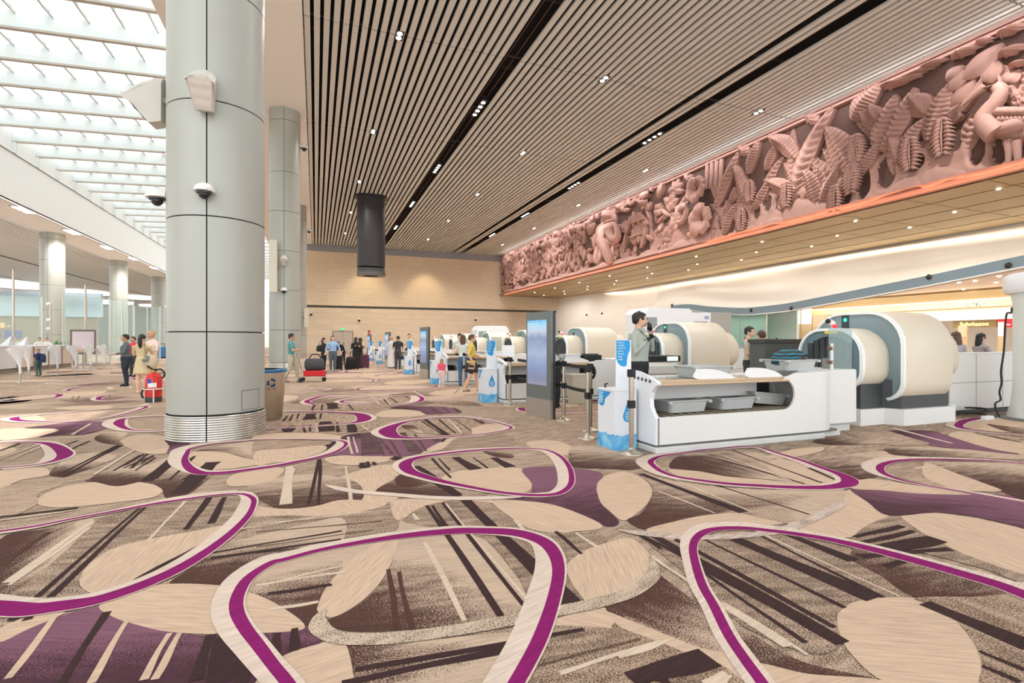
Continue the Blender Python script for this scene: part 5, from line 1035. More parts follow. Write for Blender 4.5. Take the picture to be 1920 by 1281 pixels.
def kiosk(loc, label):
    t = thing('drain_kiosk', label, 'kiosk', loc, 0, 'liquid disposal kiosks beside the lanes')
    MB().prism([(0,0),(.34,0),(.34,.43),(0,.43)], 'z', 0, .79).build('cabinet', M_kw, t); MB().box((-.008,-.008,.79),(.348,.438,.81),.006).build('lid', M_w2, t)
    MB().tube([(.06,.34,.81),(.06,.34,.86),(.10,.34,.865)], .012, 6).build('spout', M_rub, t)
    hb = MB().box((.13,.17,.81),(.37,.19,1.47)).build('header_board', M_kw, t)
    pb = crom([(.131,1.469),(.369,1.469)], 1, False)
    MB().prism([(.132,1.465),(.345,1.465),(.352,1.40),(.345,1.33),(.315,1.27),(.30,1.20),(.295,1.12),(.25,1.105),(.20,1.12),(.155,1.16),(.132,1.22)], 'y', .166, .1695).build('header_print', M_blue, t)
    for i, s in enumerate(('Discard', 'outside', 'world of', 'exotic', 'flavours', 'easily', 'today.')): text(s, .034, (.15, .164, 1.425-i*.038), (1,0,0), (0,0,1), M_txt, hb, depth=.001)
    d = [(.22+.075*sin(a)*min(1, .25+a/2.6) if a < pi else 0, 0) for a in ()]
    dp = []
    for i in range(25):
        a = -pi*1.25+(2.5*pi)*i/24 if False else None
    dp = [(.205, .66)]+[(.205+.078*cos(radians(q)), .45+.078*sin(radians(q))) for q in range(28, -209, -14)]
    MB().prism(dp, 'y', -.004, -.001).build('water_drop', M_blue, t)
    for i, wd in enumerate((.07,.09,.10,.09,.07)): MB().box((.205-wd/2,-.006,.50-i*.025),(.205+wd/2,-.0035,.508-i*.025)).build('small_print', M_txt, t)
    MB().prism([(.10,.775),(.42,.775),(.425,.66),(.40,.60),(.35,.565),(.29,.57),(.255,.61),(.25,.66),(.20,.70),(.14,.73)], 'x', -.004, -.001).build('side_print', M_blue, t)
    for i, wd in enumerate((.12,.09,.12,.10,.11,.09)): MB().box((-.006,.40-wd,.745-i*.026),(-.0035,.40,.757-i*.026)).build('small_print', M_txt, t)
    wv = [(x/10*.34, .20+.012*sin(x*1.4)) for x in range(11)]; MB().prism([(0,.002),(.34,.002)]+wv[::-1], 'y', -.003, -.0008).build('water_print', M_wat, t)
    wv = [(x/10*.43, .205+.012*sin(x*1.2+1)) for x in range(11)]; MB().prism([(0,.002),(.43,.002)]+wv[::-1], 'x', -.003, -.0008).build('water_print', M_wat, t)
    return t
ki = kiosk((3.69, 5.81, 0), 'white and blue water drop kiosk with tall header, nearest the camera')
for k in range(1, 7): copy_tree(ki, (3.69, 5.81+5.65*k, 0), 'white and blue water drop kiosk, %s of the row counted from the camera' % ORD[k])
# digital totems
ms = bpy.data.materials.new('totem screen'); ms.use_nodes = True; nt = ms.node_tree; L = nt.links.new; tc = nt.nodes.new('ShaderNodeTexCoord'); sp = nt.nodes.new('ShaderNodeSeparateXYZ'); L(tc.outputs['Object'], sp.inputs[0])
nz = nt.nodes.new('ShaderNodeTexNoise'); nz.inputs['Scale'].default_value = 4; nz.inputs['Detail'].default_value = 3; L(tc.outputs['Object'], nz.inputs[0]); ad = nt.nodes.new('ShaderNodeMath'); ad.operation = 'MULTIPLY_ADD'; ad.inputs[1].default_value = .22; L(nz.outputs[0], ad.inputs[0]); L(sp.outputs[2], ad.inputs[2])
mr = nt.nodes.new('ShaderNodeMapRange'); mr.inputs[1].default_value = .7; mr.inputs[2].default_value = 1.98; L(ad.outputs[0], mr.inputs[0]); rp = nt.nodes.new('ShaderNodeValToRGB'); L(mr.outputs[0], rp.inputs[0]); cr = rp.color_ramp
for p, c in ((0,(150,150,178)),(.12,(128,136,166)),(.3,(140,158,196)),(.5,(168,184,212)),(.72,(134,152,186)),(.84,(196,206,222)),(.92,(150,208,236)),(1,(60,176,232))):
    e = cr.elements[0] if p == 0 else (cr.elements[-1] if p == 1 else cr.elements.new(p)); e.color = srgb(c)+(1,); e.position = p
b = nt.nodes['Principled BSDF']; L(rp.outputs[0], b.inputs['Emission Color']); b.inputs['Emission Strength'].default_value = .62; b.inputs['Base Color'].default_value = (.02,.02,.02,1); b.inputs['Roughness'].default_value = .15
M_tot = mat('totem gunmetal', (112,118,116), .4, .3); M_fig = lamp_mat('screen figure', (178,192,220), .5)
def totem(loc, label, rz=radians(8.7)):
    t = thing('display_totem', label, 'display', loc, rz, 'upright display totems between the lanes')
    MB().box((0,0,.36),(.05,.86,2.02)).build('screen_housing', M_tot, t); MB().box((.05,.0,.0),(.11,.86,2.02)).build('rear_cover', mat('totem back', (56,56,56), .5), t); MB().box((-.005,0,0),(.05,.86,.36)).build('base_cover', M_steel, t)
    s = MB().box((-.006,.13,.62),(.0,.81,1.86)).build('screen', ms, t)
    for i in range(2): MB().box((-.008,.45,1.78-i*.05),(-.006,.74-.1*i,1.795-i*.05)).build('heading_line', mat('line white', (240,244,246), .5), s)
    return t
to = totem((4.05, 8.55, 0), 'tall grey display totem with a blue screen, nearest the camera')
for k, (y, w) in enumerate(((19.7, 'second'), (30.9, 'third'), (42.2, 'fourth'))): copy_tree(to, (4.05, y, 0), 'tall grey display totem, %s of the row counted from the camera' % w)
# belt posts
M_post = mat('post steel', (196,186,170), .25, .8)
def post(loc, label, belts=()):
    t = thing('belt_post', label, 'stanchion', (loc[0], loc[1], 0), 0, 'steel belt posts beside the lanes')
    MB().lathe((0,0), [(.15,0),(.15,.012),(.11,.03),(.05,.05),(.036,.08)], 24).build('base', M_post, t); MB().cyl((0,0), .033, .06, 1.09, 16).build('tube', M_post, t)
    for z in (1.04, .64): MB().box((-.042,-.042,z-.05),(.042,.042,z+.05),.01).build('belt_head', M_rub, t)
    for (x, y) in belts:
        d = Vector((x-loc[0], y-loc[1], 0))
        for z in (1.04, .64):
            n = Vector((-d.y, d.x, 0)).normalized()*.003
            for_ = [[(d.x*u+n.x*s, d.y*u+n.y*s, z+v-.02*sin(pi*u)) for s, v in ((-1,-.03),(1,-.03),(1,.03),(-1,.03))] for u in [.04+.92*i/8 for i in range(9)]]
            MB().rings(for_).build('belt', M_rub, t)
    return t
post((3.805, 5.60), 'steel belt post in front of the nearest water drop kiosk'); post((3.80, 6.72), 'steel belt post just behind the nearest water drop kiosk'); post((4.16, 7.28), 'steel belt post with two black belts running to the totem', [(4.26, 8.42)])
post((4.26, 8.42), 'steel belt post standing against the nearest totem', [(4.22, 10.72)]); post((4.12, 10.84), 'steel belt post before the second water drop kiosk')
for k, (y, w) in enumerate(((19.55, 'second'), (30.7, 'third'))): post((4.4, y), 'steel belt post at the %s totem from the camera' % w, [(4.35, y+2.2)]); post((4.35, y+2.2), 'steel belt post two metres beyond the %s totem' % w)
for k in (2, 4): post((4.4, LY[k]-1.0), 'steel belt post before the %s lane from the camera' % ORD[k], [(4.45, LY[k]-2.0)])
t = thing('waste_bin', 'open beige plastic bin under the second lane, between belt posts', 'bin', (5.75, 10.62, 0)); rr_ = lambda a, b_, z: [(p[0], p[1], z) for p in rrect(-a, -b_, a, b_, .04, 3)]
MB().rings([rr_(.20,.15,0), rr_(.27,.2,.66), rr_(.29,.22,.66), rr_(.29,.22,.69), rr_(.25,.18,.69), rr_(.19,.14,.03)], True, True).build('bin_wall', mat('bin beige', (206,200,180), .5), t)
t = thing('white_tub', 'white plastic tub on the second lane beside a black box', 'tub', (6.02, 11.55, .93)); MB().rings([rr_(.17,.13,0), rr_(.24,.19,.2), rr_(.26,.2,.2), rr_(.22,.17,.19), rr_(.15,.11,.02)], True, True).build('tub_wall', M_w2, t)
t = thing('black_box', 'black box on the second lane behind the kiosk header', 'box', (6.55, 11.5, .95)); MB().box((-.26,-.18,0),(.26,.18,.16),.02).build('box_body', M_rub, t); MB().box((-.2,-.12,.16),(.2,.12,.19),.01).build('box_lid', M_drk, t)
t = thing('operator_console', 'black console with a small green screen between the scanners', 'console', (7.55, 10.0, 0)); MB().box((-.45,-.25,.98),(.45,.25,1.12),.03).build('console_body', M_rub, t); MB().box((-.4,-.2,0),(.4,.2,.98)).build('pedestal', M_w, t); MB().box((.05,-.26,1.0),(.35,-.25,1.1)).build('small_screen', lamp_mat('screen mint', (190,230,200), .8), t)
t = thing('tray_cart', 'pale grey cart with a folded lid behind the nearest lane', 'cart', (6.05, 8.2, 0)); MB().box((-.35,-.3,.1),(.35,.3,.82),.04).build('cart_body', M_w, t); MB().box((-.38,-.33,.82),(.38,.33,1.02),.06).build('cart_lid', mat('lid grey', (196,194,186), .4), t); MB().box((-.3,-.25,0),(.3,.25,.1)).build('wheel_base', M_rub, t)
t = thing('paper_holder', 'white sheet in a stand on the second lane beside the kiosk', 'sign', (4.5, 11.95, .935)); MB().tube([(0,0,0),(0,0,.14)], .02).build('stem', M_rub, t); MB().add([(-.16,.0,.14),(.16,-.02,.14),(.2,.1,.42),(-.12,.12,.42),(-.16,.012,.14),(.16,-.008,.14),(.2,.112,.42),(-.12,.132,.42)], [(0,1,2,3),(7,6,5,4),(0,4,5,1),(1,5,6,2),(2,6,7,3),(3,7,4,0)]).build('sheet', M_w2, t)
# body scanner booths, partitions
def booth(name, loc, w, d, h, dw, lab):
    t = thing(name, lab, 'booth', loc)
    MB().prism([(0,0),(0,h-.25),(.2,h),(w-.2,h),(w,h-.25),(w,0),(w-.25,0),(w-.25,dw),(w-.9,dw),(w-.9,0)], 'y', 0, d).build('booth_frame', M_w2, t)
    MB().box((w-.85,d*.5,0),(w-.25,d*.5+.05,dw)).build('inner_screen', mat('booth inner', (190,196,192), .5), t); MB().box((w-.62,d*.4,0),(w-.56,d*.4+.06,dw)).build('blue_pole', mat('pole blue', (30,50,130), .5), t); MB().box((.1,-.02,h*.62),(.6,0,h*.86)).build('side_grille', mat('booth grey', (150,156,158), .5), t); return t
booth('body_scanner', (12.6, 17.6, 0), 2.5, 1.4, 2.85, 2.2, 'white body scanner booth with a doorway behind the second scanner')
booth('body_scanner', (9.2, 29.9, 0), 2.1, 1.2, 2.42, 2.0, 'white body scanner booth with a grey grille standing above the far scanners')
t = thing('metal_detector', 'white walk-through metal detector arch behind the second scanner', 'detector', (15.4, 18.3, 0)); MB().prism([(0,0),(0,2.75),(1.25,2.75),(1.25,0),(1.05,0),(1.05,2.35),(.2,2.35),(.2,0)], 'y', 0, .5).build('arch', M_w2, t); MB().box((.9,-.01,2.45),(1.15,0,2.6)).build('status_panel', mat('panel blue grey', (160,170,200), .5), t)
t = thing('grey_partition', 'plain grey partition panel beside the white metal detector arch', 'partition', (17.0, 18.6, 0)); MB().box((0,0,.05),(1.15,.12,2.8),.02).build('panel', mat('partition grey', (170,168,160), .6), t); MB().box((-.05,-.2,0),(1.2,.32,.05)).build('foot_plate', M_steel, t)
t = thing('grey_partition', 'plain grey door panel standing by the flowing wall beyond the totem', 'partition', (15.5, 36.0, 0)); MB().box((0,0,.05),(2.1,.12,3.3),.02).build('panel', mat('partition blue grey', (150,154,158), .6), t); MB().box((-.05,-.2,0),(2.15,.32,.05)).build('foot_plate', M_steel, t)
t = thing('dark_counter', 'long dark grey counter screen behind the nearest scanner', 'counter', (8.75, 8.05, 0)); MB().box((0,0,0),(1.35,.4,1.42)).build('counter_front', mat('counter dark', (82,86,84), .5), t); MB().box((-.03,-.03,1.42),(1.38,.43,1.5)).build('counter_top', mat('counter top dark', (58,60,60), .35), t); MB().sph((.7,-.02,1.3), .03).build('lock_knob', M_steel, t)
# tall white pillar at the edge with its cable
t = thing('white_pillar', 'tall white rounded pillar with flared foot and cap beside the pale bench', 'pillar', (12.55, 5.22, 0))
MB().lathe((0,0), [(.56,0),(.55,.05),(.50,.25),(.47,.6),(.46,1.6),(.47,2.2),(.50,2.35)], 32).build('shaft', mat('pillar white', (222,226,220), .4, var=.02), t); MB().lathe((0,0), [(.56,2.35),(.60,2.42),(.60,2.66),(.52,2.72)], 32).build('cap', M_w2, t); MB().lathe((0,0), [(.72,0),(.70,.03),(.55,.04)], 32).build('foot_mat', mat('mat grey', (110,108,102), .8), t)
t = tag(bpy.data.objects.new('power_cable', None), 'black power cable hanging from the white pillar down to the floor', 'cable'); C.objects.link(t)
pts = [(1897,577,11.95),(1896,587,11.9),(1888,588,11.85),(1885,610,11.85),(1882,660,11.8),(1877,695,11.75),(1878,718,11.75),(1874,735,11.7),(1876,750,11.7),(1866,757,11.6),(1869,772,11.6),(1874,781,11.55)]
ps = []
for px, py, X in pts:
    y, z = onX(px, py, X); ps.append((X, y, max(z, .02)))
MB().tube(crom(ps, 5, False), .016, 6).build('cord', M_rub, t)
MB().tube(crom([(11.85+.3*cos(a), 5.95+.10*sin(a), .03+.012*i) for i, a in enumerate(x*.7 for x in range(14))], 3, False), .018, 6).build('coiled_end', M_rub, t); MB().box((11.5,5.62,0),(11.75,5.72,.07),.015).build('socket_block', M_w2, t)
# ------------------------------------------------------------ fittings on the columns
M_spk = mat('speaker grey', (196,193,184), .5, var=.03); M_cam = mat('camera white', (222,222,216), .4)
def speaker(c, r, ang, z, s, label, tw=0):
    t = thing('wall_speaker', label, 'speaker', (c[0]+r*cos(ang), c[1]+r*sin(ang), z), ang)
    V = [(.04,.34,.15),(.16,.33,.18),(.34,.24,.21),(.56,.06,.22),(.54,.0,.215),(.22,-.40,.14),(.05,-.36,.13)]
    def rg(f): return [(x*s, f*w*s, (z-(.13*abs(f)**2.2 if z > .05 else 0))*s) for x, z, w in V]
    MB().rings([rg(f) for f in (-1,-.85,-.6,-.3,0,.3,.6,.85,1)], True, True).build('housing', M_spk, t)
    A, B_2 = (.55,.0,.20), (.225,-.385,.125); P = []
    for i in range(7):
        u = i/6; P.append([((A[0]+(B_2[0]-A[0])*u+.008)*s, f*(A[2]+(B_2[2]-A[2])*u)*s, (A[1]+(B_2[1]-A[1])*u-.006-.012*(i % 2))*s) for f in (-.94,-.5,0,.5,.94)])
    MB().grid(P, False).build('grille', mat('grille pale', (206,198,188), .7, bump=.5, scale=60), t)
    MB().tube([(-.02,0,0),(.1,0,0)], .05*s, 10).build('wall_arm', M_spk, t); return t
def dome(c, r, ang, z, s, label):
    t = thing('dome_camera', label, 'camera', (c[0]+r*cos(ang), c[1]+r*sin(ang), z), ang)
    def rg(x, w, h): return [(x*s, -w*s, 0), (x*s, w*s, 0)]+[(x*s, w*s*cos(pi*i/10), .02*s+h*s*sin(pi*i/10)) for i in range(11)]
    MB().rings([rg(-.02,.15,.17), rg(.10,.165,.15), rg(.22,.14,.11), rg(.30,.06,.04)], True, True).build('hood', M_cam, t)
    MB().cyl((.14*s,0), .12*s, -.03*s, .0, 18).build('collar', M_drk, t); MB().sph((.14*s,0,-.04*s), .09*s, 14, 8).build('dome_glass', mat('dome dark', (34,34,36), .12), t)
    MB().tube([(-.03,0,.04*s),(.02,0,.04*s)], .05*s, 10).build('wall_arm', M_drk, t); return t
K1 = (-1.433, 9.078); K2 = (-1.5, 28.97); K3 = (-1.5, 48.6)
speaker(K1, .665, radians(-92), 5.02, .82, 'pale grey hooded speaker on the front of the nearest column'); speaker(K1, .68, radians(172), 5.12, .98, 'pale grey hooded speaker on the side of the nearest column, against the skylight')
dome(K1, .665, radians(-93), 3.57, .82, 'small white dome camera below the speaker on the front of the nearest column'); dome(K1, .68, radians(176), 3.62, .92, 'grey dome camera on the side of the nearest column, against the skylight')
speaker(K2, .745, radians(-90), 5.55, .75, 'small white speaker on the second column'); dome(K2, .745, radians(-90), 4.0, 1.0, 'small white dome camera under the speaker on the second column'); dome(K2, .76, radians(0), 11.6, 1.2, 'small camera high on the second column beside the ceiling slats'); dome(K3, .77, radians(0), 11.2, 1.3, 'small camera high on the third column beside the ceiling slats')
for c, ang, z, h, lab in ((K2, radians(-115), 5.2, 2.6, 'tall thin beige panel speaker on an arm beside the second column'), (K3, radians(-50), 3.5, 1.6, 'thin beige panel speaker beside the third column')):
    t = thing('panel_speaker', lab, 'speaker', (c[0]+.81*cos(ang), c[1]+.81*sin(ang), z), ang); MB().tube([(0,0,0),(.3,0,0)], .06).build('wall_arm', M_drk, t)
    MB().box((.28,-.2,-h/2),(.38,.2,h/2),.03).build('panel', mat('panel beige', (214,208,190), .5), t)
# bin beside the nearest column
t = thing('litter_bin', 'steel litter bin with blue rim and recycling mark behind the nearest column', 'bin', (-.885, 10.52, 0))
MB().lathe((0,0), [(.27,0),(.27,.03),(.30,.04),(.36,.88)], 32).build('bin_body', mat('bin steel', (206,194,172), .3, .75, .1, 3, stretch=(8,8,.4)), t); MB().lathe((0,0), [(.37,.88),(.385,.90),(.38,.935),(.30,.94)], 32).build('blue_rim', mat('rim blue', (40,110,160), .35), t); MB().lathe((0,0), [(.29,.94),(.27,.90)], 24).build('bin_mouth', M_rub, t)
def_a = atan2(-10.52, .885)
for k in range(3):
    a0 = 2*pi*k/3; pl = []
    for i in range(5):
        a = a0+.35+1.5*i/4; pl.append((.062*cos(a), .062*sin(a)))
    q = MB(); aa = def_a+.32
    def onb(u, v): r_ = .30+.06*((.70+v)-.04)/.84+.004; return (r_*cos(aa+u/r_), r_*sin(aa+u/r_), .70+v)
    q.tube([onb(*p) for p in pl], [.018,.018,.018,.026,.004], 5); q.build('recycling_arrow', mat('arrow blue', (24,60,120), .5), t)
MB().add([onb(-.07,-.12), onb(.07,-.12), onb(.07,-.105), onb(-.07,-.105)], [(0,1,2,3)]).build('small_print', MATS['arrow blue'], t)
# extinguisher on its stand
t = thing('fire_extinguisher', 'red fire extinguisher in a white floor stand beside the nearest column', 'extinguisher', (*FL(288, 754), 0))
MB().lathe((0,0), [(.17,0),(.175,.02),(.175,.13)], 24).build('foot_ring', M_drk, t); MB().lathe((0,0), [(.17,.13),(.172,.55),(.15,.64),(.08,.70),(.045,.72)], 24).build('cylinder', mat('extinguisher red', (206,40,36), .25), t)
MB().cyl((0,0), .04, .72, .77, 12).build('valve', mat('brass', (196,160,80), .3, .8), t); MB().tube([(0,0,.77),(-.03,-.05,.80),(-.10,-.10,.87)], .02).tube([(0,0,.76),(.06,-.06,.79)], .018).build('lever', M_rub, t); MB().tube(crom([(.03,.03,.75),(.14,.04,.78),(.2,.03,.6),(-.2,-.05,.3),(-.2,-.05,.1)], 5, False), .02, 6).build('hose', M_rub, t)
va = atan2(-FL(288,754)[1], -FL(288,754)[0])
def cyl_patch(r, a0, a1, z0, z1): return [[(r*cos(va+a), r*sin(va+a), z) for a in [a0+(a1-a0)*i/8 for i in range(9)]] for z in (z0, z1)]
MB().grid(cyl_patch(.1745, -.7, .35, .36, .47)).build('white_label', M_w2, t); MB().grid(cyl_patch(.176, -.75, -.3, .46, .56)).build('blue_label', mat('label blue', (30,70,180), .5), t)
MB().tube([(.21*cos(2*pi*i/16), .21*sin(2*pi*i/16), .32) for i in range(17)], .016, 6).tube([(.21*cos(va), .21*sin(va), .32), (.21*cos(va), .21*sin(va), 0)], .016, 6).tube([(.21*cos(va+2.2), .21*sin(va+2.2), .32), (.21*cos(va+2.2), .21*sin(va+2.2), 0)], .016, 6).tube([(.21*cos(va-2.2), .21*sin(va-2.2), .32), (.21*cos(va-2.2), .21*sin(va-2.2), 0)], .016, 6).build('stand_frame', mat('stand cream', (226,218,204), .4), t)
# ------------------------------------------------------------ people
HAIR = mat('hair black', (30,27,26), .5); HAIRB = mat('hair brown', (84,60,44), .5); HAIRL = mat('hair fair', (170,134,92), .5); SKIN = mat('skin light', (222,178,150), .5, var=.03); SKINT = mat('skin tan', (196,150,118), .5, var=.03)
M_eye = mat('eye dark', (30,24,22), .2); M_lip = mat('lip', (180,104,96), .5)
_cl = {}
def cloth(c): return mat('cloth %d %d %d' % tuple(c), c, .85, var=.10, scale=14, bump=.12)
def fwd(dx, dy): return atan2(-dx, dy)          # heading whose local +Y looks along (dx, dy)
def person(label, loc, rz, ht, top=(120,120,120), low=(50,54,66), shoe=(40,38,38), skin=None, hair=HAIR, hs='short', sleeve=.45, arms=None, legs=None, lean=0, gar=None, gend='m', head=0, fat=1.0, vox=.011, collar=False, grp=None, group_cat='person', leg_skin=None):
    skin = skin or SKIN; S = ht; P = MB(); tags = []
    def mark(t): tags.extend([t]*(len(P.v)-len(tags)))
    cl, sl = cos(lean), sin(lean)
    def B(x, y, z):      # bend the upper body about the hips
        z0 = .52
        if z <= z0: return (x*S, y*S, z*S)
        d = z-z0; return (x*S, (y*cl+d*sl)*S, (z0+d*cl-y*sl)*S)
    def ringz(z, rx, ry, yo=0, n=20): return [B(rx*cos(2*pi*i/n), yo+ry*sin(2*pi*i/n), z) for i in range(n)]
    f = gend == 'f'; w = fat
    tor = [(.47,.078*w,.062*w,0),(.50,.092*w,.070*w,-.004),(.54,.094*w,.070*w,-.004),(.60,(.078 if f else .086)*w,.060*w,.002),(.66,(.078 if f else .092)*w,.062*w,.006),(.72,.092*w,.068*w,.006),(.77,.104*w,.062*w,0),(.80,.112,.050,-.004),(.825,.080,.040,-.006),(.845,.036,.034,-.004)]
    P.rings([ringz(*t) for t in tor]); mark(1)
    for k in range(60): tags[k] = 2 if not gar else 1
    for k in range(200, 220): tags[k] = 2 if not gar else 1
    P.rings([ringz(z, .033, .034, yo) for z, yo in ((.83,-.004),(.86,.0),(.89,.006))]); mark(0)
    # head
    ch, sh = cos(head), sin(head)
    def Hd(x, y, z): return B(x*ch-y*sh, x*sh+y*ch+.008, z)
    hr = [(.868,.022,.028,.024),(.88,.036,.044,.018),(.90,.043,.054,.010),(.925,.047,.060,.004),(.95,.0475,.061,0),(.972,.042,.055,-.003),(.99,.026,.036,-.004),(.998,.008,.012,-.004)]
    P.rings([[Hd(rx*cos(2*pi*i/20), yo+ry*sin(2*pi*i/20), z) for i in range(20)] for z, rx, ry, yo in hr]); mark(0)
    P.rings([[Hd(.012*k*cos(2*pi*i/8), .062+.006*j+.006*sin(2*pi*i/8)*k, z) for i in range(8)] for z, k, j in ((.905,.9,1.2),(.915,1,.9),(.935,.6,0))]); mark(0)
    for s in (-1, 1): P.rings([[Hd(s*(.047+.008*q*(1+cos(2*pi*i/8))/2), -.004+.012*q*sin(2*pi*i/8), z) for i in range(8)] for z, q in ((.912,.6),(.93,1),(.945,.7))]); mark(0)
    # legs
    L = legs or ((.0,.0),(.0,.0)); hem = gar[1] if gar and gar[0] in ('dress','skirt','robe','short') else 0
    feet = []
    for s, (kf, af) in zip((-1, 1), L):
        hx = .050*s; pts = [Vector((hx, 0, .50)), Vector((hx*1.05, kf*.5+.004, .40)), Vector((hx*1.05, kf, .285)), Vector((hx*1.05, (kf+af)/2-.008, .17)), Vector((hx*1.05, af, .05)), Vector((hx*1.05, af, .03))]
        rr = [.056*w, .053*w, .040, .037, .026, .027] if not (leg_skin or hem > .1) else [.056, .050, .037, .035, .022, .024]
        bare = leg_skin or hem > .1
        P.tube([tuple(p*S) for p in pts], [r*S for r in rr], 14); mark(5 if bare else 2)
        ax = Vector((hx*1.05, af, 0)); feet.append(ax)
        P.rings([[((ax.x+.026*q*cos(2*pi*i/12))*S, (ax.y+.03+.072*q*sin(2*pi*i/12))*S, z*S) for i in range(12)] for z, q in ((.0,.95),(.012,1.02),(.03,.85),(.045,.45))]); mark(3)
    if gar and gar[0] != 'short':
        zt = .60; zb = gar[1]; n = 24
        fl = gar[2] if len(gar) > 2 else .12
        P.rings([ringz(zt-(zt-zb)*k/5, (.084+(fl-.084)*k/5)*w*(1), (.066+(fl*.85-.066)*k/5)*w+max(abs(a) for q in L for a in q)*.35*k/5, 0, n) for k in range(6)]); mark(1 if gar[0] != 'skirt' else 2)
    elif gar:
        pass
    # arms and hands
    A = arms or (((-.028,.0,-.165),(-.03,.045,-.315)), ((.028,.0,-.165),(.03,.045,-.315)))
    hands = []
    for s, (e, wv) in zip((-1, 1), A):
        sh0 = Vector((.108*s, -.004, .797)); el = sh0+Vector(e); wr_ = sh0+Vector(wv)
        p = [Vector(B(*sh0)), Vector(B(*(sh0+(el-sh0)*.5))), Vector(B(*el)), Vector(B(*(el+(wr_-el)*.5))), Vector(B(*wr_))]
        P.tube([tuple(q) for q in p], [r*S for r in (.033,.030,.025,.023,.017)], 12)
        n0 = len(tags); mark(0)
        for k in range(n0, len(P.v)):
            v = Vector(P.v[k]); tU = (v-p[0]).dot(p[2]-p[0])/max((p[2]-p[0]).length_squared, 1e-6); tF = (v-p[2]).dot(p[4]-p[2])/max((p[4]-p[2]).length_squared, 1e-6)
            u = tU*.5 if tU < 1 else .5+.5*max(0, tF)
            tags[k] = 1 if u < sleeve else 0
        d = (p[4]-p[3]).normalized(); nn = d.cross(Vector((s, .2, .1))).normalized(); sd = d.cross(nn).normalized()
        if isinstance(gar, tuple) and len(gar) > 3: pass
        hc = p[4]; z = S/1.7
        P.tube([tuple(hc), tuple(hc+d*.035*z), tuple(hc+d*.085*z)], [.017*S, .024*S, .020*S], 10, flat=(1, .55)); mark(6)
        for k in range(4):
            o = hc+d*.075*z+sd*(k-1.5)*.019*z; ln = (.062,.074,.07,.052)[k]*z; P.tube([tuple(o), tuple(o+d*ln*.5), tuple(o+d*ln*.8+nn*ln*.22), tuple(o+d*ln*.9+nn*ln*.5)], [.0095*z, .009*z, .008*z, .007*z], 6); mark(6)
        o = hc+d*.03*z-sd*.02*z; P.tube([tuple(o), tuple(o+d*.03*z-sd*.03*z), tuple(o+d*.06*z-sd*.035*z+nn*.01)], [.011*z, .010*z, .008*z], 6); mark(6)
        hands.append(hc+d*.08*z)
    me0 = P.mesh('person_src'); o = bpy.data.objects.new('person', me0); C.objects.link(o)
    md = o.modifiers.new('r', 'REMESH'); md.mode = 'VOXEL'; md.voxel_size = vox*S/1.7; md.use_smooth_shade = True
    ms_ = o.modifiers.new('s', 'SMOOTH'); ms_.factor = .5; ms_.iterations = 2
    dg = bpy.context.evaluated_depsgraph_get(); me = bpy.data.meshes.new_from_object(o.evaluated_get(dg)); me.name = 'person'; o.modifiers.clear(); o.data = me
    kd = kdtree.KDTree(len(P.v))
    for i, v in enumerate(P.v): kd.insert(v, i)
    kd.balance()
    for m_ in (skin, cloth(top), cloth(low), cloth(shoe), hair, skin if leg_skin is None or leg_skin is True else leg_skin, skin): me.materials.append(m_)
    mi = []
    cen = np.zeros(len(me.polygons)*3, 'f'); me.polygons.foreach_get('center', cen); cen = cen.reshape(-1, 3)
    for c in cen: mi.append(tags[kd.find(c)[1]])
    me.polygons.foreach_set('material_index', mi); me.polygons.foreach_set('use_smooth', [True]*len(mi))
    o.location = loc; o.rotation_euler = (0, 0, rz); tag(o, label, group_cat, grp)
    # hair, face
    if hs != 'bald':
        h = MB(); low_z = {'short': .925, 'long': .915, 'pony': .92, 'scarf': .88}[hs]
        def hair_ring(z, q, yo=0): 
            for k in range(len(hr)-1):
                if hr[k][0] <= z <= hr[k+1][0]:
                    t = (z-hr[k][0])/(hr[k+1][0]-hr[k][0]); rx = hr[k][1]+(hr[k+1][1]-hr[k][1])*t; ry = hr[k][2]+(hr[k+1][2]-hr[k][2])*t; y0 = hr[k][3]+(hr[k+1][3]-hr[k][3])*t
            return rx+q, ry+q, y0+yo
        rs = []
        for z in (low_z, .94, .955, .968, .98, .99, .997):
            rx, ry, yo = hair_ring(z, .0065); r = []
            for i in range(24):
                a = 2*pi*i/24; x, y = rx*cos(a), yo+ry*sin(a)
                lim = .030+(.05 if z > .962 else 0) if hs != 'scarf' else .2
                y = min(y, lim if z < .975 else .2); r.append(Hd(x, y, z))
            rs.append(r)
        rs.append([Hd(.006*cos(2*pi*i/24), -.004+.006*sin(2*pi*i/24), 1.006) for i in range(24)])
        h.rings(rs, True, True, True)
        if hs == 'short': h.rings([[Hd(rx*cos(2*pi*i/16), yo+ry*sin(2*pi*i/16), z) for i in range(16)] for z, rx, ry, yo in ((.893,.030,.016,-.036),(.905,.044,.026,-.034),(.925,.052,.036,-.028),(.945,.053,.042,-.022))], True, True, True)
        if hs == 'long': h.rings([[Hd(rx*cos(2*pi*i/16), yo+ry*sin(2*pi*i/16), z) for i in range(16)] for z, rx, ry, yo in ((.80,.045,.02,-.045),(.84,.056,.028,-.042),(.89,.056,.036,-.03),(.94,.052,.046,-.02))], True, True, True)
        if hs == 'pony': h.tube([Hd(0,-.058,.955), Hd(0,-.085,.93), Hd(0,-.085,.87), Hd(0,-.078,.80), Hd(0,-.07,.76)], [.018*S,.03*S,.032*S,.026*S,.01*S], 12)
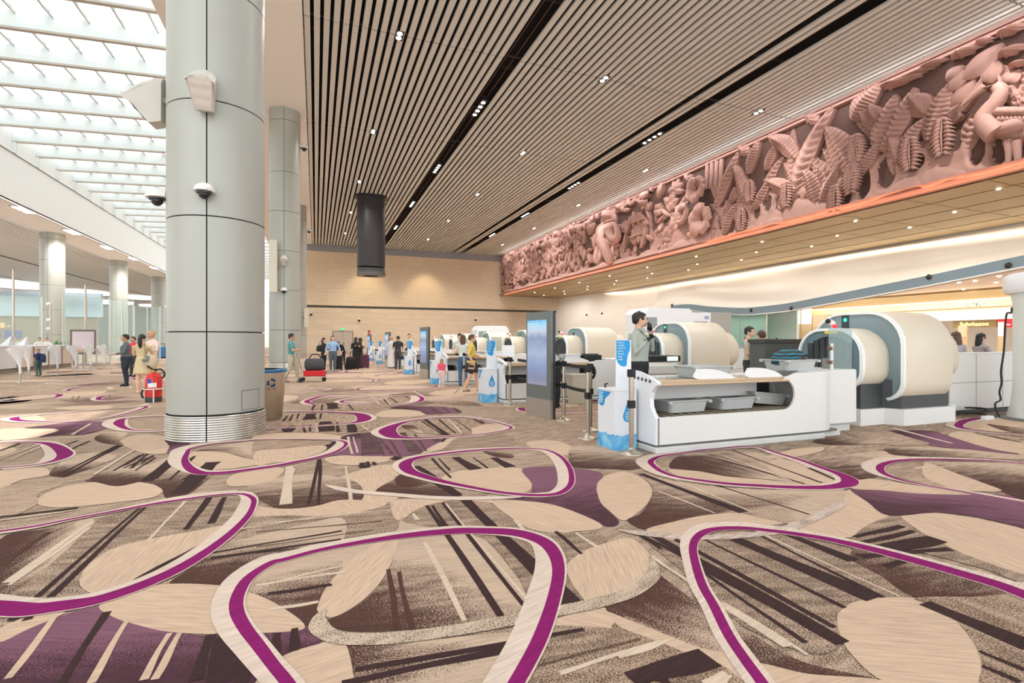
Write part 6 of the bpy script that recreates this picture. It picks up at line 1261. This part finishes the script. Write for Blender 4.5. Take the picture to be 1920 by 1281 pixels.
        if hs == 'scarf': h.rings([[Hd(rx*cos(2*pi*i/16), yo+ry*sin(2*pi*i/16), z) for i in range(16)] for z, rx, ry, yo in ((.79,.095,.06,-.002),(.83,.075,.058,-.004),(.87,.052,.05,-.006),(.92,.054,.046,-.020),(.95,.053,.05,-.014))], True, True, True)
        h.build('hair' if hs != 'scarf' else 'head_scarf', hair, o)
    for s in (-1, 1): MB().sph(Hd(s*.018, .0605, .934), .0052*S, 8, 6).build('eye', M_eye, o)
    MB().sph(Hd(0, .0655, .893), (.014*S, .004*S, .004*S), 8, 6).build('mouth', M_lip, o)
    return o, hands, B
UP = lambda *a: a
# the officer by the nearest lane
po, hd, B_ = person('officer with black hair and grey green shirt raising a gloved hand to the mouth', (4.74, 6.78, .12), fwd(.62, -.78), 1.80, (170,176,166), (38,38,42), (30,30,30), SKIN, HAIR, 'short', .99,
    arms=(((-.045,.085,-.130),(.085,.100,.035)), ((.055,.02,-.155),(-.07,.085,-.055))), head=.55, vox=.0085, fat=1.28)
G_ = mat('glove black', (26,25,26), .6)
po.data.materials[6] = G_
for x, z in ((-.06,.745),(.055,.745)): MB().box(tuple(Vector(B_(x-.022,.070,z))), tuple(Vector(B_(x+.022,.076,z+.012)))).build('name_tag', M_rub, po)
m = MB()
for s in (-1, 1): m.add([B_(s*.008,.05,.85), B_(s*.05,.035,.838), B_(s*.035,.066,.80), B_(s*.005,.060,.825), B_(s*.05,.01,.858)], [(0,1,2,3),(0,4,1)])
m.build('shirt_collar', cloth((176,182,172)), po)
MB().rings([[B_(r*.096*1.05*cos(2*pi*i/24), -.004+r*.073*1.05*sin(2*pi*i/24), z) for i in range(24)] for z, r in ((.545,1.03),(.57,1.03))], False, False).build('belt', M_rub, po)
t = thing('operator_step', 'low dark rubber step under the officer behind the nearest lane', 'platform', (4.74, 6.78, 0)); MB().box((-.4,-.26,0),(.4,.3,.12),.02).build('step_block', M_rub, t); MB().box((-.37,-.23,.115),(.37,.27,.121)).build('ribbed_top', M_drk, t)
ST = ((.02,.0),(.0,-.02)); WK = ((.09,.13),(-.02,-.12))
A_dn = None; A_fr = (((-.03,.06,-.15),(-.02,.19,-.13)), ((.03,.06,-.15),(.02,.19,-.13)))
A_ch = (((-.04,.04,-.155),(.03,.12,-.10)), ((.04,.04,-.155),(-.03,.13,-.08)))
def at(px, py): x, y = FL(px, py); return (x, y, 0)
# group beside the nearest column
person('heavy man with glasses in a dark grey shirt and navy trousers, holding out one hand', at(236, 724), fwd(-.95, -.35), 1.69, (92,102,106), (40,46,58), (44,40,38), SKINT, HAIR, 'short', .9, arms=(((-.05,.05,-.15),(-.03,.20,-.18)), ((.05,-.02,-.15),(.03,.02,-.30))), legs=ST, fat=1.28)
person('woman with a long black ponytail in a khaki dress seen from behind', at(266, 737), fwd(.1, 1), 1.66, (204,186,146), (204,186,146), (225,205,185), SKIN, HAIR, 'pony', .42, arms=A_fr, gar=('dress', .33, .125), gend='f', leg_skin=True, fat=1.0)
person('bald man in a pale striped shirt with a dark strap behind the khaki dress', at(285, 728), fwd(-.6, -.8), 1.80, (226,204,190), (186,172,138), (170,166,156), SKINT, HAIR, 'bald', .8, arms=A_ch, legs=ST, head=-.2)
person('person with short black hair in a red top behind the man in dark grey', at(250, 706), fwd(-.3, -1), 1.66, (214,56,78), (60,62,70), (40,40,40), SKINT, HAIR, 'short', .45, arms=A_ch)
t = thing('handbag', 'canvas shoulder bag with a black and white scarf on the woman in khaki', 'bag', at(283, 737)); t.location.z = .78
MB().rings([[(q*.17*cos(2*pi*i/16), q*.09*sin(2*pi*i/16), z) for i in range(16)] for z, q in ((0,.8),(.05,1),(.2,.95),(.3,.7))], True, True, True).build('bag_body', cloth((200,186,160)), t); MB().tube(crom([(-.12,0,.28),(-.14,.0,.5),(-.16,.02,.62),(-.1,.05,.5),(.1,.02,.28)], 4, False), .012, 6).build('strap', cloth((150,130,104)), t)
b = MB(); r7 = random.Random(4)
for k in range(9): b.sph((-.1+r7.uniform(-.06,.06), -.09+r7.uniform(-.03,.0), .18+r7.uniform(-.1,.1)), (.04,.02,.035), 8, 5)
b.build('patterned_scarf', mat('scarf print', (120,126,120), .9, var=.9, scale=30), t)
t = thing('blue_suitcase', 'bright blue suitcase standing far across the hall beside the column', 'suitcase', at(303, 672)); MB().tube([(-.4,0,.05),(.4,0,.05)], .05, 10).build('wheel', M_rub, t); MB().box((-.45,-.25,.08),(.45,.25,1.0),.08).build('case_shell', cloth((60,110,160)), t); MB().tube([(-.2,0,1.0),(-.2,0,1.25),(.2,0,1.25),(.2,0,1.0)], .03).build('pull_handle', M_rub, t)
person('small boy in a navy and red top with a navy backpack and green trousers', at(72, 706), fwd(-.8, .3), 1.17, (44,62,96), (70,98,94), (130,120,110), SKIN, HAIRL, 'short', .45, arms=A_fr, legs=ST, fat=1.1)
t = thing('backpack', 'navy backpack worn by the small boy', 'backpack', (at(72, 706)[0]+.17, at(72, 706)[1]-.06, .58), .4); MB().rings([[(.10*q*cos(2*pi*i/14), .15*q*sin(2*pi*i/14), z) for i in range(14)] for z, q in ((0,.8),(.05,1),(.25,1),(.36,.6))], True, True, True).build('bag_body', cloth((40,56,92)), t); MB().tube([(-.08,-.1,.34),(-.2,-.1,.36),(-.22,-.1,.2)], .02).build('strap', cloth((60,80,120)), t)
for px, py, lab, tc in ((74, 682, 'officer in white with short dark hair behind the check counter', (228,230,232)), (88, 681, 'bareheaded officer in white behind the check counter, next to the white pillar', (236,238,240)), (31, 680, 'officer in white at the check counter beside the forked machine', (230,232,234))):
    person(lab, at(px, py), fwd(.3, -1), 1.72, tc, (40,42,52), hair=HAIR if px < 80 else HAIRB, arms=A_ch)
# walker with the trolley
person('man in a teal shirt pushing a luggage trolley', at(546, 717), fwd(1, -.1), 1.74, (84,150,148), (186,180,160), (120,110,100), SKINT, HAIR, 'short', .42, arms=A_fr, legs=WK)
tx, ty, _ = at(580, 716); t = thing('luggage_trolley', 'steel luggage trolley loaded with bags, pushed by the man in teal', 'trolley', (tx, ty, 0), fwd(1, -.1))
MB().tube([(-.28,-.45,1.0),(.28,-.45,1.0)], .025).tube([(-.28,-.45,1.0),(-.27,-.2,.2),(-.2,.55,.18)], .022).tube([(.28,-.45,1.0),(.27,-.2,.2),(.2,.55,.18)], .022).tube([(-.2,.55,.18),(.2,.55,.18)], .022).build('frame', M_post, t)
for x, y in ((-.26,-.25),(.26,-.25),(0,.5)): MB().tube([(x-.025,y,.08),(x+.025,y,.08)], .08, 14).build('wheel', M_rub, t)
MB().box((-.26,-.25,.17),(.26,.5,.2)).build('deck', M_steel, t)
t = thing('grey_holdall', 'dark grey holdall lying on the luggage trolley', 'bag', (tx+.2, ty, .42), fwd(1, -.1)); MB().rings([[(.24*q*cos(2*pi*i/16), y, .22*q*sin(2*pi*i/16)+.2) for i in range(16)] for y, q in ((-.35,.6),(-.3,1),(.25,1),(.3,.6))], True, True, True).build('bag_body', cloth((72,74,78)), t); MB().tube(crom([(0,-.2,.42),(0,-.1,.55),(0,.1,.55),(0,.2,.42)], 4, False), .02).build('carry_handle', M_rub, t)
t = thing('red_case', 'flat red case on the deck of the luggage trolley', 'suitcase', (tx+.05, ty, .21), fwd(1, -.1)); MB().box((-.24,-.22,0),(.24,.5,.2),.04).build('case_shell', cloth((206,44,52)), t); MB().tube([(-.06,.5,.1),(-.06,.54,.1),(.06,.54,.1),(.06,.5,.1)], .015).build('carry_handle', M_rub, t)
# travellers by the back wall
person('woman in black with a black shoulder bag, beside the light blue jacket', at(607, 696), fwd(.9, -.5), 1.64, (42,40,44), (38,38,42), (200,190,180), SKIN, HAIR, 'long', .9, arms=A_fr, gend='f')
person('woman in a light blue jacket and grey jeans near the double door', at(624, 697), fwd(.2, -1), 1.74, (150,184,222), (84,96,104), (170,160,150), SKIN, HAIRB, 'long', .9, arms=(((-.07,.0,-.15),(-.09,.05,-.27)), ((.07,.02,-.15),(.10,.08,-.27))), gend='f', fat=1.15)
person('person in black bending over a black suitcase', at(643, 684), fwd(-.6, -.8), 1.66, (36,36,42), (34,34,38), (60,56,54), SKIN, HAIRB, 'short', .9, arms=A_fr, lean=.75)
person('woman in a black robe and head scarf carrying a green bag', at(667, 692), fwd(.3, -1), 1.68, (30,30,32), (30,30,32), (30,28,28), SKIN, HAIR, 'scarf', .97, arms=A_ch, gar=('robe', .03, .115), gend='f')
person('woman in a black robe and head scarf facing the purple suitcase', at(675, 690), fwd(1, -.3), 1.66, (32,31,34), (32,31,34), (30,28,28), SKIN, HAIR, 'scarf', .97, arms=A_ch, gar=('robe', .03, .105), gend='f')
def suitcase(px, py, w, d, h, col, lab, rz=0, tilt=0):
    t = thing('suitcase', lab, 'suitcase', at(px, py), rz); t.rotation_euler = (tilt, 0, rz)
    MB().box((-w/2,-d/2,.06),(w/2,d/2,h),.07).build('case_shell', cloth(col), t); MB().tube([(-.12,0,h),(-.12,0,h+.35),(.12,0,h+.35),(.12,0,h)], .02).build('pull_handle', M_rub, t)
    for x in (-1, 1): MB().tube([(x*w*.36-.03,0,.05),(x*w*.36+.03,0,.05)], .05, 10).build('wheel', M_rub, t)
suitcase(634, 695, .42, .28, .74, (32,32,36), 'upright black suitcase beside the bending person'); suitcase(653, 693, .44, .3, .70, (38,37,40), 'black suitcase tilted on its wheels before the women in black', .5, .45); suitcase(684, 691, .46, .3, .74, (92,50,72), 'purple suitcase standing beside the women in black')
t = thing('shoulder_bag', 'black shoulder bag on the woman in black', 'bag', (at(601, 696)[0], at(601, 696)[1], .95)); MB().rings([[(.2*q*cos(2*pi*i/14), .1*q*sin(2*pi*i/14), z) for i in range(14)] for z, q in ((0,.7),(.05,1),(.25,.9),(.32,.5))], True, True, True).build('bag_body', M_rub, t); MB().tube([(-.1,0,.3),(0,0,.55),(.12,0,.3)], .015).build('strap', M_rub, t)
# around the lanes
person('man in a long white robe at the far lane', at(733, 691), fwd(.85, .5), 1.74, (232,228,220), (232,228,220), (60,50,46), SKINT, HAIR, 'bald', .95, arms=A_fr, gar=('robe', .05, .13))
x5, y5 = 4.75, LY[4]+1.25
person('officer in a pale shirt behind the fifth lane, facing the robed man', (5.0, LY[4]+1.5, .1), fwd(-.2, -1), 1.80, (200,198,186), (44,44,50), arms=A_fr, hair=HAIR)
person('young man in a dark t-shirt leaning over the fourth lane', (4.0, LY[4]-.95, 0), fwd(.2, 1), 1.78, (48,46,50), (70,66,70), SKINT and (40,40,40), SKINT, HAIR, 'short', .42, arms=A_fr, lean=.3)
person('woman in a pale t-shirt and blue jeans seen from behind at the third lane', at(868, 724), fwd(.35, 1), 1.68, (214,222,214), (66,104,140), (50,50,54), SKIN, HAIRB, 'long', .36, arms=A_fr, legs=ST, gend='f')
person('officer leaning over a tray opposite the woman in jeans', (4.95, LY[2]+1.6, .05), fwd(-.2, -1), 1.74, (206,208,200), (44,44,50), hair=HAIR, arms=A_fr, lean=.3)
person('toddler with fair hair in a pink top and pale trousers beside a kiosk', at(828, 726), fwd(.5, .85), .92, (232,92,116), (232,212,204), (225,200,190), SKIN, HAIRL, 'long', .3, legs=ST, fat=1.25, vox=.013)
person('woman striding in a yellow top and black shorts, passing the third lane', at(884, 734), fwd(1, -.2), 1.66, (224,196,92), (46,44,48), (120,110,104), SKIN, HAIRB, 'short', .5, arms=(((-.03,.07,-.15),(-.0,.18,-.20)), ((.03,-.06,-.15),(.02,.02,-.29))), legs=WK, gend='f', leg_skin=True, gar=('skirt', .34, .10))
person('officer in grey leaning on the table, half hidden by the nearest totem', (4.95, 10.15, 0), fwd(-.75, .6), 1.76, (178,182,176), (44,44,50), hair=HAIR, sleeve=.99, arms=(((-.05,.10,-.13),(-.07,.24,-.22)), ((.05,.08,-.14),(.04,.17,-.22))), lean=.45)
# beyond the scanners
person('woman with long black hair in a grey top behind the pale bench', (15.6, 7.75, 0), fwd(.8, -.4), 1.66, (158,152,152), (60,60,66), SKIN and (40,40,40), SKIN, HAIR, 'long', .9, arms=A_fr, gend='f')
person('person with brown hair in a grey jacket behind the exit of the nearest scanner', (14.9, 7.9, 0), fwd(.3, 1), 1.70, (170,166,172), (60,60,66), hair=HAIRB, hs='long', gend='f')
person('man with black hair in a khaki shirt behind the dark counter screen', (9.35, 9.05, 0), fwd(.5, -.9), 1.80, (196,182,160), (60,60,66), hair=HAIR, arms=A_ch); person('man in a grey shirt turned away behind the dark counter screen', (9.9, 9.2, 0), fwd(.3, 1), 1.72, (186,186,180), (60,60,66), hair=HAIRB, arms=A_ch)
for px, lab, c in ((1397, 'distant person in a bright blue vest before the sea-green glass', (60,120,190)), (1455, 'distant person in navy and blue walking past the sea-green glass', (50,80,160))):
    y = 26.0; r = (px-960)/FPX; x = y*(sT+r*cT)/(cT-r*sT); person(lab, (x, y, 0), fwd(-1, .2), 1.72, c, (50,60,90), legs=WK)
# ------------------------------------------------------------ across the hall
M_pk = mat('counter blush', (226,206,196), .45, var=.02)
cx, cy = -13.0, 27.5
t = thing('check_counter', 'long white and blush passport counter across the hall', 'counter', (cx, cy, 0))
MB().box((-1.6,0,1.18),(.04,9.0,1.26),.02).build('worktop', M_w2, t)
for k in range(6):
    y = .05+k*1.5; MB().box((-.04,y,.22),(.0,y+1.40,1.18)).build('front_panel', M_w2 if k in (0,1,3,4) else M_pk, t)
    for q in (0, 1): MB().box((-.02,y+1.40+q*.045,.1),(.03,y+1.43+q*.045,1.18)).build('metal_strip', mat('bronze strip', (168,146,128), .35, .6), t)
MB().box((-1.5,.1,0),(-.08,8.9,.22)).build('kick_plate', mat('kick grey', (150,142,130), .5), t); MB().box((-1.58,.05,.2),(-.08,8.95,1.18)).build('carcass', M_pk, t)
for k, (y, lab) in enumerate(((1.2,'white document stand tilted on the check counter, near the forked machine'),(2.9,'white document stand tilted on the middle of the check counter'),(4.3,'white document stand tilted on the check counter before the officers'))):
    s = thing('document_stand', lab, 'stand', (cx-.3, cy+y, 1.26)); MB().add([(-.2,-.2,.0),(.1,-.2,.0),(.22,-.2,.42),(.18,-.2,.42),(-.2,.2,0),(.1,.2,0),(.22,.2,.42),(.18,.2,.42)], [(0,1,2,3),(7,6,5,4),(0,4,5,1),(1,5,6,2),(2,6,7,3),(3,7,4,0)]).build('stand_body', M_w2, s)
fins_ = [(38,718,'first'),(54,709,'second'),(108,704,'third'),(142,700,'fourth'),(170,697,'fifth'),(196,693,'sixth')]
for px, py, w in fins_:
    t = thing('leaf_barrier', 'white leaf-shaped upright fin on a metal leg, %s from the picture edge across the hall' % w, 'barrier', at(px, py), .5)
    rs = []
    for k in range(13):
        u = k/12; z = .30+.98*u; wd = .035+.24*max(0, (u-.25)/.75)**1.3*(1-.55*max(0, (u-.86)/.14)**2); th = .028; bow = .10*u*u
        rs.append([(wd*c-.16*u*u, th*s+bow*c*c*1.6-.35*max(0, u-.3)**2, z+(.10*c*max(0,u-.5))) for c, s in [(cos(2*pi*i/16), sin(2*pi*i/16)) for i in range(16)]])
    MB().rings(rs, True, True, True).build('fin_shell', M_w2, t); MB().cyl((0,0), .03, .02, .34, 12).build('metal_leg', M_steel, t); MB().cyl((0,0), .11, 0, .025, 18).build('foot_disc', M_steel, t)
t = thing('forked_machine', 'grey machine with a white forked arm and screen at the picture edge', 'machine', (-17.2, 22.6, 0))
MB().rings([[(p[0], p[1], z) for p in rrect(-.9*s, -.5*s, .5*s, .5*s, .12, 3)] for z, s in ((1.55,.9),(2.1,1.0),(2.75,.8),(2.9,.5))], True, True, True).build('machine_head', mat('machine grey', (176,182,176), .4), t)
MB().tube([(.3,-.55,0),(.3,-.55,1.6),(.0,-.55,2.5)], .11, 10).tube([(.3,-.55,1.55),(-.5,-.55,2.55)], .10, 10).build('forked_arm', M_w2, t); MB().box((-.8,-.62,1.5),(.9,-.5,1.62)).build('arm_shelf', M_rub, t); MB().box((-.5,-.4,0),(.5,.4,1.55)).build('pedestal', M_w2, t)
t = thing('poster_stand', 'framed notice stand with a grey frame across the hall', 'stand', at(156, 690), .35); MB().box((-.55,-.05,.75),(.55,.05,2.1)).build('notice_frame', mat('frame taupe', (120,108,98), .4), t); MB().box((-.46,-.06,.85),(.46,-.05,2.0)).build('notice_sheet', mat('notice lilac', (222,208,216), .6), t); MB().box((-.3,-.065,.9),(.1,-.06,1.05)).build('orange_strip', mat('notice orange', (226,160,90), .6), t)
MB().tube([(0,.05,.02),(0,.05,.75)], .04).build('stem', M_steel, t); MB().box((-.45,-.3,0),(.45,.3,.03)).build('foot_plate', M_steel, t)
t = thing('crowd_barrier', 'low steel queue barrier frame standing before the notice stand', 'barrier', at(158, 692), .3)
for x in (-.5, -.25, 0, .25, .5): MB().tube([(x,-.3,.02),(x,-.3,1.0)], .025).build('upright', M_steel, t)
MB().tube([(-.5,-.3,1.0),(.5,-.3,1.0)], .03).build('top_bar', M_steel, t); MB().box((-.55,-.45,0),(.55,-.15,.03)).build('foot_plate', M_steel, t)
M_gl = glass('hall glass', (228,240,236), .84, .08)
for px, py, h, lab in ((160, 684, 5.0, 'tall thin steel pole before the notice stand across the hall'), (25, 690, 5.4, 'tall thin steel pole at the picture edge across the hall'), (95, 680, 4.0, 'steel pole with white cameras beside the white column across the hall')):
    x, y, _ = at(px, py); t = thing('steel_pole', lab, 'pole', (x, y, 0)); MB().cyl((0,0), .055, .03, h, 12).build('shaft', M_post, t); MB().cyl((0,0), .16, 0, .04, 16).build('foot_plate', M_steel, t)
    if px == 95:
        for z in (4.0, 2.9, 2.3): MB().sph((-.12,0,z), (.14,.12,.14)).build('pole_camera', M_w2, t)
for k, (pa, pb, y, h) in enumerate(((118, 205, 40, 4.3), (207, 250, 46, 4.5), (252, 300, 44, 4.0), (-30, 78, 44, 4.5))):
    xa, xb = [y*(sT+((p-960)/FPX)*cT)/(cT-((p-960)/FPX)*sT) for p in (pa, pb)]; n = max(2, int(abs(xb-xa)/1.6))
    t = thing('glass_screen', ['clear glass screen of tall panes behind the notice stand', 'clear glass screen between the two further white columns', 'clear glass screen near the most distant white column', 'clear glass screen behind the passport counter'][k], 'screen', (xa, y, 0))
    w = abs(xb-xa)/n
    for i in range(n): MB().box((i*w+.03,-.012,.08),((i+1)*w-.03,.012,h)).build('pane', M_gl, t)
    for i in range(n+1): MB().box((i*w-.03,-.04,0),(i*w+.03,.04,h)).build('mullion', mat('mullion pale', (206,212,206), .35, .3), t)
    MB().box((-.03,-.05,0),(n*w+.03,.05,.08)).build('floor_channel', M_steel, t)
sx, sy = -31.0, 70.0
t = thing('distant_shop', 'distant shop front with glowing orange lettering and dark screens across the hall', 'shop', (-50, 92, 0)); MB().box((0,0,0),(20,.5,5.0)).build('front_wall', mat('far shop beige', (196,182,156), .6), t); text('- SNAP C COFFEE -', .9, (2.5,-.05,3.4), (1,0,0), (0,0,1), lamp_mat('orange neon', (255,190,110), 1.6), t)
for k in range(4): MB().box((2.5+k*2.3,-.06,1.9),(4.4+k*2.3,0,3.0)).build('menu_screen', lamp_mat('menu blue', (96,110,150), .4), t)
MB().box((-.5,-.3,5.0),(20.5,.6,8.5)).build('mirror_fascia', mat('mirror fascia', (176,188,192), .12, .8), t)
t = thing('planter', 'low planter of green leaves beyond the passport counter', 'planter', at(122, 676)); MB().box((-.9,-.3,0),(.9,.3,.9),.05).build('trough', M_w2, t)
b = MB(); r8_ = random.Random(8)
for k in range(60):
    a, l = r8_.uniform(0, 2*pi), r8_.uniform(.3, .7); x, y = r8_.uniform(-.8,.8), r8_.uniform(-.2,.2); dx, dy = .25*cos(a), .25*sin(a)
    b.add([(x,y,.88),(x+dx*.5-dy*.3,y+dy*.5+dx*.3,.88+l*.6),(x+dx,y+dy,.88+l),(x+dx*.5+dy*.3,y+dy*.5-dx*.3,.88+l*.6)], [(0,1,2,3)])
b.build('leaves', mat('leaf green', (96,140,90), .6, var=.3), t, fix=False)['kind'] = 'stuff'
